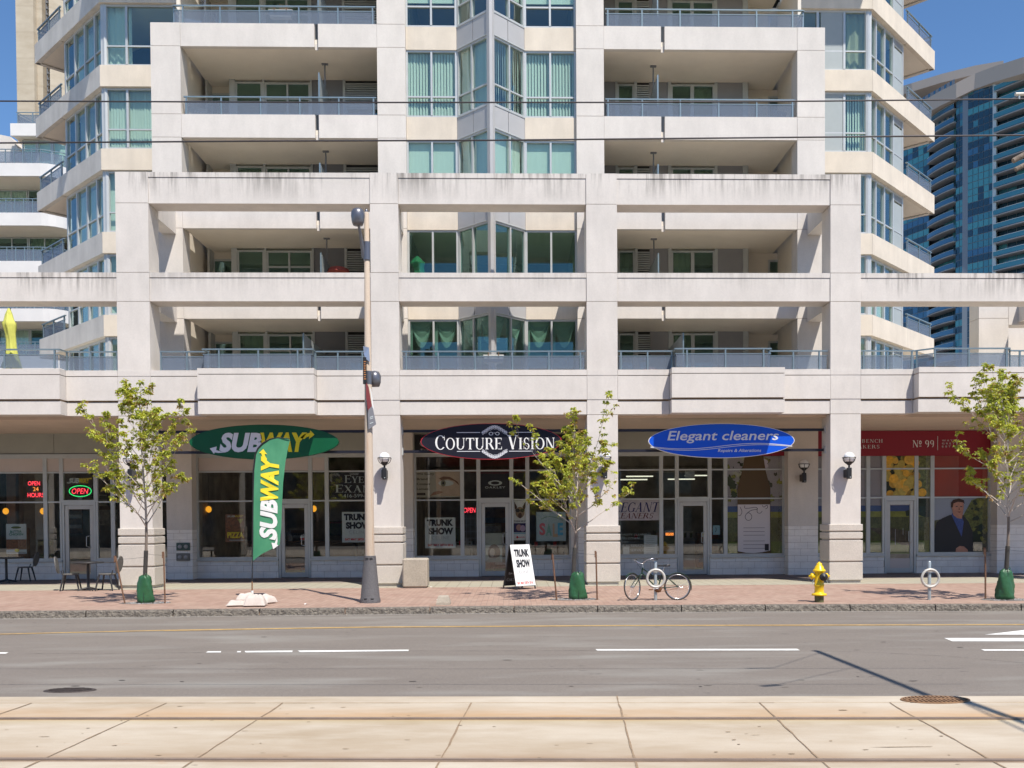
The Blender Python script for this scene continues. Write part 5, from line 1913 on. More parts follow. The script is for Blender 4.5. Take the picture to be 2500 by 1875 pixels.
yb_ = py_ - .12
mb.add([bp_(893, 930, yb_), bp_(900, 945, yb_), bp_(905, 975, yb_), bp_(908, 992, yb_), bp_(898, 1002, yb_), bp_(894, 970, yb_)], [(0, 1, 2, 3, 4, 5)], m_banr)
mb.add([bp_(900, 1000, yb_ - .002), bp_(909, 990, yb_), bp_(918.5, 1036, yb_), bp_(899.5, 1049, yb_), bp_(898, 1010, yb_)], [(0, 1, 2, 3, 4)], m_ban)
mb.add([bp_(903, 945, yb_ - .004), bp_(906, 950, yb_ - .004), bp_(913, 1000, yb_ - .004), bp_(909, 994, yb_ - .004)], [(0, 1, 2, 3)], m_white)
for (y0, y1) in ((1018, 1020), (1022, 1024), (1033, 1035)):
    mb.add([bp_(903, y0, yb_ - .004), bp_(911, y0 - 3, yb_ - .004), bp_(911, y1 - 3, yb_ - .004), bp_(903, y1, yb_ - .004)], [(0, 1, 2, 3)], i_pale)
bpy.data.objects.remove(B)
mb.tube([bp_(894, 940, yb_ + .01), bp_(899, 1049, yb_ + .01)], .008, m_black, 5)
tag(mb.build('street_banner'), 'torn narrow red and grey banner hanging from the street lamp pole', 'banner')


# round ring cycle stands
m_galv = mat('galvanised', (.42, .46, .47), .45, .6, nz=[(12, .08, U3)])
m_cast = mat('cast_aluminium', (.52, .5, .46), .55, .3, nz=[(20, .08, U3)])


def ring_stand(label, px, py):
    x, y = foot(px, py)
    t = thing('bicycle_stand', label, 'bicycle stand', (x, y, ZS), 0, 'ring and post cycle stands')
    sc_ = y / F
    mb = MB()
    mb.lathe([(.034, 0), (.034, 96 * sc_ - .02), (.025, 96 * sc_), (.001, 96 * sc_ + .003)], m_galv, n=14)
    mb.build('post', t)
    mb = MB()
    zc, ro = 54 * sc_, 21.3 * sc_
    for s_ in range(1):
        P = [(ro * math.cos(a), -.05, zc + ro * math.sin(a)) for a in [2 * PI * j / 40 for j in range(40)]]
        mb.tube(P, .028, m_cast, 8, closed=True)
    for dz in (-1, 1):                            # cast webs bolted to the post
        mb.plate([(.13 * math.cos(a) * 1.0, zc + dz * (ro - .02) + .035 * math.sin(a)) for a in [2 * PI * j / 14 for j in range(14)]], -.06, -.03, m_cast)
        mb.ball((0, -.065, zc + dz * (ro - .01)), .011, m_galv, n=5)
    mb.build('ring', t)
    return t


ring_stand('ring cycle stand in front of the green bicycle', 1600.5, 1465.5)
ring_stand('ring cycle stand without a bicycle, near the right hand tree', 2268.8, 1464.5)

# hydrant
hx, hy = foot(2000, 1470)
m_yel = mat('hydrant_yellow', (.8, .52, .01), .32, nz=[(8, .05, U3)])
m_olive = mat('hydrant_foot', (.1, .1, .04), .6, nz=[(25, .3, U3)])
t = thing('fire_hydrant', 'yellow fire hydrant with a black front cap near the kerb', 'fire hydrant', (hx, hy, ZS))
k = hy / F


def hz(py):
    return (1471 - py) * k


mb = MB()
mb.lathe([(.092, 0), (.092, hz(1455))], m_olive, n=20)
mb.build('foot', t)
mb = MB()
pr = [(11.5, 1455), (18, 1454.5), (18.5, 1452), (17, 1449.5), (12, 1448.5), (11.3, 1446), (11.2, 1432), (12.4, 1431), (12.4, 1427.5), (11.2, 1426.5), (11.2, 1398), (12, 1396.5)]
mb.lathe([(r * k, hz(p)) for r, p in pr], m_yel, n=24)
mb.build('barrel', t)
mb = MB()
pr = [(12, 1397), (15.5, 1395), (15.8, 1392.5), (14.5, 1391), (11.5, 1388), (10.2, 1383), (7.6, 1380.5), (6.8, 1379.5), (6.6, 1375.5), (5, 1374.5), (2.6, 1374.3), (2.6, 1371.8), (.1, 1371.5)]
mb.lathe([(r * k, hz(p)) for r, p in pr], m_yel, n=24)
mb.build('bonnet', t)
for s_ in (-1, 1):
    mb = MB()
    M = Matrix.Translation((s_ * .08, 0, hz(1407))) @ Matrix.Rotation(s_ * PI / 2, 4, 'Y')
    mb.lathe([(.055, 0), (.055, .045), (.065, .05), (.065, .085), (.05, .1), (.022, .105), (.022, .135), (.001, .137)], m_yel, n=14, M=M)
    mb.build('side_nozzle', t)
    mb = MB()
    P = [(s_ * (.12 + .04 * math.sin(u * PI)), -.05, hz(1412) - .09 * math.sin(u * PI) - .02 * u) for u in [j / 8 for j in range(9)]]
    for j in range(8):
        mb.tube([P[j], P[j + 1]], .007, m_galv, 5)
    mb.build('chain', t)
mb = MB()
M = Matrix.Translation((.05, -.08, hz(1408))) @ Matrix.Rotation(PI / 2, 4, 'X')
mb.lathe([(.085, 0), (.085, .03)], m_yel, n=20, M=M)
mb.lathe([(.082, .03), (.082, .075), (.06, .09), (.022, .092), (.022, .12), (.001, .122)], m_black, n=20, M=M)
mb.build('front_cap', t)

# wall lamps: globe in a wire basket on a black box
m_globe = mat('globe_glass', (.8, .8, .8), .25, spec=.5)
m_globel = mat('globe_lower', (.62, .6, .58), .4)


def wall_lamp(label, px, py, yw, flip=1):
    """px, py: globe centre; yw: wall face"""
    Yg = yw - .3
    x, z = UY(px, py, Yg)
    t = thing('wall_lamp', label, 'wall lamp', (x, yw, z), 0, 'globe wall lamps on the piers')
    r = .145
    mb = MB()
    mb.ball((0, -.3, 0), r, m_globe, n=14)
    mb.build('globe', t)
    mb = MB()
    mb.tube([((r + .025) * math.cos(a), -.3 + (r + .025) * math.sin(a), -.0) for a in [2 * PI * j / 24 for j in range(24)]], .01, m_black, 5, closed=True)
    for j in range(6):
        a = PI * j / 3 + .3
        mb.tube([((r + .028) * math.cos(a) * math.cos(b), -.3 + (r + .028) * math.sin(a) * math.cos(b), -(r + .03) * math.sin(b)) for b in [PI / 2 * i / 7 for i in range(8)]], .009, m_black, 5)
    mb.lathe([(.001, -r - .05), (.05, -r - .05), (.075, -r - .015), (.1, -r + .04)], m_black, (0, -.3, 0), 12)
    mb.build('basket', t)
    mb = MB()
    mb.lathe([(.026, -r - .13), (.026, -r - .03)], m_black, (0, -.3, 0), 10)
    mb.bbox(-.055, .055, -.36, -.24, -.56, -r - .12, m_black, .01)
    mb.bbox(-.02 * flip - .07, -.02 * flip + .07, -.26, 0, -.52, -r - .16, m_black, .01)
    mb.ball((.01, -.362, -.52), .016, m_galv, n=5)
    mb.build('bracket', t)


wall_lamp('globe wall lamp on the first column, behind the left tree', 318, 1120, YA)
wall_lamp('globe wall lamp on the second column, right of the street lamp pole', 938.5, 1118, YA)
wall_lamp('globe wall lamp on the third column, behind the middle tree', 1477, 1116, YA)
wall_lamp('globe wall lamp on the fourth column, above the hydrant', 2073, 1117, YA, -1)
wall_lamp('globe wall lamp in shade on the recessed pier between the dry cleaner and wine shop', 1963, 1133, YS - .42, -1)

# concrete block and stub
m_cblk = mat('block_concrete', (.4, .35, .28), .9, nz=[(40, .2, U3), (140, .12, U3), (1.5, .12, U3)], bump=(90, .5))
x, y = foot(1013, 1436)
s_ = y / F
mb = MB()
mb.bbox(-30 * s_, 30 * s_, 0, .62, .02, 72 * s_, m_cblk, .03)
mb.box(-27 * s_, 27 * s_, .04, .58, 0, .03, m_cblk)
tag(mb.build('concrete_block', loc=(x, y, ZS)), 'square rough concrete block against the second column', 'concrete block')
x, y = foot(1083, 1476)
mb = MB()
a, b, h_ = .142, .105, .185
v = [(-a, -a, 0), (a, -a, 0), (a, a, 0), (-a, a, 0), (-a, -a, .05), (a, -a, .05), (a, a, .05), (-a, a, .05), (-b, -b, h_ - .015), (b, -b, h_ - .015), (b, b, h_ - .015), (-b, b, h_ - .015), (-b + .015, -b + .015, h_), (b - .015, -b + .015, h_), (b - .015, b - .015, h_), (-b + .015, b - .015, h_)]
f = [(3, 2, 1, 0)] + [(r * 4 + j, r * 4 + (j + 1) % 4, r * 4 + 4 + (j + 1) % 4, r * 4 + 4 + j) for r in range(3) for j in range(4)] + [(12, 13, 14, 15)]
mb.add(v, f, m_cblk)
tag(mb.build('concrete_stub', loc=(x, y, ZS)), 'small tapered concrete stub on the brick pavement near the kerb', 'concrete stub')

# feather flag
fx, fy = foot(616, 1464)
t = thing('feather_flag', 'tall green feather flag with yellow and white italic lettering on a thin pole', 'flag', (fx, fy, ZS))
k = fy / F


def fp(px, py):
    x, z = UY(px, py, fy)
    return x - fx, z - ZS


m_flag, N, L = nodes_of('flag_cloth', .6)
c = mixc(N, L, noise(N, L, pos(N, L, (1, 1, .5)), 2.2, 3), (.035, .2, .1), (.075, .29, .15))
bs = N['Principled BSDF']
L.new(c, bs.inputs['Base Color'])
LEFT = [(617.5, 1369), (618.5, 1300), (619.5, 1230), (620, 1150), (624.5, 1110), (631, 1095), (643, 1082), (660, 1072), (680, 1068), (708, 1071)]
RIGHT = [(617.5, 1369), (640, 1352), (662, 1341), (683, 1330), (687, 1290), (688.5, 1240), (691, 1180), (696, 1130), (702, 1095), (708, 1071)]


def interp(P, t_):
    n_ = len(P) - 1
    i = min(int(t_ * n_), n_ - 1)
    u = t_ * n_ - i
    return P[i][0] + (P[i + 1][0] - P[i][0]) * u, P[i][1] + (P[i + 1][1] - P[i][1]) * u


def fwave(px, py):
    return .008 * math.sin(px * .11 + py * .035) + .025 * math.sin(py * .012 + 1) * max(0, (px - 617) / 80)


mb = MB()
NU, NV = 10, 54
v = []
for j in range(NV + 1):
    py = 1369 - (1369 - 1068.5) * j / NV
    # horizontal slices of the outline
    def cross(P):
        for i in range(len(P) - 1):
            if (P[i][1] - py) * (P[i + 1][1] - py) <= 0 and P[i][1] != P[i + 1][1]:
                u = (P[i][1] - py) / (P[i][1] - P[i + 1][1])
                return P[i][0] + (P[i + 1][0] - P[i][0]) * u
        return P[0][0] if py > 1300 else P[-1][0]
    a, b = cross(LEFT[:9]), cross(RIGHT)
    if py < 1071:
        a, b = 668, 700
    for i in range(NU + 1):
        px = a + (b - a) * i / NU
        x, z = fp(px, py)
        v.append((x, fwave(px, py), z))
mb.add(v, [(j * (NU + 1) + i, j * (NU + 1) + i + 1, (j + 1) * (NU + 1) + i + 1, (j + 1) * (NU + 1) + i) for j in range(NV) for i in range(NU)], m_flag, True)
fl = mb.build('flag_cloth', t)
mb = MB()


def tf(u, v_):
    """u: 0..1 along the word from foot to tip, v_: 0..1 across the letters (top of the letters to the left)"""
    pyc = 1338 - u * (1338 - 1096)
    lx = 632 + 5 * u + 1.5 * math.sin(u * 3)
    rx_ = 676.5 + 6 * u
    px = rx_ + (lx - rx_) * v_
    x, z = fp(px, pyc)
    return (x, fwave(px, pyc) - .014, z)


for dx_, mats_ in ((0, (m_white, mat('flag_yellow', (.85, .68, .03), .5))),):
    sandwich_word(mb, 0, 1, 0, 1, 0, mats_[0], mats_[1], T=tf, bold=.05)
mb.build('lettering', fl)
mb = MB()
P = [(.0, 0, .32)] + [(*fp(px - 1, py),) for px, py in LEFT]
P = [(0, 0, .3)] + [(p[0], .0 + .012, p[1]) for p in [fp(px - 1.5, py) for px, py in LEFT]]
mb.tube(P, [.013] * 2 + [.02] * (len(P) - 5) + [.014, .01, .008], m_black, 7)
mb.tube([(0, 0, .19), (0, 0, .4)], .016, m_rust, 7)
mb.tube([(0, 0, 0), (0, 0, .2)], .028, m_white, 9)
mb.box(-.28, .28, -.04, .04, 0, .02, m_white)
mb.build('pole', t)
m_bag = mat('sandbag_cloth', (.54, .47, .42), .85, nz=[(3, .1, U3), (60, .06, U3)], bump=(30, .3))


def sandbag(label, px0, px1, pyb, h_, y_off, rz, seed, z0=0):
    xa_2, yy = foot(px0, pyb)
    xb_2, _ = foot(px1, pyb)
    yy += y_off
    W2, D2 = (xb_2 - xa_2) / 2, .17
    rg = random.Random(seed)
    mb = MB()
    NX, NY = 16, 10
    top, bot = [], []
    for j in range(NY + 1):
        for i in range(NX + 1):
            u, v_ = -1 + 2 * i / NX, -1 + 2 * j / NY
            pin = 1 + .12 * (abs(u * v_)) ** 2
            bul = (max(0, 1 - abs(u) ** 3.5) ** .5) * (max(0, 1 - abs(v_) ** 3.0) ** .5)
            wr = 1 + .2 * math.sin(u * 4 + seed) * math.cos(v_ * 3 + seed * 2) + rg.uniform(-.05, .05)
            x, y = u * W2 * pin, v_ * D2 * pin
            top.append((x, y, .03 + h_ * bul * wr))
            bot.append((x, y, .028 - .026 * bul))
    q = NX + 1
    mb.add(top, [(j * q + i, j * q + i + 1, (j + 1) * q + i + 1, (j + 1) * q + i) for j in range(NY) for i in range(NX)], m_bag, True)
    mb.add(bot, [((j + 1) * q + i, (j + 1) * q + i + 1, j * q + i + 1, j * q + i) for j in range(NY) for i in range(NX)], m_bag, True)
    o = tag(mb.build('sandbag', loc=((xa_2 + xb_2) / 2, yy, ZS + z0)), label, 'sandbag', 'sandbags holding down the feather flag')
    o.rotation_euler = (0, 0, rz)


sandbag('flat sandbag at the left front of the flag foot', 553, 600, 1481, .09, .1, .2, 1)
sandbag('plump sandbag in front of the flag foot, largest of the pile', 596, 644, 1481.5, .2, .1, .08, 2)
sandbag('sandbag behind and right of the flag foot', 630, 662, 1475, .15, .16, -.5, 3)
sandbag('sandbag behind and left of the flag foot, mostly hidden', 578, 618, 1468, .13, .16, -.15, 4)

# folding board on the pavement
ax, ay = foot(1268, 1438)
ay += .08
t = thing('sandwich_board', 'black framed folding pavement board with a white trunk show poster', 'sandwich board', (ax, ay, ZS), rad(38))
BH, BW = 1.14, .62
tl = math.atan(.27 / BH)
for s_, nm in ((-1, 'front_panel'), (1, 'rear_panel')):
    M = Matrix.Translation((0, s_ * .27, 0)) @ Matrix.Rotation(s_ * tl, 4, 'X')
    mb = MB()
    for x in (-BW / 2, BW / 2 - .025):
        mb.box(x, x + .025, -.012, .012, 0, BH, m_black, M)
    for z in (.08, BH - .03):
        mb.box(-BW / 2 + .025, BW / 2 - .025, -.011, .011, z, z + .025, m_black, M)
    mb.box(-BW / 2 + .02, BW / 2 - .02, -.005, .005, .1, BH - .01, m_black, M)
    if s_ > 0:
        mb.box(-BW / 2 + .002, -BW / 2 + .022, .0125, .015, .0, BH, m_galv, M)
    pn_ = mb.build(nm, t)
    mb = MB()
    if s_ < 0:
        Mt = lambda a, b, M=M: tuple(M @ Vector((a, -.022, b)))
        mb.box(-BW / 2 + .0, BW / 2 - .0, -.02, -.013, .09, BH - .0, i_white, M)
        for s, a, b, z0, z1, mm, bo in (('TRUNK', -.22, .25, .82, 1.02, i_black, .06), ('SHOW', -.2, .24, .55, .76, i_black, .06), ('C\u00c9LINE', -.24, .16, .4, .5, i_grey, -.003), ('JIMMY CHOO', -.25, .2, .31, .36, i_pale, 0), ('SAT MAY 28TH 2016', -.26, .24, .13, .2, mat('ink_bright_red', (.75, .06, .04), .5), .03)):
            txt(mb, s, (a, b, z0, z1), 0, mm, bo, 0, T=Mt)
        mb.build('poster', pn_)
    else:
        Mt = lambda a, b, M=M: tuple(M @ Vector((-a, .014, b)))
        Mi = lambda a, b, M=M: tuple(M @ Vector((a, -.0075, b)))
        txt(mb, 'Eye Exam', (-.2, .12, .36, .43), 0, i_pale, .01, .1, T=Mi)
        serif(mb, 'COUTURE', (-.24, .2, .2, .28), 0, i_pale, T=lambda a, d, b, M=M: tuple(M @ Vector((a, -.0075 - d, b))))
        mb.build('lettering', pn_)

# chairs and tables of the cafe
m_wick = mat('chair_wicker', (.12, .115, .105), .6, nz=[(60, .3, U3)], bump=(60, .4))
m_leg = mat('chair_leg', (.05, .048, .048), .45, .4)


def chair(label, px, py, rz):
    x, y = foot(px, py)
    t = thing('cafe_chair', label, 'chair', (x, y, ZS), rz, 'cafe chairs outside the sandwich shop')
    mb = MB()
    mb.lathe([(.001, .4), (.17, .4), (.2, .41), (.205, .425), (.19, .435), (.001, .43)], m_wick, n=20)
    mb.build('seat', t)
    mb = MB()                                      # rounded back, faces +x
    pts = [(.19 * math.sin(a), .67 + .22 * -math.cos(a)) for a in [2 * PI * j / 20 for j in range(20)]]
    M = Matrix.Translation((-.2, 0, 0)) @ Matrix.Rotation(rad(-10), 4, 'Y') @ Matrix.Rotation(PI / 2, 4, 'Z')
    mb.plate(pts, -.015, .015, m_wick, M)
    for s_ in (-1, 1):
        mb.tube([(-.17, s_ * .12, .41), (-.2, s_ * .12, .52)], .012, m_leg, 6)
    mb.build('backrest', t)
    for sx, sy in ((1, 1), (1, -1), (-1, 1), (-1, -1)):
        mb = MB()
        mb.tube([(sx * .14, sy * .13, .4), (sx * .17, sy * .16, .25), (sx * .22, sy * .19, 0)], [.026, .023, .018], m_leg, 7)
        mb.build('leg', t)


def table(label, px, py, r, h_):
    x, y = foot(px, py)
    t = thing('cafe_table', label, 'table', (x, y, ZS), 0, 'cafe tables outside the sandwich shop')
    mb = MB()
    mb.lathe([(.001, h_ - .03), (r - .01, h_ - .03), (r, h_ - .02), (r, h_ - .005), (r - .01, h_), (.001, h_)], m_leg, n=28)
    mb.build('tabletop', t)
    mb = MB()
    mb.lathe([(.05, .06), (.035, .12), (.035, h_ - .04)], m_black, n=12)
    mb.build('pedestal', t)
    mb = MB()
    for j in range(4):
        a = PI / 4 + j * PI / 2
        mb.tube([(.02 * math.cos(a), .02 * math.sin(a), .07), (.15 * math.cos(a), .15 * math.sin(a), .05), (.27 * math.cos(a), .27 * math.sin(a), .012)], [.03, .02, .014], m_leg, 6)
    mb.build('foot', t)


k = 24.3 / F
table('round cafe table between two chairs in front of the leftmost door', 216, 1442, .38, .73)
chair('rounded cafe chair left of the table, in the sun', 173, 1442, rad(15))
chair('rounded cafe chair right of the table, next to the first column', 262, 1441.5, rad(178))
table('round cafe table in the shade at the left edge of the photo', 16, 1422, .46, .73)
chair('dark cafe chair in the shade right of the edge table', 62, 1419, rad(185))


# ---------------------------------------------------------------- bicycle
def bicycle():
    xr, yr = foot(1655, 1465.5)
    xf, _ = foot(1543, 1465.5)
    t = thing('bicycle', 'dark green bicycle with swept handlebar and mudguard leaning on a ring stand', 'bicycle', (xr, yr + .02, ZS))
    R = .288
    m_fr = mat('frame_green', (.02, .05, .03), .3, .2)
    m_tyre = mat('tyre', (.04, .035, .03), .8)
    m_rim = mat('chrome', (.6, .6, .62), .2, .9)
    m_bra = mat('rusty_chain', (.2, .09, .04), .6, .4)
    dX = xf - xr

    def wheel(parent, M, guard=False):
        w_ = MB()
        w_.tube([(R * math.cos(a) * .96, 0, R + R * math.sin(a) * .96) for a in [2 * PI * j / 44 for j in range(44)]], .014, m_tyre, 7, M, True)
        o = w_.build('wheel', parent)
        q = MB()
        q.tube([(R * math.cos(a) * .89, 0, R + R * math.sin(a) * .89) for a in [2 * PI * j / 44 for j in range(44)]], .009, m_rim, 6, M, True)
        q.build('rim', o)
        q = MB()
        q.tube([(0, -.05, R), (0, .05, R)], .018, m_rim, 8, M)
        for j in range(28):
            a, b = 2 * PI * j / 28, 2 * PI * (j + (1.6 if j % 2 else -1.6)) / 28
            q.tube([(.018 * math.cos(b), .02 * (1 if j % 2 else -1), R + .018 * math.sin(b)), (R * .88 * math.cos(a), 0, R + R * .88 * math.sin(a))], .0016, m_rim, 3, M)
        q.build('spokes', o)
        return o
    wheel(t, Matrix.Identity(4))
    # the front wheel is steered towards the street
    Mf = Matrix.Translation((dX, 0, 0)) @ Matrix.Rotation(rad(46), 4, 'Z')
    wheel(t, Mf)
    bb = (dX * .44, .0, .25)
    hd0, hd1 = (dX * .79, 0, .56), (dX * .76, 0, .70)
    st = (dX * .31, 0, .62)
    rw = (0, 0, R)
    mb = MB()
    for a, b, r in ((hd0, hd1, .017), ((dX * .785, 0, .59), bb, .014), ((dX * .765, 0, .68), (dX * .37, 0, .40), .012), (bb, st, .014)):
        mb.tube([a, b], r, m_fr, 8)
    for s_ in (-1, 1):
        mb.tube([bb, (0, s_ * .05, R)], .009, m_fr, 6)
        mb.tube([(dX * .32, 0, .58), (0, s_ * .05, R)], .008, m_fr, 6)
    mb.build('frame', t)
    mb = MB()
    for s_ in (-1, 1):
        o_ = Mf.to_3x3() @ Vector((0, s_ * .045, 0))
        mb.tube([(hd0[0] - .01, 0, hd0[2] - .01), (dX * .85 + o_.x, o_.y, .5), (dX + o_.x, o_.y, R)], [.014, .011, .008], m_fr, 7)
    mb.build('fork', t)
    mb = MB()
    mb.tube([st, (dX * .295, 0, .72)], .012, m_rim, 7)
    mb.build('seat_post', t)
    mb = MB()
    v = []
    cs_ = Vector((dX * .29, 0, .74))
    pr = [(-.14, .022, .004), (-.05, .03, .012), (.03, .06, .02), (.09, .075, .03), (.12, .05, .02)]
    for x, w2, h2 in pr:
        v += [(cs_.x + x, -w2, cs_.z - .02), (cs_.x + x, w2, cs_.z - .02), (cs_.x + x, w2 * .8, cs_.z + h2), (cs_.x + x, -w2 * .8, cs_.z + h2)]
    f = [(3, 2, 1, 0), (16, 17, 18, 19)] + [(i * 4 + j, i * 4 + (j + 1) % 4, i * 4 + 4 + (j + 1) % 4, i * 4 + 4 + j) for i in range(4) for j in range(4)]
    mb.add(v, f, m_black, True)
    mb.build('saddle', t)
    mb = MB()
    Mh = Matrix.Translation((hd1[0], 0, 0)) @ Matrix.Rotation(rad(46), 4, 'Z')
    mb.tube([(0, 0, .7), (-.0, 0, .78)], .011, m_rim, 7, Mh)
    for s_ in (-1, 1):
        mb.tube([(0, 0, .78), (-.05, s_ * .06, .8), (-.06, s_ * .16, .86), (-.0, s_ * .24, .88), (.09, s_ * .27, .88)], .010, m_rim, 7, Mh)
        mb.tube([(.05, s_ * .265, .88), (.15, s_ * .285, .875)], .014, m_black, 7, Mh)
        mb.tube([(.0, s_ * .22, .86), (.1, s_ * .23, .83)], .006, m_rim, 5, Mh)
        mb.tube([(-.02, s_ * .2, .86), (-.12, s_ * .1, .84), (-.1, 0, .7), (0, 0, .6)], .003, m_black, 4, Mh)
    mb.build('handlebar', t)
    mb = MB()                                       # mudguards
    for M, a0, a1 in ((Matrix.Identity(4), -15, 130), (Mf, -60, 55)):
        v = []
        n_ = 18
        for i in range(n_ + 1):
            a = rad(a0 + (a1 - a0) * i / n_) if M is not Mf else rad(40 + 95 * i / n_)
            for yy, rr_ in ((-.024, R * 1.03), (-.012, R * 1.06), (.012, R * 1.06), (.024, R * 1.03)):
                v.append((rr_ * math.cos(a), yy, R + rr_ * math.sin(a)))
        mb.add(v, [(i * 4 + j, i * 4 + j + 1, i * 4 + 5 + j, i * 4 + 4 + j) for i in range(n_) for j in range(3)], m_fr, True, M)
    mb.tube([(.02, .03, R), (R * 1.03 * math.cos(.35), .025, R + R * 1.03 * math.sin(.35))], .003, m_rim, 4)
    mb.build('mudguard', t)
    mb = MB()
    mb.tube([(bb[0], -.06, bb[2]), (bb[0], .06, bb[2])], .022, m_rim, 9)
    mb.lathe([(.001, 0), (.085, 0), (.085, .005), (.001, .005)], m_bra, n=22, M=Matrix.Translation((bb[0], -.045, bb[2])) @ Matrix.Rotation(PI / 2, 4, 'X'))
    mb.tube([(bb[0], -.06, bb[2]), (bb[0] - .15, -.07, bb[2] - .02)], .008, m_rim, 6)
    mb.tube([(bb[0], .06, bb[2]), (bb[0] + .15, .07, bb[2] + .02)], .008, m_rim, 6)
    mb.bbox(bb[0] - .2, bb[0] - .11, -.13, -.05, bb[2] - .035, bb[2] - .012, m_bra, .004)
    mb.bbox(bb[0] + .11, bb[0] + .2, .05, .13, bb[2] + .008, bb[2] + .03, m_bra, .004)
    mb.tube([(bb[0], -.045, bb[2] + .08), (0, -.045, R + .03)], .005, m_bra, 5)
    mb.tube([(bb[0], -.045, bb[2] - .08), (0, -.045, R - .03)], .005, m_bra, 5)
    mb.build('crank', t)
    t.rotation_euler = (rad(-5), 0, 0)
    # the steel tube rack pole behind
    return t


bicycle()


# ---------------------------------------------------------------- young street trees
m_bark = mat('bark', (.2, .16, .13), .9, nz=[(14, .25, (1, 1, .4)), (50, .2, U3)], bump=(50, .5))
m_twig = mat('twig_bark', (.46, .4, .35), .85, nz=[(20, .2, U3)])


def leafmat(name, col, tr):
    m = bpy.data.materials.new(name)
    m.use_nodes = True
    N, L = m.node_tree.nodes, m.node_tree.links
    b = N['Principled BSDF']
    b.inputs['Roughness'].default_value = .5
    b.inputs['Base Color'].default_value = (*col, 1)
    tl_ = N.new('ShaderNodeBsdfTranslucent')
    tl_.inputs[0].default_value = (*tr, 1)
    mx = N.new('ShaderNodeMixShader')
    mx.inputs[0].default_value = .35
    L.new(b.outputs[0], mx.inputs[1])
    L.new(tl_.outputs[0], mx.inputs[2])
    L.new(mx.outputs[0], N['Material Output'].inputs[0])
    return m


m_lf = [leafmat('leaf_bright', (.5, .52, .08), (.66, .66, .07)), leafmat('leaf_green', (.34, .4, .07), (.5, .56, .07)), leafmat('leaf_bronze', (.36, .24, .09), (.5, .33, .08))]
m_wbag = mat('watering_bag', (.025, .1, .04), .4, nz=[(8, .15, U3)], bump=(14, .5))
m_stake = mat('rusty_stake', (.16, .085, .05), .85, nz=[(30, .3, U3)])
m_rubber = mat('tree_guard', (.05, .045, .04), .8, bump=(60, 1))
m_gravel = mat('gravel', (.2, .18, .165), .95, nz=[(70, .4, U3), (25, .25, U3)], bump=(70, 1.2))


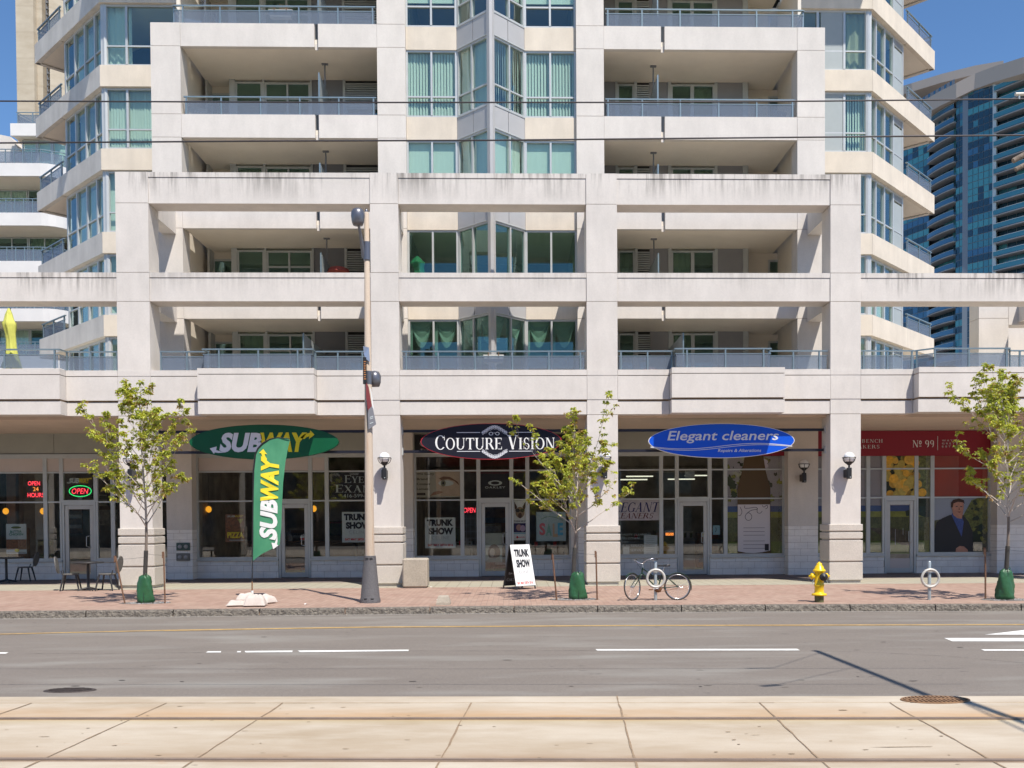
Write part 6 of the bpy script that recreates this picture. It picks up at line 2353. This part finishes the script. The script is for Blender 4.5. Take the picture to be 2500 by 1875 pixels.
def tree(label, px, py, H, prof, first, seed, lean=0, dense=1.08, guard=True, taper=.032):
    rg = random.Random(seed)
    x0, y0 = foot(px, py)
    t = thing('young_tree', label, 'tree', (x0, y0, ZS), 0, 'young street trees')
    mb, lf = MB(), MB()
    K = 14
    tr = []
    for i in range(K + 1):
        u = i / K
        tr.append(Vector((lean * u + .03 * math.sin(u * 7 + seed), .03 * math.cos(u * 6 + seed), H * .9 * u)))
    rt = [taper * (1 - u / K) ** .8 + .006 for u in range(K + 1)]
    rt[0] *= 1.25
    low = first * H
    kk = max(i for i in range(K + 1) if tr[i].z <= low + .4)
    mb.tube(tr[:kk + 1], rt[:kk + 1], m_bark, 9)
    mb.tube(tr[kk:], rt[kk:], m_twig, 7)

    def at(z):
        u = min(max(z / (H * .9), 0), 1) * K
        i = min(int(u), K - 1)
        return tr[i].lerp(tr[i + 1], u - i), rt[i] + (rt[i + 1] - rt[i]) * (u - i)

    def cluster(p, s, up):
        m = m_lf[0] if rg.random() < .5 else (m_lf[1] if rg.random() < .72 else m_lf[2])
        for _ in range(rg.randint(3, 6)):
            a = rg.uniform(0, 2 * PI)
            d = Vector((math.cos(a), math.sin(a), rg.uniform(-.75, .35))).normalized()
            l_ = s * rg.uniform(.6, 1.15)
            w2 = d.cross(Vector((0, 0, 1))).normalized() * l_ * .36
            b = p + d * l_ * .15
            m1 = b + d * l_ * .5 + Vector((0, 0, .012))
            lf.add([b, m1 + w2, b + d * l_ - Vector((0, 0, l_ * .25)), m1 - w2], [(0, 1, 2, 3)], m)

    def branch(p, d, L_, r, lvl):
        n_ = max(4, int(L_ / .09))
        pts, q, dd = [p.copy()], p.copy(), d.copy()
        for i in range(n_):
            dd = (dd + Vector((rg.uniform(-.09, .09), rg.uniform(-.09, .09), rg.uniform(-.04, .06)))).normalized()
            q = q + dd * L_ / n_
            pts.append(q.copy())
        rs = [max(r * (1 - .8 * i / n_), .0028) for i in range(n_ + 1)]
        mb.tube(pts, rs, m_twig, 5 if lvl == 0 else 4)
        for i in range(1, n_ + 1):
            u = i / n_
            if u > .22:
                if rg.random() < (.36 if lvl else .3) * dense:
                    cluster(pts[i] + Vector((rg.uniform(-.02, .02), rg.uniform(-.02, .02), 0)), rg.uniform(.05, .085), dd)
            if lvl < 2 and u > .25 and rg.random() < (.68 if lvl == 0 else .3):
                az = rg.uniform(0, 2 * PI)
                sd_ = (dd + Vector((math.cos(az), math.sin(az), rg.uniform(.1, .6))) * .75).normalized()
                branch(pts[i], sd_, L_ * rg.uniform(.18, .42) * (1 - u * .45), rs[i] * .6, lvl + 1)
        for _ in range(3):
            cluster(pts[-1] + Vector((rg.uniform(-.03, .03), rg.uniform(-.03, .03), rg.uniform(-.03, .02))), rg.uniform(.06, .09), dd)

    cap = H * 1.03
    nb = int(27 * dense)
    for i in range(nb):
        u = i / (nb - 1)
        z = low + (H * .86 - low) * u ** 1.1
        az = i * 2.4 + seed + rg.uniform(-.3, .3)
        p, r = at(z)
        wd = prof(z / H)
        el = rad(rg.uniform(24, 46) + 26 * u)
        L_ = max(.2, wd * rg.uniform(.5, 1.0) / math.cos(el) * .88)
        L_ = min(L_, max(.12, (cap - p.z) * .92 / math.sin(el)))
        branch(p, Vector((math.cos(az) * math.cos(el), math.sin(az) * math.cos(el), math.sin(el))), L_, max(r * .55, .007), 0)
    for _ in range(7):
        p, r = at(H * rg.uniform(.66, .9))
        branch(p, Vector((rg.uniform(-.25, .25), rg.uniform(-.2, .2), 1)).normalized(), H * rg.uniform(.1, .17), .006, 1)
    if guard:
        mb.tube([tr[0].lerp(tr[1], j / 3 * 3) if 0 else Vector((0, 0, z_)) + Vector((at(z_)[0].x, at(z_)[0].y, 0)) for z_, j in ((.5, 0), (.72, 1), (.95, 2), (1.12, 3))], at(.8)[1] + .012, m_rubber, 9)
    mb.build('trunk', t)
    lf.build('crown', t)
    return t, x0, y0


def prof1(u):
    return 1.35 * max(.12, min(1, (1.06 - u) / .42)) if u > .5 else 1.3


tree('young leafing tree in front of the first column', 356, 1472, 4.5, lambda u: (1.6 if u < .6 else max(.3, 1.45 - (u - .6) * 3.4)), .36, 11)
tree('young leafing tree in the middle, right of the sandwich board', 1402, 1463, 3.95, lambda u: (1.55 if u < .56 else max(.28, 1.35 - (u - .56) * 5)), .36, 23, lean=.06)
tree('young leafing tree at the right edge of the photo', 2456, 1464, 4.5, lambda u: (1.65 if u < .6 else max(.3, 1.5 - (u - .6) * 3.6)), .36, 37, lean=.05)


def bag(label, px0, px1, pyt, pyb, seed, at_):
    y = foot(*at_)[1] - .03
    xm = wx((px0 + px1) / 2, y, pyb)
    k = y / F
    rg = random.Random(seed)
    W2, H_ = (px1 - px0) / 2 * k, (pyb - pyt) * k
    mb = MB()
    v = []
    NZ, NA = 14, 22
    for i in range(NZ + 1):
        u = i / NZ
        r = W2 * (1.05 - .42 * u ** 2) * (1 if u > .06 else .8 + 3 * u)
        if u > .97:
            r *= .5
        for j in range(NA):
            a = 2 * PI * j / NA
            rr_ = r * (1 + .1 * math.sin(a * 3 + seed + u * 5) + .07 * math.sin(a * 7 + u * 11 + seed) + rg.uniform(-.03, .03))
            v.append((rr_ * math.cos(a), rr_ * .72 * math.sin(a), H_ * u + .02 * math.sin(a * 4 + seed) * u))
    mb.add(v, [(i * NA + j, i * NA + (j + 1) % NA, (i + 1) * NA + (j + 1) % NA, (i + 1) * NA + j) for i in range(NZ) for j in range(NA)], m_wbag, True)
    mb.tube([(W2 * .3, -W2 * .35, H_ * .95), (W2 * .36, -W2 * .37, H_ * 1.05), (W2 * .2, -W2 * .36, H_ * 1.08)], .008, m_wbag, 5)
    mb.tube([(.01, -W2 * .74 * (1 - .48 * u ** 1.4), H_ * u) for u in [j / 10 for j in range(11)]], .006, m_black, 4)
    tag(mb.build('watering_bag', loc=(xm, y, ZS)), label, 'watering bag', 'green watering bags round the trees')


bag('green watering bag round the foot of the left tree', 336, 374, 1407, 1474, 1, (356, 1472))
bag('green watering bag round the foot of the middle tree', 1390, 1431, 1398, 1464.5, 2, (1402, 1463))
bag('green watering bag round the foot of the right tree', 2433, 2476, 1388, 1463.5, 5, (2456, 1464))
STK = [('left', 356, 1472, (282, 1359, 305, 1474), (399.5, 1349, 403, 1473)), ('middle', 1402, 1463, (1349, 1353, 1359, 1465.5), (1455, 1347, 1458, 1464.5)), ('right', 2456, 1464, (2405.5, 1339, 2406, 1463.5), (2512, 1339, 2512, 1463.5))]
for nm, tx, ty, A_, B_ in STK:
    X0, Y0 = foot(tx, ty)
    for sd_, (a, b, c_, d_) in (('left', A_), ('right', B_)):
        x, y = foot(c_, d_)
        xt, zt = UY(a, b, y)
        mb = MB()
        mb.tube([(0, 0, 0), (xt - x, 0, zt - ZS)], .018, m_stake, 6)
        mb.box(xt - x - .03, xt - x + .005, -.02, .02, zt - ZS - .12, zt - ZS + .02, m_stake)
        mb.tube([(xt - x, 0, zt - ZS - .06), ((X0 - x) * .5 + (xt - x) * .5, (Y0 - y) / 2, zt - ZS - .05), (X0 - x, Y0 - y - .04, zt - ZS - .02)], .004, m_black, 4)
        tag(mb.build('tree_stake', loc=(x, y, ZS)), 'rusty stake tied to the ' + nm + ' tree, on its ' + sd_ + ' side', 'stake', 'rusty tree stakes')
    mb = MB()
    rg = random.Random(tx)
    pts = [(.54 * math.cos(a) * rg.uniform(.95, 1.05), .3 * math.sin(a) * rg.uniform(.95, 1.05)) for a in [2 * PI * j / 36 for j in range(36)]]
    mb.add([(*p, .004) for p in pts], [list(range(36))], m_gravel)
    for j in range(500):
        a, r = rg.uniform(0, 2 * PI), math.sqrt(rg.random())
        cx_, cy_, s_ = .52 * r * math.cos(a), .29 * r * math.sin(a), rg.uniform(.008, .018)
        q = [(cx_ + s_ * math.cos(b) * rg.uniform(.7, 1.2), cy_ + s_ * math.sin(b) * rg.uniform(.7, 1.2)) for b in (0, 1.3, 2.4, 3.7, 5)]
        mb.add([(*p, .004) for p in q] + [(cx_, cy_, .006 + s_ * .8)], [(i, (i + 1) % 5, 5) for i in range(5)], m_gravel if j % 4 else i_grey)
    mb.build('gravel', loc=(X0, Y0 - .02, ZS), kind='stuff')

# litter scraps
for j, (px, py) in enumerate(((1050, 1434), (1066, 1465), (742, 1476))):
    x, y = foot(px, py)
    mb = MB()
    mb.add([(0, 0, .004), (.06, .01, .012), (.07, .05, .004), (.01, .04, .02)], [(0, 1, 2, 3)], m_white)
    tag(mb.build('paper_scrap', loc=(x, y, ZS)), ('small white scrap on the grey paving beside the concrete block', 'tiny white scrap beside the concrete stub', 'small pale scrap beside the sandbags')[j], 'litter')

# ---------------------------------------------------------------- overhead wires of the tram line
m_wire = mat('wire', (.06, .055, .06), .5, .5)


def line_pt(px, py, off):
    d = ray(px, py)
    # intersection with the vertical plane y = off - .055 x
    t_ = off / (d.y + .055 * d.x)
    return CAM + d * t_


WIRES = []
for off, pts, lb in ((8.9, [(-700, 242), (0, 246.8), (900, 250.2), (1500, 250), (2000, 246.8), (2480, 241.6), (3200, 232)], 'upper overhead tram wire crossing in front of the building'), (8.1, [(-700, 356), (0, 349), (640, 344.5), (1200, 342.5), (1860, 336), (2500, 330), (3200, 320)], 'lower overhead tram wire crossing in front of the building')):
    mb = MB()
    P = [line_pt(a, b, off) for a, b in pts]
    mb.tube(P, .0068, m_wire, 6)
    tag(mb.build('tram_wire'), lb, 'wire', 'overhead tram wires')
p = line_pt(2488, 230, 8.9)
mb = MB()
mb.tube([p + Vector((-.035, 0, 0)), p + Vector((.3, 0, .01))], .016, mat('insulator', (.6, .58, .52), .4), 8)
mb.tube([p + Vector((.0, 0, 0)), p + Vector((.0, 0, -.045))], .01, m_galv, 6)
mb.tube([p + Vector((.3, 0, .01)), (6.06, 9.7, 6.09)], .006, m_wire, 5)
tag(mb.build('wire_insulator'), 'pale insulator rod clamped over the upper tram wire at the right edge', 'insulator')
p = line_pt(2494, 384, 8.1)
mb = MB()
mb.tube([p + Vector((-.07, 0, -.03)), p + Vector((.2, 0, .12))], .022, m_bark, 7)
mb.tube([p + Vector((-.05, 0, -.1)), p + Vector((.2, 0, .03))], .018, m_bark, 7)
mb.tube([p + Vector((.2, 0, .12)), (6.1, 8.4, 6.1)], .006, m_wire, 5)
tag(mb.build('wire_hanger'), 'dark brown insulated hanger below the lower tram wire at the right edge', 'hanger')
# bracket arm reaching over the tracks just beyond the right edge; its shadow lies across the road
t = thing('wire_pole', 'grey pole with a long bracket arm whose shadow crosses the road', 'pole', (6.25, 2.6, 0))
mb = MB()
mb.lathe([(.13, 0), (.12, 1), (.09, 7.2), (.001, 7.25)], m_galv, n=16)
mb.build('pole', t)
mb = MB()
mb.tube([(-.0, 0, 6.0), (-.1, 3.5, 6.15), (-.2, 7.3, 6.1)], .05, m_galv, 8)
mb.tube([(0, 0, 7.1), (-.1, 3.5, 6.2)], .015, m_galv, 6)
mb.build('bracket_arm', t)

# ---------------------------------------------------------------- things on the balconies
m_umby = mat('umbrella_yellow', (.55, .56, .12), .75, nz=[(6, .12, U3)])


def folded_umbrella(label, px, pyt, pyb, Y, zf, m, w_, name='folded_umbrella'):
    x, zt = UY(px, pyt, Y)
    _, zb_ = UY(px, pyb, Y)
    t = thing(name, label, 'umbrella', (x, Y, zf))
    H_ = zt - zf
    h0 = max(zb_ - zf, .12)
    mb = MB()
    mb.tube([(0, 0, 0), (0, 0, H_)], .02, m_black, 6)
    mb.lathe([(.001, 0), (.25, 0), (.25, .05), (.05, .08)], m_cblk, n=14)
    mb.build('pole', t)
    mb = MB()
    NA = 20
    prof = [(0, 1.4), (.12, 1.1), (.3, .72), (.48, .66), (.6, .74), (.7, .92), (.76, .95), (.8, .7), (.9, .5), (1, .16)]
    v = []
    for u, r in prof:
        for j in range(NA):
            a = 2 * PI * j / NA
            rr_ = w_ * r * (1 + .22 * math.sin(a * 5 + u * 4))
            v.append((rr_ * math.cos(a) + .03 * math.sin(u * 5), rr_ * math.sin(a), h0 + (H_ - h0) * u))
    mb.add(v, [(i * NA + j, i * NA + (j + 1) % NA, (i + 1) * NA + (j + 1) % NA, (i + 1) * NA + j) for i in range(len(prof) - 1) for j in range(NA)], m, True)
    mb.build('canopy', t)


folded_umbrella('folded yellow green parasol on the terrace at the far left', 24.5, 753, 900, 27.2, 5.0, m_umby, .17)
folded_umbrella('small folded green parasol with a yellow top behind the left centre window', 1021, 626, 690, 28.6, 7.9, mat('umbrella_green', (.04, .3, .14), .6), .2)
x, z = UY(826, 652, 29.0)
t = thing('parasol', 'small open red parasol on the balcony left of the second column', 'umbrella', (x, 29.0, 7.89))
mb = MB()
mb.lathe([(.34, z - 7.89 - .16), (.3, z - 7.89 - .06), (.18, z - 7.89 - .01), (.001, z - 7.89)], mat('umbrella_red', (.35, .06, .04), .7), n=8, smooth=False)
mb.build('canopy', t)
mb = MB()
mb.tube([(0, 0, 0), (0, 0, z - 7.9)], .015, m_black, 6)
mb.build('pole', t)
m_pot = mat('planter_white', (.6, .58, .54), .5)
for lb, a, b, c_, d, Y in (('white planter box hanging on the top left balcony railing', 655, 23, 714, 42, YB + .17), ('white planter box hanging behind the centre terrace railing', 1180, 866, 1230, 885, YA + .25)):
    x0, x1, z0, z1 = RC(a, b, c_, d, Y)
    t = thing('planter_box', lb, 'planter', ((x0 + x1) / 2, Y, z0))
    W_, H_ = (x1 - x0) / 2, z1 - z0
    mb = MB()
    mb.plate([(-W_ * .86, 0), (W_ * .86, 0), (W_ * .95, H_ * .8), (-W_ * .95, H_ * .8)], 0, .16, m_pot)
    mb.box(-W_, W_, -.015, .175, H_ * .8, H_, m_pot)
    for s_ in (-.5, .5):
        mb.box(s_ * W_ - .01, s_ * W_ + .01, -.03, .02, H_ * .5, H_ + .1, m_rust)
    mb.build('trough', t)
    if 'top' in lb:
        mb = MB()
        rg = random.Random(2)
        for j in range(16):
            x = rg.uniform(-.2, .2)
            mb.tube([(x, .08, H_), (x + rg.uniform(-.1, .1), .08 + rg.uniform(-.05, .05), H_ + rg.uniform(.08, .2))], .006, m_rust, 4)
        mb.build('dry_stems', t)
# deck chairs and a covered grill
for lb, px, py, Y, zf, m in (('slatted deck chair on the middle left balcony', 484, 262, 28.8, 13.07, m_cur2), ('white garden chair on the top left balcony', 470, 45, 28.8, 15.66, m_white), ('dark padded chair at the right end of the middle right balcony', 1915, 275, 28.8, 13.07, m_dgrey)):
    x, z = UY(px, py, Y)
    t = thing('balcony_chair', lb, 'chair', (x, Y, zf), rad(20))
    mb = MB()
    for j in range(5):
        mb.box(-.24, .24, -.2 + j * .09, -.13 + j * .09, .42, .44, m)
    mb.build('seat', t)
    mb = MB()
    for j in range(6):
        mb.box(-.24 + j * .085, -.18 + j * .085, .24, .26, .44, .98, m, Matrix.Translation((0, 0, 0)))
    mb.box(-.25, .25, .262, .28, .9, .98, m)
    mb.build('backrest', t)
    for sx in (-1, 1):
        for sy in (-1, 1):
            BX('leg', t, sx * .23 - .015, sx * .23 + .015, sy * .2 - .015, sy * .2 + .015, 0, .42, m)
x, z = UY(1587, 850, 27.6)
t = thing('covered_grill', 'dark round barbecue grill on the terrace of the right hand bay', 'grill', (x, 27.6, 5.0))
mb = MB()
mb.ball((0, 0, .95), .27, mat('grill_maroon', (.09, .035, .045), .4), sz=.75)
mb.build('bowl', t)
for j in range(3):
    mb = MB()
    a = j * 2.1 + .4
    mb.tube([(.1 * math.cos(a), .1 * math.sin(a), .8), (.26 * math.cos(a), .26 * math.sin(a), 0)], .015, m_galv, 6)
    mb.build('leg', t)

# ---------------------------------------------------------------- neighbours
# white block with rounded balconies, behind the left wing
t = thing('balcony_building', 'white apartment block with rounded balconies behind the left wing', 'building')
wb = t
YL = 51.0
lv = [wz(p, YL, 30) for p in (398, 519, 637, 753, 869, 985)]
xe = wx(100, YL, 500)
for i, zt_ in enumerate(lv):
    out = [(wx(-160, YL, 500), YL)] + [(xe + 1.3 * math.sin(a), YL + 1.6 * (1 - math.cos(a))) for a in [PI / 2 * j / 6 for j in range(7)]]
    inn = [(x - (.12 if j > 0 else 0), y + .14) for j, (x, y) in enumerate(out)]
    mb = MB()
    n_ = len(out)
    for a in range(n_ - 1):
        mb.prism([out[a], out[a + 1], inn[a + 1], inn[a]], zt_ - .66, zt_, m_whitew)
    mb.build('parapet', wb)
    mb = MB()
    mb.prism(inn + [(xe + 2.6, YL + 5), (wx(-160, YL, 500), YL + 5)], zt_ - .62, zt_ - .42, m_soff)
    mb.build('floor_slab', wb)
    railing([(x, y + .07) for x, y in (out[0], out[1], out[4], out[-1])], zt_, zt_ + .75, [[j / 12 for j in range(1, 13)], [.5], [.5]], parent=wb)
    for j in range(9):
        x0 = xe - 14 + j * 1.75
        window(x0, x0 + 1.72, zt_ - 2.98 + .0, zt_ - .64, YL + 2.2, pane=m_paned if (i + j) % 3 else m_pane, cur='drape' if (i * 5 + j) % 3 == 0 else None, parent=wb, cm=m_cur2 if j % 2 else m_cur, mull=(x0 + .86,), fm=m_alus)
mb = MB()
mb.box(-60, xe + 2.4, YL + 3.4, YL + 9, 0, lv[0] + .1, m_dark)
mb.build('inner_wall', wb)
x0, x1, z0, z1 = RC(25, 301, 89, 331, YL + .6)
BX('parapet', wb, x0, x1, YL + .6, YL + .8, z0, z1, m_whitew)
BX('floor_slab', wb, x0, x1 + 1, YL + .8, YL + 6, z0 + .05, z0 + .25, m_soff)
railing([(x0 + .3, YL + .7), (x1 + .6, YL + .7)], z1, z1 + .62, [[.03, .5, .97]], parent=wb)
railing([(x0 + .3, YL + .7), (x0 + .9, YL + 3)], z1, z1 + .62, [[.9]], parent=wb)
for j in range(3):
    a = x0 + .3 + j * (x1 - x0 + 1) / 3
    window(a, a + (x1 - x0 + 1) / 3 - .03, lv[0] + .05, z0, YL + 1.2, pane=m_pane, cur='flat', parent=wb, cz=lv[0] + .2)
mb = MB()
a, b = UY(-6, 300, YL), UY(34, 372, YL)
mb.plate([(a[0] - 2, a[1] + .2), (a[0], a[1] - .2), (b[0], b[1]), (a[0] - 2, b[1])], YL + 1.3, YL + 4, m_conc)
mb.build('sloping_roof', wb)

# tall concrete shaft far behind
YT = 150
m_shaft, N, L = nodes_of('shaft_concrete', .9)
g = pos(N, L)
c = mixc(N, L, noise(N, L, pos(N, L, (1, 1, 2.5)), .35, 5), (.42, .35, .26), (.52, .45, .35))
wv = N.new('ShaderNodeTexWave')
wv.bands_direction = 'Z'
wv.inputs['Scale'].default_value = .08
wv.inputs['Distortion'].default_value = .3
L.new(g, wv.inputs['Vector'])
mrw = N.new('ShaderNodeMapRange')
mrw.inputs[1].default_value = .97
mrw.inputs[2].default_value = 1
mrw.inputs[4].default_value = .25
L.new(wv.outputs[0], mrw.inputs[0])
L.new(mixc(N, L, mrw.outputs[0], c, (.3, .24, .17)), N['Principled BSDF'].inputs['Base Color'])
t = thing('concrete_tower', 'tall beige concrete tower shaft rising behind the left wing', 'tower')
X = lambda p: wx(p, YT, 150)
mb = MB()
mb.prism([(X(32), YT + 1.0), (X(40), YT), (X(83), YT), (X(85), YT + .8), (X(98), YT + .8), (X(99), YT + 3), (X(118), YT + 3), (X(119), YT + .3), (X(150), YT + 1.5), (X(150), YT + 8), (X(32), YT + 8)], 0, 120, m_shaft)
mb.build('shaft', t)
mb = MB()
a, b = X(101), X(116)
for x in (a, (a + b) / 2, b):
    mb.box(x - .09, x + .09, YT + 1.8, YT + 2, 0, 118, m_dgrey)
for j in range(90):
    z = 45 + j * .9
    mb.box(a, b, YT + 1.7, YT + 1.8, z, z + .12, m_dgrey)
    mb.add([(a, YT + 1.75, z), (b, YT + 1.75, z + .78), (b, YT + 1.75, z + .9), (a, YT + 1.75, z + .12)], [(0, 1, 2, 3)], m_dgrey)
mb.build('lattice_ladder', t)

# blue glass tower on the right
m_gl = [mat('tower_glass_dark', (.025, .07, .11), .12, .2, spec=.6), mat('tower_glass_teal', (.07, .28, .33), .2, .1, spec=.6), mat('tower_glass_mid', (.06, .22, .28), .15, .2, spec=.6), mat('tower_glass_blue', (.05, .15, .26), .1, .2, spec=.6)]
m_tf = mat('tower_frame', (.2, .23, .27), .5, .3)
m_ts = mat('tower_slab', (.33, .33, .34), .8)
m_tw = mat('tower_white', (.45, .52, .56), .5)
gt = thing('glass_tower', 'blue green glass apartment tower with curved roof on the right', 'tower')
PL = [(2190, 224), (2268, 215), (2333, 206), (2352, 204), (2362, 203), (2428, 198), (2640, 184)]
PLx = [Vector((wx(p, y, 500), y, 0)) for p, y in PL]
rg = random.Random(9)


def strip(p, q, z0, z1, n_, rows_, name, depth=.0):
    mb = MB()
    d = (q - p)
    nn = Vector((d.y, -d.x, 0)).normalized()
    if nn.y > 0:
        nn = -nn
    for r in range(rows_):
        base = rg.choice((0, 2, 1, 3, 0) if not depth else (0, 0, 2))
        for i in range(n_):
            a, b = p + d * (i / n_) - nn * depth, p + d * ((i + 1) / n_) - nn * depth
            za, zb_2 = z0 + (z1 - z0) * r / rows_, z0 + (z1 - z0) * (r + 1) / rows_
            m = m_gl[base if rg.random() < .78 else rg.choice((0, 0, 2, 3, 1))]
            s_ = d.normalized() * .06
            mb.add([(a.x + s_.x, a.y + s_.y, za + .06), (b.x - s_.x, b.y - s_.y, za + .06), (b.x - s_.x, b.y - s_.y, zb_2 - .06), (a.x + s_.x, a.y + s_.y, zb_2 - .06)], [(0, 1, 2, 3)], m)
    a, b = p - nn * (depth + .12), q - nn * (depth + .12)
    mb.add([(a.x, a.y, z0), (b.x, b.y, z0), (b.x, b.y, z1), (a.x, a.y, z1)], [(0, 1, 2, 3)], m_tf)
    return mb.build(name, gt)


FH = 2.83
ZTOP = 92.5
for k in range(27):
    z1 = ZTOP - k * FH
    z0 = z1 - FH
    strip(PLx[0], PLx[1], z0, z1, 6, 2, 'window')
    strip(PLx[2], PLx[3], z0, z1, 2, 2, 'window')
    strip(PLx[4], PLx[5], z0, z1, 5, 2, 'window')
    for a, b in ((1, 2), (5, 6)):
        p, q = PLx[a], PLx[b]
        d = (q - p).normalized()
        nn = Vector((d.y, -d.x, 0))
        nn = -nn if nn.y > 0 else nn
        if k < 20 or a == 5:
            strip(p, q, z0, z1, 6 if a == 1 else 9, 1, 'balcony_window' if k % 2 else 'balcony_glazing', 1.6)
        mb = MB()
        # the balcony edge swells outward in a shallow curve
        n_ = 8
        o_ = [p + (q - p) * (i / n_) + nn * (.5 + .5 * math.sin(PI * i / n_) ** .8) for i in range(n_ + 1)]
        o_ = [(v.x, v.y) for v in o_]
        bk = [((q - nn * 1.5).x, (q - nn * 1.5).y), ((p - nn * 1.5).x, (p - nn * 1.5).y)]
        mb.prism(o_ + bk, z0 - .1, z0 + .1, m_ts)
        mb.build('balcony_slab', gt)
        mb = MB()
        for i in range(n_):
            mb.add([(*o_[i], z0 + .2), (*o_[i + 1], z0 + .2), (*o_[i + 1], z0 + 1.1), (*o_[i], z0 + 1.1)], [(0, 1, 2, 3)], m_gl[2 if a == 5 else 3])
        mb.tube([(x, y, z0 + 1.13) for x, y in o_], .04, m_tw, 4)
        mb.build('balcony_rail', gt)
for a, b, m, ex in ((3, 4, m_tf, .3), (5, 5, m_tw, .35)):
    p = (PLx[a] + PLx[b]) / 2
    h_ = max((PLx[b] - PLx[a]).length / 2, .35)
    mb = MB()
    mb.box(-h_, h_, -ex, 1, 0, ZTOP, m, Matrix.Translation(p) @ Matrix.Rotation(rad(-38), 4, 'Z'))
    mb.build('pillar', gt)
mb = MB()
mb.prism([(PLx[0].x, PLx[0].y + 2), (PLx[1].x + .5, PLx[1].y + 2.5), (PLx[6].x, PLx[6].y + 4), (PLx[6].x + 5, 260), (PLx[0].x + 8, 260)], 0, ZTOP + 3, mat('tower_core', (.04, .05, .06), .6))
mb.build('core_wall', gt)
m_roof = mat('tower_roof', (.45, .38, .33), .6)
for pts, th_, name in (([(1372 * .2893 + 1860, 845 * .2893, 212), (1500 * .2893 + 1860, 770 * .2893, 208), (1640 * .2893 + 1860, 700 * .2893, 204), (1800 * .2893 + 1860, 620 * .2893, 201), (1960 * .2893 + 1860, 560 * .2893, 197), (2212 * .2893 + 1860, 480 * .2893, 190), (2640, 112, 182)], 3.2, 'curved_roof'),
                       ([(2190, 214, 232), (2226, 203, 228), (2300, 180, 222), (2380, 160, 216), (2450, 148, 211)], 2.0, 'upper_roof')):
    V0 = []
    for px, py, Y in pts:
        x, z = UY(px, py, Y)
        V0.append((x, Y, z))
    mb = MB()
    n_ = len(V0)
    v = [(x, y, z) for x, y, z in V0] + [(x, y, z - th_) for x, y, z in V0] + [(x + 6, y + 30, z + 2) for x, y, z in V0] + [(x + 6, y + 30, z - th_) for x, y, z in V0]
    f = []
    for i in range(n_ - 1):
        f += [(i, i + 1, n_ + i + 1, n_ + i), (i, i + 1, 2 * n_ + i + 1, 2 * n_ + i), (n_ + i, n_ + i + 1, 3 * n_ + i + 1, 3 * n_ + i)]
    f += [(0, n_, 3 * n_, 2 * n_), (n_ - 1, 2 * n_ - 1, 4 * n_ - 1, 3 * n_ - 1)]
    mb.add(v, f, m_roof)
    mb.build(name, gt)
mb = MB()
a, b = PLx[0] + Vector((0, 2.5, 0)), PLx[3] + Vector((0, 4, 0))
d = b - a
for i in range(24):
    p, q = a + d * (i / 24), a + d * ((i + .85) / 24)
    mb.add([(p.x, p.y, ZTOP - 4), (q.x, q.y, ZTOP - 4), (q.x, q.y, ZTOP + 4.5), (p.x, p.y, ZTOP + 4.5)], [(0, 1, 2, 3)], m_tf if i % 2 else m_gl[3])
mb.build('plant_room', gt)

# the other side of the street, seen only as reflections in the shop windows
t = thing('opposite_building', 'long brown brick building across the street, mirrored darkly in the shop windows', 'building')
m_opp = mat('opposite_brick', (.12, .085, .065), .9, nz=[(.6, .25, U3)])
BX('wall', t, -60, 60, -40, -27, -.3, 15, m_opp)
for k in range(4):
    for j in range(20):
        if k == 0 or j % 2 == 0:
            x = -58 + j * 5.9
            BX('window', t, x, x + 3.2, -27.0, -26.93, .6 + k * 3.6, 2.9 + k * 3.6, m_gl[0])
